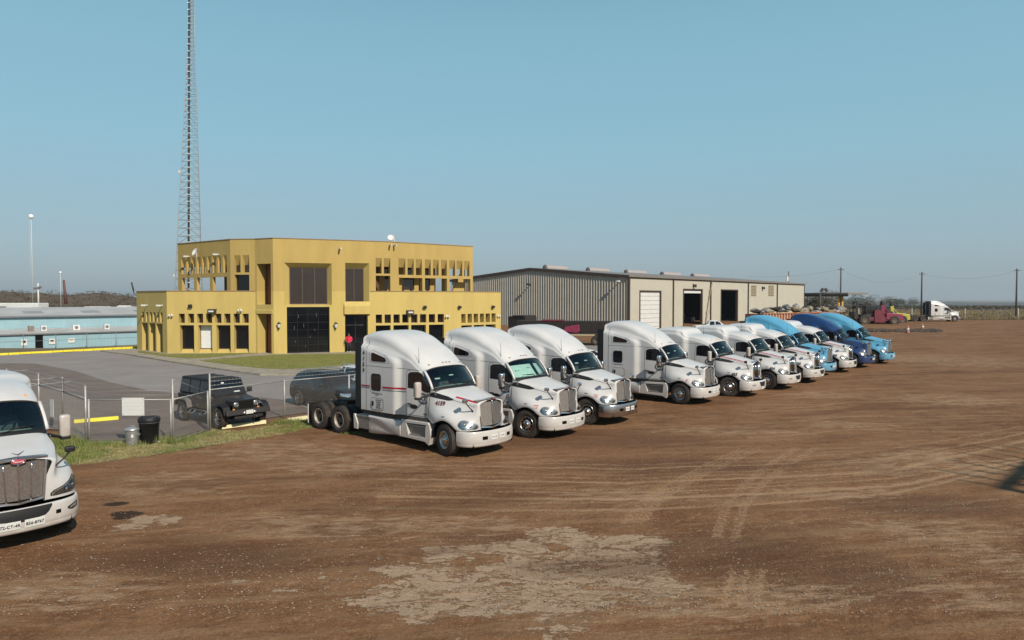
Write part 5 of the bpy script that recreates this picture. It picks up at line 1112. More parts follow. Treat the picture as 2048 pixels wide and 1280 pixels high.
for i, h in enumerate(hl):
    f = bpy.data.objects.new('roller_door', None); COL.objects.link(f); f.parent = sh; f.empty_display_size = .5
    m = MB(); m.box2((h[0]-.2,-.10,0), (h[0]-.003,.3,h[3]+.2)); m.box2((h[1]+.003,-.10,0), (h[1]+.3,.3,h[3]+.2)); m.box2((h[0]-.003,-.10,h[3]+.003), (h[1]+.003,.3,h[3]+.2)); m.build('door_frame', TRIM, f)
    if i == 0:
        for k in range(9): z0, z1 = lerp(.0, h[3], k/9), lerp(.0, h[3], (k+1)/9); m = MB(); m.box2((h[0]+.01,.10,z0+.02), (h[1]-.01,.16,z1-.02)); m.build('door_panel', FIT, f)
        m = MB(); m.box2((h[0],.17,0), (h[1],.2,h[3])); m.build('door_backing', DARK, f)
    else:
        if i == 1: m = MB(); m.box2((h[0]+.02,.12,h[3]-.55), (h[1]-.02,.2,h[3]-.12)); m.build('door_panel', FIT, f)
        m = MB(); m.box2((h[0]+.2,6,.0), (h[0]+1.6,7.5,1.6)); m.box2((h[0]+2,9,0), (h[0]+3.4,11,2.2)); m.build('stored_machine', SKIRT, f)
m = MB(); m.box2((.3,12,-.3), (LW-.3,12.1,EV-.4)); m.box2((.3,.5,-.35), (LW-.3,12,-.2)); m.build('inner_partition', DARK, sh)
for px0, px1 in ((1502,1512),(1537,1547)):
    u0, zt_ = sh_uz(px0, 570.5); u1, zb_ = sh_uz(px1, 592); f = bpy.data.objects.new('wall_louvre', None); COL.objects.link(f); f.parent = sh; f.empty_display_size = .3
    m = MB(); m.box2((u0,-.06,zb_), (u1,-.045,zt_)); m.build('louvre_frame', M('louvre_tan', (.30,.25,.17), .6), f)
    for k in range(7): z = lerp(zb_, zt_, (k+.5)/7); m = MB(); m.box((( u0+u1)/2,-.10,z), (u1-u0-.1,.1,.03), Matrix.Rotation(.6,3,'X')); m.build('slat', M('louvre_tan', (.30,.25,.17)), f)
# ridge vents: things standing on the roof ridge
for k, (x0, x1) in enumerate(((1090,1131),(1176,1215),(1252,1289),(1324,1358),(1385,1416))):
    def ridge_u(px): r = ray(px, 540); P0_ = Rr+ayl*GW/2; t = ((P0_-Vector((0,0,CH))).dot(ayl))/r.dot(ayl); return (Vector((0,0,CH))+r*t-P0_).dot(axl)
    u0, u1 = ridge_u(x0), ridge_u(x1); t = thing('ridge_vent', 'grey ridge vent on the warehouse roof, %s' % ['nearest the gable peak','second from the gable peak','middle one of five','fourth from the gable peak','farthest from the gable'][k], 'roof vent', Rr+ayl*GW/2+axl*(u0+u1)/2+Vector((0,0,RG+.05)), R(49), 'ridge vents on the warehouse')
    Lh = (u1-u0)/2; g = [[Vector((x, .55*cos(a), .12+.62*sin(a))) for a in [pi*q/8 for q in range(9)]] for x in (-Lh, Lh)]; m = MB().grid(g, smooth=True); m.box2((-Lh,-.5,-.1), (Lh,.5,.13)); m.build('vent_cover', M('vent_metal', (.42,.37,.35), .5, .3, var=.1), t)
    for x in (-Lh-.02, Lh+.02): m = MB(); m.lathe([(0,x),(.5,x),(.5,x*.98)], 16, axis='X', c=(0,0,.18)); m.build('vent_end', M('vent_end_grey', (.12,.11,.11), .7), t)
for px, py, lb in ((1386,571,'dark wall light above the first open warehouse door'),(1524,575.5,'dark wall light between the two warehouse louvres')):
    u, z = sh_uz(px, py); p = Rr+axl*u-ayl*.02+Vector((0,0,z)); t = thing('wall_light', lb, 'wall light', p, R(49), 'dark lights on the warehouse wall'); m = MB(); m.box((0,-.08,0), (.3,.16,.5)); m.build('bracket', DFIT, t); m = MB(); m.lathe([(.1,0),(.32,-.35),(0,-.35)], 12, c=(.12,-.12,-.05)); m.build('lamp_head', DFIT, t)
for s, lb in ((1.4,'white light bar under the warehouse gable\'s right corner'),(18.9,'dark light high on the warehouse gable below the peak')):
    p = Rr+ayl*s-axl*.10+Vector((0,0,EV-.75 if s < 5 else RG-2.6)); t = thing('gable_light', lb, 'wall light', p, R(49)); m = MB(); m.box((-.35,0,0), (.7,.12,.12)); m.build('arm', FIT if s < 5 else DFIT, t); m = MB(); m.box((-.75,0,-.02), (.3,.5,.3)); m.build('lamp_head', FIT if s < 5 else DFIT, t, bevel=.03)
t = thing('leaning_boom', 'slim pole leaning against the warehouse beside the open door', 'pole', gp(1407,655)); u, z = sh_uz(1421, 563); e = Rr+axl*u-ayl*.35+Vector((0,0,z))-t.location
m = MB(); m.tube([(0,0,0), e], [.16,.10], 8); m.build('shaft', M('weathered_pole', (.22,.18,.13), .8, var=.3), t); m = MB(); m.box((0,0,.1), (.5,.5,.25)); m.tube([(.2,0,.1),(.9,-.2,3.2),(1.5,-.2,.2)], .05, 6); m.build('base_frame', CHASSIS, t)
# carport at the far end
cp = thing('carport', 'flat tan canopy on yellow posts at the right end of the warehouse', 'canopy', (74,164,gz(74,164)))
p0, p1 = atY(1609,586,168), atY(1697,591,158); z = 6.3-cp.location.z; m = MB(); a, b = p0-cp.location, p1-cp.location; a.z = b.z = 0; dd = (b-a).normalized(); nn = Vector((-dd.y, dd.x, 0)); m.box((a+b)/2+Vector((0,0,z))+nn*3.5, ((b-a).length, 7.5, .35), Matrix.Rotation(math.atan2(dd.y,dd.x),3,'Z')); m.build('canopy_roof', ROOFM, cp)
m = MB(); m.box((a+b)/2+Vector((0,0,z-.4))-nn*.1, ((b-a).length, .2, .55), Matrix.Rotation(math.atan2(dd.y,dd.x),3,'Z')); m.build('canopy_beam', TRIM, cp)
for px in (1640, 1677, 1684): q_ = atY(px, 620, 160.5)-cp.location; m = MB(); m.tube([(q_.x, q_.y, -.3),(q_.x, q_.y, z-.2)], .28, 8); m.build('post', M('post_yellow', (.55,.30,.03), .6, var=.2) if px > 1650 else TRIM, cp)
for px, r_ in ((1644,.5),(1652,-.5)):
    t = thing('roof_floodlight', 'dark floodlight standing on the carport roof, %s one' % ('left' if px < 1650 else 'right'), 'floodlight', atY(px, 583, 163), 0, 'floodlights on the carport'); m = MB(); m.tube([(0,0,-.5),(0,0,0)], .06, 6); m.build('stem', DFIT, t); m = MB(); m.box((0,0,.35), (.6,.3,.9), Matrix.Rotation(r_*1.3,3,'Y')); m.build('lamp_head', DFIT, t)
t = thing('roof_mast', 'small mast with a grey cabinet behind the warehouse roof', 'mast', atY(1577,565,190)); m = MB(); m.tube([(0,0,-8),(0,0,3)], .12, 6); m.build('pole', M('mast_brown', (.10,.06,.05), .7), t); m = MB(); m.box((-.3,0,1.0), (.5,.4,1.3)); m.build('cabinet', FIT, t)

# ================================================================ blue sheds on the left
BLUE = M('pale_blue_sheet', (.26,.41,.47), .6, .1, var=.08, vscale=.5); WROOF = M('white_roof_sheet', (.52,.50,.48), .5, .2, col2=(.40,.38,.36), vscale=.3)
B0 = Vector((-90,92,0)); bs = thing('blue_shed', 'long low pale blue metal shed with grey roof on the left', 'shed', B0, R(44.5)); BL = 66
m = MB(); m.box2((0,0,-3), (BL,.1,2.5)); w1 = m.build('upper_wall', BLUE, bs)
m = MB()
for i in range(int(BL/.45)): m.box((i*.45+.2,-.02,.9), (.06,.06,3.1))
r_ = m.build('wall_ribs', BLUE, w1); r_['kind'] = 'stuff'
m = MB(); m.add([(-.3,-.4,2.45),(BL+.3,-.4,2.45),(BL+.3,9,3.7),(-.3,9,3.7)], [(0,1,2,3)]); m.add([(-.3,9,3.7),(BL+.3,9,3.7),(BL+.3,18,2.4),(-.3,18,2.4)], [(0,1,2,3)]); rf_ = m.build('roof', WROOF, bs)
m = MB(); m.box2((-.3,-.5,2.28), (BL+.3,-.3,2.5)); m.build('gutter', MARKG, bs)
for x in range(6, int(BL), 8): m = MB(); m.add([(x,2.5,2.86),(x+2.6,2.5,2.86),(x+2.6,4.8,3.16),(x,4.8,3.16)], [(0,1,2,3)]); m.build('skylight', M('skylight_grey', (.28,.26,.25), .4, var=.1), rf_)
m = MB(); m.add([(0,-5.2,-.06),(BL,-5.2,-.06),(BL,-.1,.5),(0,-.1,.5)], [(0,1,2,3)]); m.build('lean_to_roof', WROOF, bs); m = MB(); m.box2((0,-5.3,-.22), (BL,-5.1,-.04)); m.build('gutter', MARKG, bs)
m = MB(); m.box2((0,-5.0,-3.2), (BL,-4.9,-.15)); w2 = m.build('lean_to_wall', BLUE, bs)
m = MB()
for i in range(int(BL/.45)): m.box((i*.45+.2,-5.03,-1.6), (.05,.05,2.7))
r_ = m.build('wall_ribs', BLUE, w2); r_['kind'] = 'stuff'
axb, ayb = Vector((cos(R(44.5)), sin(R(44.5)), 0)), Vector((-sin(R(44.5)), cos(R(44.5)), 0))
def bs_uz(px, py, off): P0_ = B0+ayb*off; r = ray(px, py); t = ((P0_-Vector((0,0,CH))).dot(ayb))/r.dot(ayb); Q = Vector((0,0,CH))+r*t; return (Q-P0_).dot(axb), Q.z
for x0, x1, y0, y1 in ((42,54,679,691),(97.5,110,678,688),(136,149,677,685)):
    u0, zt_ = bs_uz(x0, y0, -5); u1, zb_ = bs_uz(x1, y1, -5); f = MB(); f.box2((u0,-5.12,zb_), (u1,-5.02,zt_)); f = f.build('window', FIT, bs); m = MB(); m.box2((u0+.18,-5.15,zb_+.4), (u1-.18,-5.125,zt_-.15)); m.build('pane', KGLASS, f)
u0, zt_ = bs_uz(70, 669, -5); u1, zb_ = bs_uz(86, 692, -5); m = MB(); m.box2((u0,-5.12,-3), (u1,-5.03,zt_+.05)); m.build('doorway', DARK, bs)
for px, py, w_ in ((87,658,8),(62,657,8),(152,657,11),(213,657,8)):
    u0, z_ = bs_uz(px, py, -2.5); t = thing('air_conditioner', 'white air conditioner on the blue shed\'s lower roof, %s' % {87:'second from the left',62:'leftmost, dark and rusty',152:'the big square one in the middle',213:'rightmost near the office'}[px], 'air conditioner', B0+axb*u0+ayb*-2.5+Vector((0,0,.22)), R(44.5), 'air conditioners on the blue shed')
    m = MB(); m.box((0,0,.4), (w_*.09,.7,.8)); m.build('cabinet', FIT if px != 62 else M('rusty_metal', (.25,.17,.12), .8, var=.3), t, bevel=.03); m = MB(); m.lathe([(.26,-.36),(0,-.37)], 16, c=(0,0,.4)); m.build('fan_grille', MARKG, t)
# wire fence along the shed
t = thing('wire_fence', 'thin grey post and rail fence in front of the pale blue shed', 'fence', B0+ayb*-8+Vector((0,0,-2.2)), R(44.5))
for i in range(17): m = MB(); m.tube([(i*4,0,-.4),(i*4,0,2.3)], .05, 5); m.build('post', MARKG, t)
for z in (1.2, 2.2): m = MB(); m.tube([(0,0,z),(64,0,z)], .025, 4); m.build('rail', MARKG, t)
for k, (x0, x1, y0, y1, d_) in enumerate(((-30,76,606,612,128),(12,62,613,622,124),(168,205,613,621,140),(228,253,611,621,138),(257,278,613,621,142))):
    a, b = atY(x0, y1, d_), atY(x1, y0, d_); t = thing('white_trailer', ['long white flat roof behind the blue shed at the photo\'s left edge','white box unit with a dark slot just above the blue shed roof','white trailer roof behind the blue shed, middle one','rounded white trailer top behind the blue shed','white trailer top nearest the yellow office'][k], 'trailer', ((a.x+b.x)/2, d_, -1.5), 0, 'white units behind the blue shed')
    L = (b.x-a.x)/2; z = b.z+1.5; m = MB(); m.box2((-L,-.0,0), (L,3,z)); m.build('trailer_box', FIT, t, bevel=.6 if k == 3 else .1)
    m = MB(); m.box2((-L*.5,-.03,z-.9), (L*.3,-.01,z-.6)); m.build('side_slot', MARKG, t)
# masts on the left
for px, yt, yb, d_, r_, mt, lb, nm in ((66,433,612,150,.05,FIT,'very tall thin white mast with a round white lamp head','lamp_mast'),(122,545,612,150,.045,FIT,'shorter white mast with a small round lamp behind the blue shed','lamp_mast'),(77,566,612,150,.16,FIT,'white pole topped by three floodlights behind the blue shed','floodlight_pole'),(132,560,600,170,.28,M('rust_red_pole', (.12,.05,.045), .7),'short reddish brown leaning pole against the hill','utility_pole')):
    a, b = atY(px, yt, d_), atY(px, yb, d_); t = thing(nm, lb, 'mast' if 'mast' in nm else 'pole', (b.x, d_, b.z-1)); h = a.z-b.z+1; m = MB()
    lean = -.08*h if nm == 'utility_pole' else 0
    m.tube([(0,0,0),(lean,0,h)], [r_*1.3, r_*.8], 6)
    if nm == 'lamp_mast' and yt < 500: m.tube([(-.45,0,0),(-.3,0,h)], [.02,.02], 4); [m.tube([(-.42,0,z_),(0,0,z_+.3)], .02, 3) for z_ in np.arange(1, h, 1.2)]
    m.build('shaft', mt, t)
    if nm == 'lamp_mast': m = MB(); rr_ = .5 if yt < 500 else .25; m.lathe([(0,rr_),(rr_*.7,rr_*.7),(rr_,0),(rr_*.7,-rr_*.7),(0,-rr_)], 16, axis='Z', c=(0,0,h)); m.build('lamp_head', M('bright_white_cover', (.85,.85,.83), .4), t)
    if nm == 'floodlight_pole':
        for dx, dz in ((-.7,0),(.4,.3),(0,.1)): m = MB(); m.box((dx,0,h-1.2+dz), (.5,.3,.5)); m.build('lamp_head', MARKG, t)
# ================================================================ lattice tower behind the office
TW = M('galvanised_steel', (.42,.42,.41), .45, .5, var=.15); TD = 94.0
t = thing('lattice_tower', 'very tall tapering steel lattice radio tower rising behind the yellow office', 'tower', atY(385, 597, TD)-Vector((0,0,CH)))
def tw_c(z): return Vector((z*.012, 0, z))
def tw_w(z): return max(.45, 2.55-z*.0505)                      # circumradius
legs = [R(200), R(320), R(80)]
def tp(k, z): r_ = tw_w(z); return tw_c(z)+Vector((cos(legs[k])*r_, sin(legs[k])*r_*.9, 0))
ZH = 52
for k in range(3): m = MB(); m.tube([tp(k, z) for z in range(0, ZH+1, 4)], [.055-.0006*z for z in range(0, ZH+1, 4)], 6); m.build('leg', TW, t)
z = 0; n_ = 0
while z < ZH-1:
    h = max(.45, 1.35-z*.02); m = MB()
    for k in range(3):
        a, b = tp(k, z), tp((k+1)%3, z); a2, b2 = tp(k, z+h), tp((k+1)%3, z+h)
        m.tube([a, (a2+b2)/2], .027, 3, caps=False); m.tube([b, (a2+b2)/2], .027, 3, caps=False); m.tube([a, b], .03, 3, caps=False)
    m.build('bracing', TW, t); z += h
m = MB(); m.tube([tw_c(z)+Vector((-.28-.10*tw_w(z), -.2, 0)) for z in range(0, ZH+1, 4)], .13, 6); m.build('cable_run', DFIT, t)
m = MB(); zz = 1
while zz < ZH-1: m.box(tw_c(zz)+Vector((-.34,-.36,0)), (.34,.06,.10)); zz += .9
m.build('cable_clamps', FIT, t)
for z_, s in ((8.2,-1),(3.2,-1),(22,-1)): m = MB(); m.box(tw_c(z_)+Vector((s*(tw_w(z_)+.15),-.3,0)), (.4,.2,.3)); m.build('antenna_box', FIT, t, bevel=.03)

# ================================================================ chain link fence and gate
GALV = M('galvanised_pipe', (.40,.385,.37), .5, .4, var=.2, vscale=6); WIRE = M('fence_wire', (.36,.345,.33), .5, .5, var=.1)
def post(mb, p, h, r_=.035): mb.tube([(p[0],p[1],-.05),(p[0],p[1],h)], r_, 8)
def fence(name, pts, label, cat, heights, barbed=2, arms=False, mesh=True, hmesh=1.62, skip_mesh=()):
    o = thing(name, label, cat, pts[0]); O = pts[0]
    for i, p in enumerate(pts):
        q = p-O; m = MB(); m.tube([(q.x,q.y,-.05),(q.x,q.y,heights[i])], .036, 8); pp = m.build('post', GALV, o)
        if arms: m = MB(); m.tube([(q.x,q.y,heights[i]),(q.x+.22,q.y+.12,heights[i]+.35)], .022, 6); m.build('barb_arm', GALV, pp)
    for i in range(len(pts)-1):
        a, b = pts[i]-O, pts[i+1]-O; d = b-a; L = d.length; d = d/L
        m = MB(); m.tube([a+d*.03+Vector((0,0,hmesh)), b-d*.03+Vector((0,0,hmesh))], .022, 6); m.build('top_rail', GALV, o)
        if mesh and i not in skip_mesh:
            m = MB(); P = .10; th = .0034; n = int((L+hmesh)/P)
            for k in range(-int(hmesh/P), int(L/P)+1):
                for s in (1, -1):
                    u0 = k*P; u1 = u0+hmesh-.06; z0, z1 = (.05, hmesh-.01) if s > 0 else (hmesh-.01, .05)
                    c0, c1 = max(0, u0), min(L, u1)
                    if c1 <= c0: continue
                    f0, f1 = (c0-u0)/(u1-u0), (c1-u0)/(u1-u0); A = a+d*c0+Vector((0,0,lerp(z0,z1,f0))); B_ = a+d*c1+Vector((0,0,lerp(z0,z1,f1)))
                    off = Vector((-d.y, d.x, 0))*th*(1 if s > 0 else -1); up = Vector((0,0,th))
                    m.add([A-up+off, A+up+off, B_+up+off, B_-up+off], [(0,1,2,3)]); m.add([A-off*.8+off, A+off*.8+off, B_+off*.8+off, B_-off*.8+off], [(0,1,2,3)])
            w_ = m.build('chain_mesh', WIRE, o, recalc=False); w_['kind'] = 'stuff'
        for k in range(barbed):
            zz = hmesh+.16+k*.16; m = MB(); N = 8; pts_ = [a+d*(L*j/N)+Vector((0,0,zz-.02*sin(pi*j/N)+(.0 if not arms else 0))) for j in range(N+1)]; m.tube(pts_, .008, 4)
            for j in range(int(L/.16)): c = a+d*(j*.16+.05)+Vector((0,0,zz)); m.box(c, (.012,.012,.06))
            m.build('barbed_wire', WIRE, o)
    return o
V3 = lambda x, y: Vector((x, y, 0))
lf = fence('chain_fence', [V3(-22,30.4), V3(-19.4,28.6), V3(-17.2,26.7)], 'chain link fence panel with a white notice behind the leftmost truck', 'fence', [2.1]*3, 3)
fence('chain_fence', [V3(-17.2,26.7), V3(-15.05,24.6)], 'short chain link panel between two posts beside the left truck\'s mirror', 'fence', [2.15,2.08], 3, mesh=True)
g1 = fence('chain_gate', [V3(-14.95,24.62), V3(-12.1,24.72)], 'chain link gate leaf with a white notice left of the black bin', 'gate', [1.6,1.6], 0, hmesh=1.57)
m = MB(); m.tube([(0,0,.08),(2.85,.1,.08)], .02, 6); m.build('bottom_rail', GALV, g1); m = MB()
for k in range(3): m.tube([(0,0,1.75+k*.16),(2.85,.1,1.73+k*.16)], .007, 4)
m.build('barbed_wire', WIRE, g1)
g2 = fence('chain_gate', [V3(-12.02,24.70), V3(-11.74,26.9)], 'open chain link gate leaf seen edge on, right of the black bin', 'gate', [2.3,1.6], 0, hmesh=1.57)
m = MB(); m.tube([(.0,0,2.3),(.2,2.1,1.6)], .010, 6); m.build('stay_wire', WIRE, g2); m = MB(); m.tube([(.0,0,.1),(.25,2.15,.1)], .02, 6); m.build('brace', GALV, g2)
fence('chain_fence', FENCE[4:], 'long chain link fence with barbed wire running between the cars and the row of trucks', 'fence', [2.25]+[1.66]*(len(FENCE)-5), 3, arms=False)
for p in FENCE[5:]: pass
def notice(pxs, y, label, depth_dir):
    (x0, y0), (x1, y1) = pxs; a, b = atY(x0, y0, y), atY(x1, y1, y); c = (a+b)/2; t = thing('notice_board', label, 'sign', c, depth_dir); w_, h_ = abs(b.x-a.x), abs(a.z-b.z)
    m = MB(); m.box((0,0,0), (w_,.01,h_)); m.build('board', PLATE, t)
    m = MB()
    for sx in (-1,1):
        for sz in (-1,1): m.box((sx*(w_/2-.04), -.008, sz*(h_/2-.04)), (.02,.006,.03))
    m.build('cable_tie', MARKG, t)
    m = MB(); rr_ = np.random.default_rng(3)
    for r in range(3):
        x = -w_*.38
        while x < w_*.34: L = rr_.uniform(.03,.09); m.box((x+L/2,-.007,h_*(.22-.2*r)), (L,.002,.014)); x += L+.04
    m.build('faint_print', M('faint_print', (.42,.46,.48), .6), t)
notice(((244,795.5),(288.5,831)), 24.52, 'white notice board wired to the gate leaf left of the black bin', R(1.5)); notice(((94,799),(113,834)), 27.2, 'white notice board half hidden behind the leftmost truck', R(-38))
# bins
def bins():
    p = gp(264.5, 892); t = thing('metal_dustbin', 'dented galvanised metal dustbin standing left of the black bin', 'dustbin', p)
    GB = M('bin_metal', (.50,.50,.50), .4, .7, var=.2, vscale=9); m = MB(); pr = []
    for k in range(15): z = .03+.53*k/14; pr.append((.18+.045*z/.56+(.006 if k % 2 else 0), z))
    m.lathe([(0,.02)]+pr+[(.235,.57),(.235,.585),(.22,.585)], 28, axis='Z'); m.build('bin_body', GB, t); m = MB(); m.lathe([(.24,.57),(.245,.60),(.2,.63),(.1,.655),(0,.66)], 28, axis='Z'); l = m.build('lid', GB, t)
    m = MB(); m.tube([(-.06,0,.65),(-.05,0,.71),(.05,0,.71),(.06,0,.65)], .01, 6); m.build('lid_handle', GB, l)
    for s in (-1,1): m = MB(); m.tube([(s*.215,-.06,.45),(s*.27,-.05,.40),(s*.27,.05,.40),(s*.215,.06,.45)], .009, 6); m.build('handle', GB, t)
    m = MB(); m.box((.11,-.196,.38), (.07,.01,.11), Matrix.Rotation(.5,3,'Z')); m.build('label_sticker', PLATE, t)
    p = gp(299, 887.5); t = thing('plastic_bin', 'tall black plastic bin beside the metal dustbin at the gate', 'bin', p)
    m = MB(); pr = [(0,.02),(.27,.02),(.285,.05),(.335,.78),(.355,.79),(.355,.82)]; m.lathe(pr, 32, axis='Z'); m.build('bin_body', BLACKP, t); m = MB(); m.lathe([(.36,.80),(.37,.86),(.35,.93),(.335,.955),(.30,.96),(.28,.93),(0,.92)], 32, axis='Z'); m.build('rim', BLACKP, t); m = MB(); m.tube([(.338*cos(a), .338*sin(a), .775) for a in [2*pi*k/32 for k in range(33)]], .008, 5, caps=False); m.build('bag_edge', MARKG, t)
bins()

# ================================================================ parked cars
def car(kind, paint, glass=TINT):
    T = thing('parked_car', '', 'car')
    # stations: x, half width, sill, belt, top, top half width
    P = dict(suv=[(-2.25,.70,.50,.75,.78,.6),(-2.18,.84,.38,.98,1.02,.72),(-2.02,.90,.30,1.08,1.38,.62),(-1.75,.92,.28,1.08,1.60,.62),(-1.2,.93,.25,1.06,1.67,.63),(-.4,.93,.25,1.03,1.70,.64),(.25,.93,.25,1.01,1.64,.62),(.62,.93,.25,1.0,1.45,.62),(1.05,.92,.25,.99,1.08,.70),(1.45,.91,.26,.96,1.0,.72),(1.95,.87,.30,.86,.90,.7),(2.2,.76,.34,.70,.74,.62),(2.3,.62,.40,.58,.6,.5)],
             sedan=[(-2.35,.70,.5,.75,.78,.6),(-2.28,.82,.38,.96,.98,.7),(-1.7,.89,.28,1.0,1.04,.68),(-1.2,.90,.25,.99,1.26,.58),(-.7,.90,.22,.96,1.43,.56),(0,.90,.22,.94,1.46,.56),(.45,.90,.22,.93,1.38,.56),(.8,.90,.22,.92,1.2,.58),(1.15,.89,.22,.91,.95,.68),(1.6,.87,.24,.86,.89,.68),(2.05,.82,.3,.74,.77,.62),(2.3,.66,.36,.60,.62,.5)],
             pickup=[(-2.9,.92,.5,1.12,1.13,.85),(-2.85,.97,.45,1.18,1.2,.9),(-.95,.98,.42,1.2,1.22,.9),(-.90,.98,.42,1.2,1.75,.72),(-.75,.98,.42,1.2,1.9,.70),(0,.98,.42,1.2,1.93,.70),(.55,.98,.42,1.19,1.88,.69),(.8,.98,.42,1.18,1.7,.7),(1.15,.98,.42,1.17,1.26,.85),(1.6,.97,.42,1.16,1.2,.85),(2.4,.95,.46,1.1,1.13,.82),(2.75,.88,.5,.9,.93,.75),(2.85,.8,.55,.7,.72,.7)])[kind]
    g = []
    for x, w_, zs, zb, zt_, wt in P:
        h = [(w_*.90, zs), (w_*.985, zs+.10*(zb-zs)), (w_, lerp(zs, zb, .45)), (w_*.975, lerp(zs, zb, .85)), (w_*.93, zb), (lerp(w_*.92, wt, .5), lerp(zb, zt_, .5)), (wt, lerp(zb, zt_, .90)), (wt*.82, zt_), (0, zt_+.025)]
        g.append([Vector((x, -y, z)) for y, z in h]+[Vector((x, y, z)) for y, z in h[:-1][::-1]])
    q = MB().grid(g); q.add(g[0], [tuple(range(17))]); q.add(g[-1], [tuple(range(17))]); b = q.build('body', paint, T)
    s_ = b.modifiers.new('s', 'SUBSURF'); s_.levels = s_.render_levels = 2; bake(b)
    for p in b.data.polygons: p.use_smooth = True
    tb = bvh(b)
    roofz = {'suv':(1.64,1.03), 'sedan':(1.40,.95), 'pickup':(1.86,1.2)}[kind]
    wins = {'suv':[(-1.90,-1.25,.25),(-1.18,-.28,.0),(-.20,.72,-.35)], 'sedan':[(-1.15,-.25,.2),(-.17,.78,-.4)], 'pickup':[(-.84,-.10,.02),(0,.95,-.4)]}[kind]
    for s in (-1, 1):
        O, D = Vector((0, 3*s, 0)), Vector((0, -s, 0))
        for x0, x1, sl in wins:
            zt_, zb = roofz[0]-.08, roofz[1]+.03
            topf = lambda a, x0=x0, x1=x1, sl=sl, zt_=zt_, zb=zb: min(zt_, zt_ - max(0, (a-(x1+min(0, sl)))/(abs(sl)+1e-6))*(zt_-zb)*.92 if sl < 0 else zt_ - max(0, ((x0+sl)-a)/(abs(sl)+1e-6))*(zt_-zb)*.75 if sl > 0 else zt_)
            decal(tb, O, X_, Z_, D, topf, lambda a, zb=zb: zb, 10, 3, .008, 'side_window', glass, T, (x0, x1))
        sm = MB()
        for x in [w_[1]+.04 for w_ in wins[:-1]]: stroke(sm, tb, O, X_, Z_, D, [(x,.35),(x,roofz[1])], .012, .004)
        sm.build('door_gap', SEAM if paint is not BLACKC else DARK, T)
        q = MB(); [q.box((x, s*(.95 if kind != 'sedan' else .9), roofz[1]-.14), (.18,.03,.03)) for x in [w_[0]+.16 for w_ in wins]]; q.build('door_handle', CHROME, T, bevel=.008)
        q = MB(); q.box((wins[-1][1]-.08, s*1.02, roofz[1]+.08), (.16,.2,.15)); q.build('door_mirror', paint, T, bevel=.04)
        xh = P[-2][0]; Dd = Vector((-.8, -s*.6, 0)).normalized(); Aa = Vector((.6, -s*.8, 0)).normalized(); Oo = Vector((xh-.12, s*.72, 0))-Dd*3; zh = P[-3][3]-.06
        hl_ = decal(tb, Oo, Aa, Z_, Dd, lambda a: zh+.02-.04*a, lambda a: zh-.11, 8, 3, .008, 'headlight', LAMPIN, T, (-.26,.22))
        decal(tb, Vector((-4, 0, 0)), Y_*s, Z_, X_, lambda a: P[1][3], lambda a: P[1][3]-.2, 4, 2, .01, 'tail_light', M('red_lens', (.25,.01,.01), .3), T, (.5,.78))
        wx = {'suv':(1.38,-1.32), 'sedan':(1.4,-1.35), 'pickup':(1.85,-1.75)}[kind]; wr = {'suv':.36,'sedan':.33,'pickup':.39}[kind]
        for x in wx:
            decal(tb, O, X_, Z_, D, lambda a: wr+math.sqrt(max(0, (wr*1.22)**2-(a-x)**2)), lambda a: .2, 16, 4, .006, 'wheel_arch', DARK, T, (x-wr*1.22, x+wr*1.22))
            small_wheel(T, (x, s*(P[5][1]+.02), wr), s, wr)
    Of, Df = Vector((5, 0, 0)), Vector((-1, 0, 0))
    decal(tb, Vector((2.6,0,4)), Y_, Vector((.6,0,.8)).normalized(), Vector((-.75,0,-.66)).normalized(), lambda a: {'suv':-1.40,'sedan':-1.72,'pickup':-1.18}[kind]-.15*(a*a), lambda a: {'suv':-1.92,'sedan':-2.2,'pickup':-1.72}[kind]-.1*(a*a), 14, 6, .010, 'windscreen', glass, T, (-.66,.66))
    decal(tb, Vector((-5,0,0)), Y_, Z_, X_, lambda a: roofz[0]-.12, lambda a: roofz[1]+.05, 8, 3, .01, 'rear_window', glass, T, (-.55,.55))
    zg = P[-2][3]; decal(tb, Of, Y_, Z_, Df, lambda a: zg-.04, lambda a: zg-.20, 8, 2, .01, 'grille', BLACKP, T, (-.42,.42)); decal(tb, Of, Y_, Z_, Df, lambda a: zg-.26, lambda a: zg-.34, 8, 2, .01, 'lower_intake', BLACKP, T, (-.5,.5))
    pl_ = decal(tb, Of, Y_, Z_, Df, lambda a: zg-.17, lambda a: zg-.28, 4, 2, .03, 'licence_plate', PLATE, T, (-.16,.16))
    if kind == 'suv':
        for s in (-1,1): q = MB(); q.tube([(-1.7,s*.58,1.66),(-1.5,s*.58,1.72),(.1,s*.57,1.74),(.3,s*.56,1.68)], .02, 6); q.build('roof_rail', CHROME if paint is not BLACKC else BLACKP, T)
    return T
SW = {}
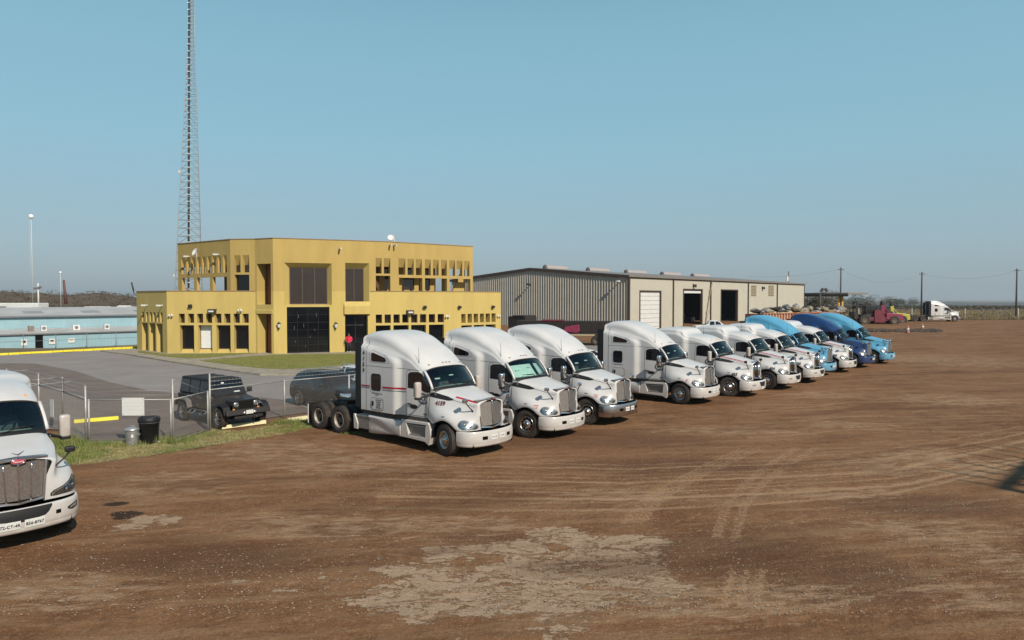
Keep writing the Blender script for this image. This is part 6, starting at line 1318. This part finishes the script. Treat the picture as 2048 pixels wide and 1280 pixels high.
def small_wheel(par, loc, s, r_, rough=False):
    e = bpy.data.objects.new('wheel', None); COL.objects.link(e); e.parent = par; e.location = loc; e.rotation_euler = (0,0,0 if s < 0 else pi); e.empty_display_size = .2
    key = (round(r_,3), rough)
    if key in SW:
        for o in SW[key]: c = o.copy(); COL.objects.link(c); c.parent = e
        return
    m = MB(); ri = r_*.62; m.lathe([(ri,.02),(ri+.02,-.005),(r_*.9,-.012),(r_*.97,.01),(r_,.04),(r_,.20),(r_*.97,.23),(ri,.24)], 32)
    if rough:
        for k in range(26): a = 2*pi*k/26; m.box((cos(a)*(r_-.004), .03 if k % 2 else .19, sin(a)*(r_-.004)), (.03,.07,.05), Matrix.Rotation(-a,3,'Y'))
    t = m.build('tyre', RUBBER, e); m = MB(); m.lathe([(ri+.005,.02),(ri-.015,.005),(ri-.03,.03),(ri-.035,.1)], 28); m.lathe([(.07,.01),(.05,-.005),(0,-.005)], 14)
    for k in range(7):
        a = 2*pi*k/7; m.add([(cos(a-.10)*(ri-.01),.02,sin(a-.10)*(ri-.01)),(cos(a+.10)*(ri-.01),.02,sin(a+.10)*(ri-.01)),(cos(a+.35)*.05,.005,sin(a+.35)*.05),(cos(a-.35)*.05,.005,sin(a-.35)*.05)], [(0,1,2,3)])
    r2 = m.build('rim', STEEL, e); m = MB(); m.lathe([(ri,.09),(0,.09)], 20); d_ = m.build('brake_disc', DARK, e); SW[key] = [t, r2, d_]
BLACKC = M('black_car_paint', (.013,.013,.014), .35, coat=.15, spec=.3, var=.1, dust=.05); WHITEC = M('white_car_paint', (.62,.63,.64), .35, coat=.3, var=.03, dust=.2); GREYF = M('grey_flare_plastic', (.13,.12,.115), .7, var=.2)
def jeep():
    T = thing('off_roader', 'black boxy four door off-roader parked behind the fence with its nose to the cream stop', 'car'); W = .78
    q = MB(); g = []
    q.prism([(-2.15,-W,.62),(-2.15,-W,1.12),(.72,-W,1.16),(.78,-W,.62)], (0,2*W,0)); q.build('body', BLACKC, T, bevel=.035)
    q = MB(); q.add([(.74,-.70,.85),(.74,.70,.85),(1.92,.56,.85),(1.92,-.56,.85),(.74,-.70,1.17),(.74,.70,1.17),(1.92,.56,1.08),(1.92,-.56,1.08)], [(0,1,2,3),(4,5,6,7),(0,1,5,4),(1,2,6,5),(2,3,7,6),(3,0,4,7)]); q.build('hood', BLACKC, T, bevel=.04)
    q = MB(); q.add([(-2.12,-.74,1.13),(-2.12,.74,1.13),(.70,.74,1.16),(.70,-.74,1.16),(-2.05,-.64,1.82),(-2.05,.64,1.82),(.38,.64,1.83),(.38,-.64,1.83)], [(0,1,2,3),(4,5,6,7),(0,1,5,4),(1,2,6,5),(2,3,7,6),(3,0,4,7)]); cab_ = q.build('hardtop', M('black_hardtop', (.009,.009,.010), .7, var=.2), T, bevel=.05)
    q = MB(); [q.box((x,0,1.855), (.03,1.1,.012)) for x in (-1.5,-.8,-.1)]; q.build('roof_seam', SEAM, T)
    for s in (-1, 1):
        for x0, x1 in ((-2.0,-1.25),(-1.15,-.42),(-.33,.38)):
            f = lambda x, z: Vector((x, s*(.74-(z-1.13)*.145+.008), z)); q = MB(); q.add([f(x0,1.20),f(x1+(.12 if x1 > .3 else 0),1.20),f(x1,1.72),f(x0,1.72)], [(0,1,2,3)]); q.build('side_window', TINT, T)
        q = MB(); 
        for x in (-1.2,-.38): q.box((x, s*(W+.003), .92), (.012,.008,.5))
        q.build('door_gap', MARK, T); q = MB(); [q.box((x, s*(W+.02), 1.05), (.14,.03,.035)) for x in (-.98,-.16)]; q.build('door_handle', MARKG, T); q = MB(); [q.box((x, s*(W+.012), z_), (.08,.02,.05)) for x in (-1.24,-.42,.5) for z_ in (.75,1.08)]; q.build('hinge', MARKG, T)
        for x, xa in ((-1.48,-.05), (1.47,.05)):
            q = MB(); pr = [(x-.66,.60),(x-.56,.80),(x-.36,.96),(x+.30,.98),(x+.50,.88),(x+.60,.62)]
            g = [[Vector((a, s*.70, b)), Vector((a, s*.97, b-.015)), Vector((a, s*.985, b-.07))] for a, b in pr]; q.grid(g, smooth=False); q.build('fender_flare', GREYF if x < 0 else BLACKP, T); small_wheel(T, (x, s*.94, .40), s, .40, True)
        q = MB(); q.box((1.1, s*.62, .75), (.9,.2,.3)); q.build('inner_fender', DARK, T)
        st_ = MB()
        for x in (-.75, .15): st_.tube([(x-.2,s*.78,.55),(x-.15,s*.93,.40),(x+.15,s*.93,.40),(x+.22,s*.78,.55)], .022, 6)
        st_.tube([(-.95,s*.79,.55),(.75,s*.79,.55)], .03, 6); st_.build('side_step', MARKG, T)
        q = MB(); q.box((.52, s*.98, 1.30), (.10,.20,.2)); q.tube([(.55,s*.75,1.18),(.53,s*.95,1.24)], .02, 6); q.build('door_mirror', BLACKP, T, bevel=.03)
        hl_ = MB(); hl_.lathe([(0,.02),(.06,.02),(.09,.0)], 18, axis='X', c=(1.955, s*.42, .94)); hl_ = hl_.build('headlight', LAMPIN, T); q = MB(); q.tube([(1.965, s*.42+.1*cos(a), .94+.1*sin(a)) for a in [2*pi*k/18 for k in range(19)]], .012, 5, caps=False); q.build('lamp_ring', CHROME, hl_)
        q = MB(); q.lathe([(0,.0),(.045,-.01)], 12, axis='X', c=(1.97, s*.52, .74)); q.build('indicator', AMBER, T); q = MB(); q.lathe([(0,.01),(.05,.0),(.06,-.03)], 12, axis='X', c=(2.26, s*.22, .62)); q.build('fog_lamp', LAMPIN, T)
        q = MB(); q.tube([(.72,s*.70,1.18),(.40,s*.62,1.80)], .035, 6); q.build('windscreen_post', BLACKC, T)
    q = MB(); q.box((1.93,0,.87), (.05,1.12,.46)); gr = q.build('grille', BLACKC, T, bevel=.03)
    for k in range(7): q = MB(); q.box((1.957, (k-3)*.085, .90), (.012,.04,.28)); q.build('grille_slot', DARK, gr)
    q = MB(); q.add([(.745,-.66,1.2),(.745,.66,1.2),(.43,.60,1.76),(.43,-.60,1.76)], [(0,1,2,3)]); q.build('windscreen', TINT, T); q = MB(); q.box((.73,.3,1.30), (.01,.25,.05), Matrix.Rotation(-.5,3,'Y')); q.box((.50,-.2,1.66), (.01,.12,.05), Matrix.Rotation(-.5,3,'Y')); q.build('windscreen_sticker', PAPER, T)
    q = MB(); q.tube([(.8,-.5,1.19),(.76,-.1,1.24)], .012, 4); q.tube([(.8,.2,1.19),(.76,.55,1.24)], .012, 4); q.build('wiper', BLACKP, T)
    q = MB(); q.prism([(2.0,-.93,.52),(2.0,-.93,.74),(2.16,-.93,.76),(2.22,-.93,.55)], (0,1.86,0)); q.box((2.12,0,.44), (.16,1.2,.12)); bp = q.build('bumper', M('bumper_dark', (.02,.018,.017), .6, var=.2), T, bevel=.03)
    q = MB(); q.box((2.235,0,.64), (.012,.31,.15)); q.build('licence_plate', PLATE, bp); q = MB(); q.tube([(2.2,.28,.45),(2.28,.28,.42),(2.2,.28,.38)], .015, 6); q.build('tow_hook', MARKG, bp)
    q = MB(); q.box2((-2.0,-.5,.35), (1.8,.5,.66)); q.build('chassis', DARK, T); q = MB(); q.box((-.45,0,1.55), (1.0,1.1,.03)); 
    q = MB(); q.lathe([(.2,0),(.38,-.02),(.40,-.1),(.40,-.2),(.2,-.24)], 24, axis='X', c=(-2.18,.1,1.0)); q.build('spare_tyre', RUBBER, T)
    return T
j = jeep(); a, b = gp(363.4,842.6), gp(437.5,860); mid = (a+b)/2; hd = math.atan2(b.y-a.y, b.x-a.x); hv = Vector((cos(hd), sin(hd), 0)); lv = Vector((-hv.y, hv.x, 0)); j.location = mid+lv*.92; j.location.z = .041; j.rotation_euler.z = hd
suv = car('suv', M('charcoal_car_paint', (.012,.012,.013), .3, coat=.2, var=.1, dust=.1)); suv['label'] = 'black crossover parked behind the chain link fence left of the first truck'; a = gp(597,812); suv.location = a+HEAD*1.32+LEFT*.92+Vector((0,0,.041)); suv.rotation_euler.z = R(-39)
ws_ = car('suv', WHITEC); ws_['label'] = 'white crossover half hidden behind the first truck, beside the black crossover'; ws_.location = suv.location+LEFT*2.9+HEAD*-.7; ws_.rotation_euler.z = R(-41)
w3 = car('sedan', WHITEC); w3['label'] = 'white car seen in the gap between the third and fourth trucks'; p = gp(1196,747); w3.location = (p.x-.9, p.y+3.4, 0); w3.rotation_euler.z = R(-150)
pk = car('pickup', WHITEC); pk['label'] = 'white crew cab pickup in front of the open warehouse doors'; pk['category'] = 'pickup'; pk.name = 'pickup_truck'; p = gp(1432,669); pk.location = (p.x, p.y+1, gz(p.x,p.y)-.1); pk.rotation_euler.z = R(-3)

# ================================================================ the row of trucks
tr_h, tb_h, th_h = truck('hi', WHITE)
O, D = Vector((0,-3,0)), Vector((0,1,0))
POS = dict(T1=(-1.46,23.69), T2=(1.30,26.54), T3=(3.82,29.42), T4=(8.90,34.82), T5=(12.13,37.44), T6=(15.24,40.47), T7=(17.95,43.5), T8=(20.5,47.4), T9=(22.95,49.6), T10=(26.0,53.0), T11=(29.05,55.82))
def put(t, xy, label, steer=0, rz=-41):
    rz = rz + 1.1*math.sin(xy[0]*2.3)*(xy[0] > 0)
    t.location = (xy[0], xy[1], gz(*xy)); t.rotation_euler.z = R(rz); t['label'] = label; t['group'] = 'tractor trucks parked in the yard'; t['category'] = 'truck'
    for c in kids(t):
        if c.name.startswith('front_wheel'): c.rotation_euler.z += R(steer)
    return t
cps = {}
sw_chrome = None
for key, sw, sk_ in (('T2',{CHROME:CHROME},()),('T3',None,()),('T4',None,()),('T8',{WHITE:LBLUE},()),('T10',{WHITE:DBLUE},()),('T11',{WHITE:LBLUE},()),('FAR',None,())): cps[key] = copy_tree(tr_h, None, sw, sk_)
# first truck only: stripes, fleet numbers, white mirror shells
extra = []
m = MB(); stroke(m, tb_h, O, X_, Z_, D, [(-4.3,1.985),(-3.80,1.99)], .045, .010); stroke(m, tb_h, O, X_, Z_, D, [(-3.08,2.0),(-1.99,2.02)], .06, .010); m.build('red_stripe', REDM, tr_h)
m = MB(); stroke(m, tb_h, O, X_, Z_, D, [(-4.3,1.915),(-3.80,1.92)], .02, .010); stroke(m, tb_h, O, X_, Z_, D, [(-3.08,1.91),(-1.99,1.92)], .02, .010); m.build('dark_stripe', MARK, tr_h)
m = MB(); stroke(m, th_h, O, X_, Z_, D, [(.15,1.90),(.5,1.84),(.92,1.76)], .035, .010); m.build('red_stripe', REDM, tr_h)
lettering('4159', .185, Vector((-.32,-3,1.67)), X_, Z_, D, th_h, .012, 'fleet_number', M('maroon_marking', (.12,.012,.02), .5), tr_h, .009)
for i, ch in enumerate('4159'): lettering(ch, .20, Vector((-4.17,-3,3.17-i*.215)), X_, Z_, D, tb_h, .012, 'fleet_number', MARK, tr_h, .010)
for i, tx in enumerate(('47-467 3436','TA Diesel','No Smok','553-457','CDX 47057')): lettering(tx, .062, Vector((-3.30,-3,1.515-i*.07)), X_, Z_, D, tb_h, .024, 'locker_lettering', MARK, tr_h, .003)
lettering('74-75', .075, Vector((-3.40,-3,1.69)), X_, Z_, D, tb_h, .012, 'small_lettering', MARKG, tr_h, .003)
put(tr_h, POS['T1'], 'nearest white truck of the row, red striped and numbered 4159', -14)
for c in kids(tr_h):
    if c.name.startswith('door_mirror'):
        for g_ in kids(c):
            if g_.name.startswith('mirror_shell'): g_.material_slots[0].link = 'OBJECT'; g_.material_slots[0].material = WHITE
put(cps['T2'], POS['T2'], 'second white truck of the row, with a white sun shade behind its windscreen', 6)
put(cps['T3'], POS['T3'], 'third white high roof truck of the row, with a polished metal front bumper', 10)
put(cps['T4'], POS['T4'], 'white high roof truck standing alone right of the gap in the row', -10)
put(cps['T8'], POS['T8'], 'light blue high roof truck behind the third low roof white truck', 8)
put(cps['T10'], POS['T10'], 'dark blue high roof truck, second from the far right end of the row', -6)
put(cps['T11'], POS['T11'], 'light blue high roof truck at the far right end of the row', 6)
pf = atY(1903, 643, 134); far = cps['FAR']; far.location = (pf.x, 134, gz(pf.x,134)); put(far, (pf.x, 134), 'lone white truck seen from the side far across the yard', 0, -4); far['group'] = ''; del far['group']
for c in kids(cps['T3']):
    if c.name.startswith('bumper') and not c.name.startswith('bumper_core'): c.material_slots[0].link = 'OBJECT'; c.material_slots[0].material = STEEL
for c in kids(cps['FAR']):
    if c.name.startswith('bumper') and not c.name.startswith('bumper_core'): c.material_slots[0].link = 'OBJECT'; c.material_slots[0].material = SKIRT
# sun shade of the second truck
g = []
for jn in range(5):
    tt = .06+.86*jn/4; g.append([Vector((lerp(-.79,-1.22,tt)+.18*(1-u*u)-.02*((k%2)), u*.93, lerp(2.13,2.60,tt)+.04*(1-u*u)*tt)) for k, u in enumerate([-1+2*k/16 for k in range(17)]) if not (.05 < u < .0)])
ga = [r[:11] for r in g]; gb_ = [r[12:] for r in g]; MB().grid(ga).grid(gb_).build('sun_shade', SHADE, cps['T2'])
tr_m, tb_m, th_m = truck('mid', WHITE)
mids = dict(T5=tr_m)
for k in ('T6','T7','T9'): mids[k] = copy_tree(tr_m)
for k, num, lb, st_ in (('T5','433','white low roof truck numbered 433 directly right of the lone high roof truck', 8), ('T6','434','white low roof truck numbered 434, second of the low roof trucks', -8), ('T7','420','white low roof truck numbered 420 in front of the light blue one', 0), ('T9','438','white low roof truck numbered 438 left of the dark blue truck', 5)):
    t_ = mids[k]; lettering(num, .19, Vector((.30,-3,1.20)), X_, Z_, D, th_m, .012, 'fleet_number', MARK, t_, .010)
    m = MB(); stroke(m, th_m, O, X_, Z_, D, [(-.70,2.10),(.1,1.94),(.65,1.82)], .028, .010); m.build('red_stripe', REDM, t_); m = MB(); stroke(m, th_m, O, X_, Z_, D, [(-.68,2.06),(.1,1.90),(.6,1.78)], .014, .010); m.build('dark_stripe', MARK, t_); put(t_, POS[k], lb, st_)
for k, nm in (('T2','72'),('T3','76'),('T4','81')): lettering(nm, .16, Vector((.42,-3,1.20)), X_, Z_, D, th_h, .012, 'fleet_number', M('pale_red_marking', (.40,.16,.15), .6), cps[k], .006)
tp_, tbp, thp = truck('pete', WHITE); put(tp_, (-10.97,15.0), 'white low roof truck at the left edge with an oval red badge on its grille', 0); tp_['group'] = ''; del tp_['group']
# windscreen papers differ little; hanging plush etc. are left out

# ================================================================ far machines, container, scrap
MAG = M('magenta_machine_paint', (.22,.018,.06), .55, var=.25, vscale=1.5); DRD = M('dark_red_machine_paint', (.14,.015,.03), .6, var=.3, vscale=2); YM = M('yellow_machine_paint', (.42,.38,.05), .5, var=.2, vscale=2)
def big_wheel(par, loc, s, r_, wd=.5):
    e = bpy.data.objects.new('wheel', None); COL.objects.link(e); e.parent = par; e.location = loc; e.rotation_euler = (0,0,0 if s < 0 else pi)
    m = MB(); m.lathe([(r_*.5,.04),(r_*.55,-.02),(r_*.9,-.02),(r_,.06),(r_,wd-.06),(r_*.9,wd),(r_*.5,wd)], 28)
    for k in range(24): a = 2*pi*k/24; m.box((cos(a)*r_*.99, wd*.3 if k % 2 else wd*.7, sin(a)*r_*.99), (.08,wd*.5,.1), Matrix.Rotation(-a,3,'Y'))
    m.build('tyre', RUBBER, e); m = MB(); m.lathe([(r_*.52,.06),(r_*.48,.02),(r_*.3,.12),(0,.12)], 20); m.build('rim', CHASSIS, e)
def forklift(nose, body, label):
    T = thing('container_forklift', label, 'forklift')
    m = MB(); m.box2((-3.4,-1.1,.75), (2.4,1.1,1.35)); m.build('chassis', body, T, bevel=.05)
    m = MB(); m.prism([(1.0,-1.2,1.0),(1.0,-1.2,2.0),(1.8,-1.2,2.05),(3.6,-1.2,1.85),(3.75,-1.2,.9),(2.9,-1.2,.62)], (0,2.4,0)); m.build('counterweight', nose, T, bevel=.08)
    for s in (-1,1):
        big_wheel(T, (-2.5, s*1.45, .88), s, .88); big_wheel(T, (2.3, s*1.35, .80), s, .80); m = MB(); m.prism([(-.9,s*1.2,.5),(-.9,s*1.2,2.4),(-.2,s*1.2,2.6),(.6,s*1.2,2.3),(.9,s*1.2,.5)], (0,-s*.25,0)); m.build('side_panel', body, T, bevel=.03)
    m = MB(); [m.tube([(x,y,1.3),(x+.05,y,3.15)], .06, 6) for x in (-2.1,.1) for y in (-.75,.75)]; m.box2((-2.2,-.85,3.15), (.25,.85,3.27)); m.box2((-2.1,-.75,1.3), (.1,.75,1.9)); cb = m.build('cab', M('cab_dark', (.03,.022,.024), .6, var=.3), T); m = MB()
    for y in (-.8,.8): m = MB(); m.box2((-1.95,y-.01,1.95), (-.0,y+.01,3.1)); m.build('cab_window', glass_mat('cab_glass', (.45,.5,.5)), cb)
    m = MB(); [m.box2((-3.65,y-.12,.2), (-3.35,y+.12,3.9)) for y in (-.7,.7)]; [m.box2((-3.6,-.8,z_), (-3.4,.8,z_+.2)) for z_ in (.5,1.8,3.0,3.7)]; m.build('mast', CHASSIS, T); m = MB(); m.tube([(-3.4,.0,3.5),(-1.0,.0,3.45)], .12, 6); m.tube([(-3.3,.5,3.0),(-2.1,.5,3.2)], .08, 6); m.build('hydraulic_hose', CHASSIS, T)
    m = MB(); m.box2((-6.0,-.65,1.25), (-3.65,-.4,1.45)); m.box2((-6.0,.4,1.25), (-3.65,.65,1.45)); m.box2((-4.1,-1.1,1.1), (-3.65,1.1,2.2)); m.build('fork', CHASSIS, T)
    m = MB(); m.box2((.55,-.3,1.9), (1.15,.3,3.35)); m.tube([(.85,0,3.3),(2.0,.3,2.0)], .12, 6); m.tube([(.6,-.2,3.3),(1.9,-.3,2.0)], .09, 6); m.build('air_intake', nose, T, bevel=.04); m = MB(); m.lathe([(.34,3.35),(.36,3.5),(.34,3.9),(.2,4.0),(0,4.0)], 14, axis='Z', c=(.85,0,0)); m.build('intake_cap', CHASSIS, T)
    return T
f1 = forklift(MAG, DRD, 'big magenta and dark red container forklift parked beyond the blue trucks'); p = gp(1766, 655); f1.location = (p.x-.6, p.y+1, gz(p.x,p.y)-.25); f1.rotation_euler.z = R(-3); f1.scale = (1.08,)*3
f2 = forklift(YM, CHASSIS, 'container forklift with a yellow rear, half hidden behind the magenta one'); f2.location = (f1.location.x+4.0, f1.location.y+4.2, f1.location.z+.05); f2.rotation_euler.z = R(-3); f2.scale = (1.0,)*3
m = MB(); t = thing('flat_trailer', 'low dark flat trailer behind the lone far truck', 'trailer', (far.location.x-9.5, 137.5, far.location.z), R(-4)); m.box2((-4.5,-1.2,.95),(3.2,1.2,1.25)); m.build('deck', CHASSIS, t)
for x in (-3.5,-2.2):
    for s in (-1,1): big_wheel(t, (x, s*1.1, .5), s, .5, .3)
# open scrap container and its load
OR_ = M('rusty_orange_steel', (.36,.13,.055), .8, var=.35, vscale=1.2)
c0, c1 = atY(1507,640,86), atY(1660,640,97); dc = (c1-c0); dc.z = 0; Lc = dc.length; ang = math.atan2(dc.y, dc.x); ct = thing('scrap_container', 'rust orange open scrap container behind the blue trucks', 'container', ((c0.x+c1.x)/2, (c0.y+c1.y)/2, gz(0,91)), ang)
zt_c = 3.15; m = MB(); m.box2((-Lc/2,-1.2,.3),(Lc/2,-1.12,zt_c)); m.box2((-Lc/2,1.12,.3),(Lc/2,1.2,zt_c)); m.box2((Lc/2-.1,-1.12,.3),(Lc/2,1.12,zt_c)); m.box2((-Lc/2,-1.12,.3),(Lc/2,1.12,.42)); m.box2((-Lc/2,-1.12,.42),(-Lc/2+.1,1.12,zt_c)); m.build('tub', OR_, ct)
k = 0
for x in np.arange(-Lc/2+.3, Lc/2, .62): m = MB(); m.box((x,-1.27,(zt_c+.3)/2), (.14,.13,zt_c-.3)); m.build('rib', M('pale_rib_steel', (.50,.38,.30), .7, var=.3) if x < -Lc/6 else OR_, ct)
m = MB(); m.box2((-Lc/2-.05,-1.36,zt_c),(Lc/2+.05,-1.1,zt_c+.12)); m.build('top_rim', OR_, ct)
rs = np.random.default_rng(11)
def lump(mb, c, r_, sq=1.0):
    g = []; n1, n2 = 7, 10
    for i in range(n1):
        th = pi*i/(n1-1); g.append([Vector((c[0]+r_[0]*sin(th)*cos(a)*rs.uniform(.7,1.2), c[1]+r_[1]*sin(th)*sin(a)*rs.uniform(.7,1.2), c[2]+r_[2]*cos(th)*rs.uniform(.7,1.15))) for a in [2*pi*q/n2 for q in range(n2)]])
    mb.grid(g, smooth=False, close=True)
SCM = [M('scrap_dark', (.035,.03,.025), .8, var=.5, vscale=5), M('scrap_grey', (.30,.28,.27), .6, .3, var=.5, vscale=5), M('scrap_khaki', (.26,.22,.14), .8, var=.5, vscale=5)]
cx_, sx_ = cos(ang), sin(ang)
for k in range(15):
    u = -Lc/2+1.2+(Lc+4)*k/15; x = ct.location.x+cx_*u; y = ct.location.y+sx_*u
    t = thing('scrap_heap', ['dark crushed lump','grey crumpled metal sheet lump','khaki bundle of scrap'][k%3]+' on the scrap pile, %s from the left' % ['first','second','third','fourth','fifth','sixth','seventh','eighth','ninth','tenth','eleventh','twelfth','thirteenth','fourteenth','fifteenth'][k], 'scrap', (x, y, ct.location.z+zt_c-.1), 0, 'lumps on the scrap pile')
    for q_ in range(4): m = MB(); lump(m, (rs.uniform(-.5,.5), rs.uniform(-.4,.4), .15+rs.uniform(0,.55)+.25*(k in (4,5,6))), (rs.uniform(.35,.75), .5, rs.uniform(.2,.42))); m.build('crushed_piece', SCM[(k+q_//2) % 3], t)
# dark flatbed load with a magenta hood in front of the gable wall
t = thing('flatbed_trailer', 'dark loaded flatbed trailer standing in front of the ribbed gable wall', 'trailer', atY(1150,700,78)*1.0, R(-12)); t.location.z = 0; m = MB(); m.box2((-7,-1.2,1.1),(4.5,1.2,1.4)); m.build('deck', CHASSIS, t); m = MB(); m.box2((-6.5,-1.1,1.42),(3.9,1.1,2.65)); m.build('load', M('dark_load', (.014,.009,.008), .8, var=.4), t, bevel=.05)
for x in (-6,-4.7,2.4,3.6):
    for s in (-1,1): big_wheel(t, (x, s*1.15, .52), s, .52, .3)
m = MB(); m.prism([(-1.2,-1.3,1.55),(-.9,-1.3,2.05),(.6,-1.3,2.3),(.65,-1.3,1.5),(.2,-1.3,1.35)], (0,.6,0)); m.build('magenta_hood', MAG, t, bevel=.06); m = MB(); m.box2((-3.6,-1.15,2.67),(-1.2,.2,2.8)); m.build('red_cover', DRD, t); m = MB(); m.box2((-.6,-1.32,1.1),(2.3,-1.22,1.22)); m.build('pale_rail', M('pale_wood', (.45,.36,.25), .8), t)
t = thing('dark_dumpster', 'dark open container beside the office\'s right corner against the ribbed gable', 'container', atY(1050,655,96), R(-41)); t.location.z = 0; m = MB(); m.box2((-2.0,-1.2,.1),(1.1,1.2,2.7)); m.build('tub', CHASSIS, t, bevel=.05); m = MB(); m.box2((-1.2,-1.3,2.7),(.9,1.3,2.85)); m.build('lid', CHASSIS, t)
# ---------------------------------------------------------------- poles, wires, fence, cones on the right
PM = M('utility_pole_wood', (.07,.05,.045), .85, var=.3, vscale=3, stretch=(1,1,.2)); PO = []
for px, yt, d_, lb in ((1682,535,168,'wooden utility pole rising behind the carport'),(1844,544,172,'wooden utility pole left of the lone far truck'),(2034,537,166,'wooden utility pole near the right edge of the photo')):
    a = atY(px, yt, d_); z0 = gz(a.x, d_); t = thing('utility_pole', lb, 'utility pole', (a.x, d_, z0-.2), 0, 'utility poles beyond the yard'); h = a.z-z0+.2; PO.append(a); m = MB(); m.tube([(0,0,0),(0,0,h)], [.22,.15], 8); m.build('shaft', PM, t); m = MB(); m.box((0,0,h-.5), (1.3,.12,.12)); m.build('crossarm', PM, t)
    for s in (-.55,.55): m = MB(); m.lathe([(0,.15),(.06,.12),(.05,0)], 8, axis='Z', c=(s,0,h-.44)); m.build('insulator', DFIT, t)
def wire(a, b, sag, label):
    t = thing('overhead_wire', label, 'wire', a, 0); m = MB(); N = 18; m.tube([(b-a)*(i/N)+Vector((0,0,-sag*4*(i/N)*(1-i/N))) for i in range(N+1)], .018, 4); m.build('cable', M('cable_grey', (.16,.17,.18), .7), t)
wire(PO[0]-Vector((0,0,.4)), PO[1]-Vector((0,0,.4)), 2.6, 'sagging overhead wire between the left and middle utility poles'); wire(PO[1]-Vector((0,0,.4)), PO[2]+Vector((0,0,-.4)), 1.6, 'overhead wire between the middle and right utility poles'); wire(Vector((62,185,11)), PO[0]-Vector((0,0,.4)), .8, 'faint overhead wire running left from the first utility pole')
wire(PO[2]-Vector((0,0,.4)), PO[2]+Vector((22,0,.5)), .6, 'overhead wire leaving the photo on the right')
t = thing('field_fence', 'wire fence with thin pale posts along the dry field on the far right', 'fence', (60,143,gz(60,143)))
for k in range(34):
    x = k*3.62; z0 = gz(60+x,143)-gz(60,143); m = MB(); m.tube([(x,0,z0-.1),(x,0,z0+2.35)], .05, 6); m.build('post', MARKG if k % 3 else FIT, t)
for z_ in (.6,1.2,1.8,2.3): m = MB(); m.tube([(0,0,z_+gz(60,143)-gz(60,143)),(33*3.62,0,z_+gz(179,143)-gz(60,143))], .018, 4); m.build('rail_wire', MARKG, t)
CONEM = M('faded_orange_cone', (.36,.14,.10), .7, var=.2)
for px, py, h, lb in ((1815.5,669,1.15,'left and nearer faded orange traffic cone by the forklifts'),(1845,664,1.0,'right and farther faded orange traffic cone by the forklifts')):
    p = gp(px, py); p.z = gz(p.x, p.y); t = thing('traffic_cone', lb, 'traffic cone', p, 0, 'traffic cones in the yard'); m = MB(); m.lathe([(.28,0.05),(.06,h),(0,h)], 16, axis='Z'); m.build('cone', CONEM, t); m = MB(); m.box((0,0,.03), (.7,.7,.06)); m.build('base', DFIT, t, bevel=.02); m = MB(); m.lathe([(.20,h*.45),(.15,h*.62)], 16, axis='Z'); m.v = [(v[0]*1.02, v[1]*1.02, v[2]) for v in m.v]; m.build('pale_band', PLATE, t)
# low dark berm of spilled tyres-and-soil in front of the forklifts
m = MB()
for k in range(160):
    p = gp(rs.uniform(1735,1880), rs.uniform(664,667.5)); lump(m, (p.x, p.y, gz(p.x,p.y)+.04), (rs.uniform(.2,.7), rs.uniform(.2,.6), rs.uniform(.08,.25)))
tag(m.build('rubble', M('dark_rubble', (.07,.05,.04), .9, var=.4, vscale=3), recalc=False), 'low dark line of rubble in front of the forklifts', None, None, 'stuff')
# oil stains are part of the dirt: two thin dark patches
# floodlight pole just outside the frame whose shadow falls on the yard
t = thing('floodlight_pole', 'floodlight pole outside the right edge whose shadow reaches the yard', 'light pole', (24.25,8.75,0), 0); H_ = 12.0; m = MB(); m.tube([(0,0,0),(0,0,H_)], [.2,.12], 10); m.build('shaft', PM, t)
ad = Vector((.70,.71,0)); m = MB()
for z_ in (H_-.2, H_-.8): m.tube([ad*-3.4+Vector((0,0,z_)), ad*3.4+Vector((0,0,z_))], .13, 6)
m.build('crossarm', PM, t)
for k in range(9):
    c = ad*(-3.2+.8*k); m = MB(); m.tube([c+Vector((0,0,H_-1.3)), c+Vector((0,0,H_+(1.3 if k % 2 else .7)))], .06, 4); m.box(c+Vector((0,0,H_-.6)), (.22,.22,.4)); m.build('lamp_head', DFIT, t)
# ---------------------------------------------------------------- air
hz = MB(); hz.box2((-5400, -260, -30), (6700, 7700, 60)); hzo = hz.build('haze', M('dirt_tmp'))
hm_ = bpy.data.materials.new('pale_air'); hm_.use_nodes = True; hn_ = hm_.node_tree; hn_.nodes.clear(); ho = hn_.nodes.new('ShaderNodeOutputMaterial'); pv_ = hn_.nodes.new('ShaderNodeVolumePrincipled')
pv_.inputs['Color'].default_value = (.80,.88,.95,1); pv_.inputs['Density'].default_value = .00016; pv_.inputs['Anisotropy'].default_value = .2
hn_.links.new(pv_.outputs[0], ho.inputs['Volume']); hzo.data.materials.clear(); hzo.data.materials.append(hm_); hzo['kind'] = 'stuff'; hzo['label'] = 'thin haze over the plain'
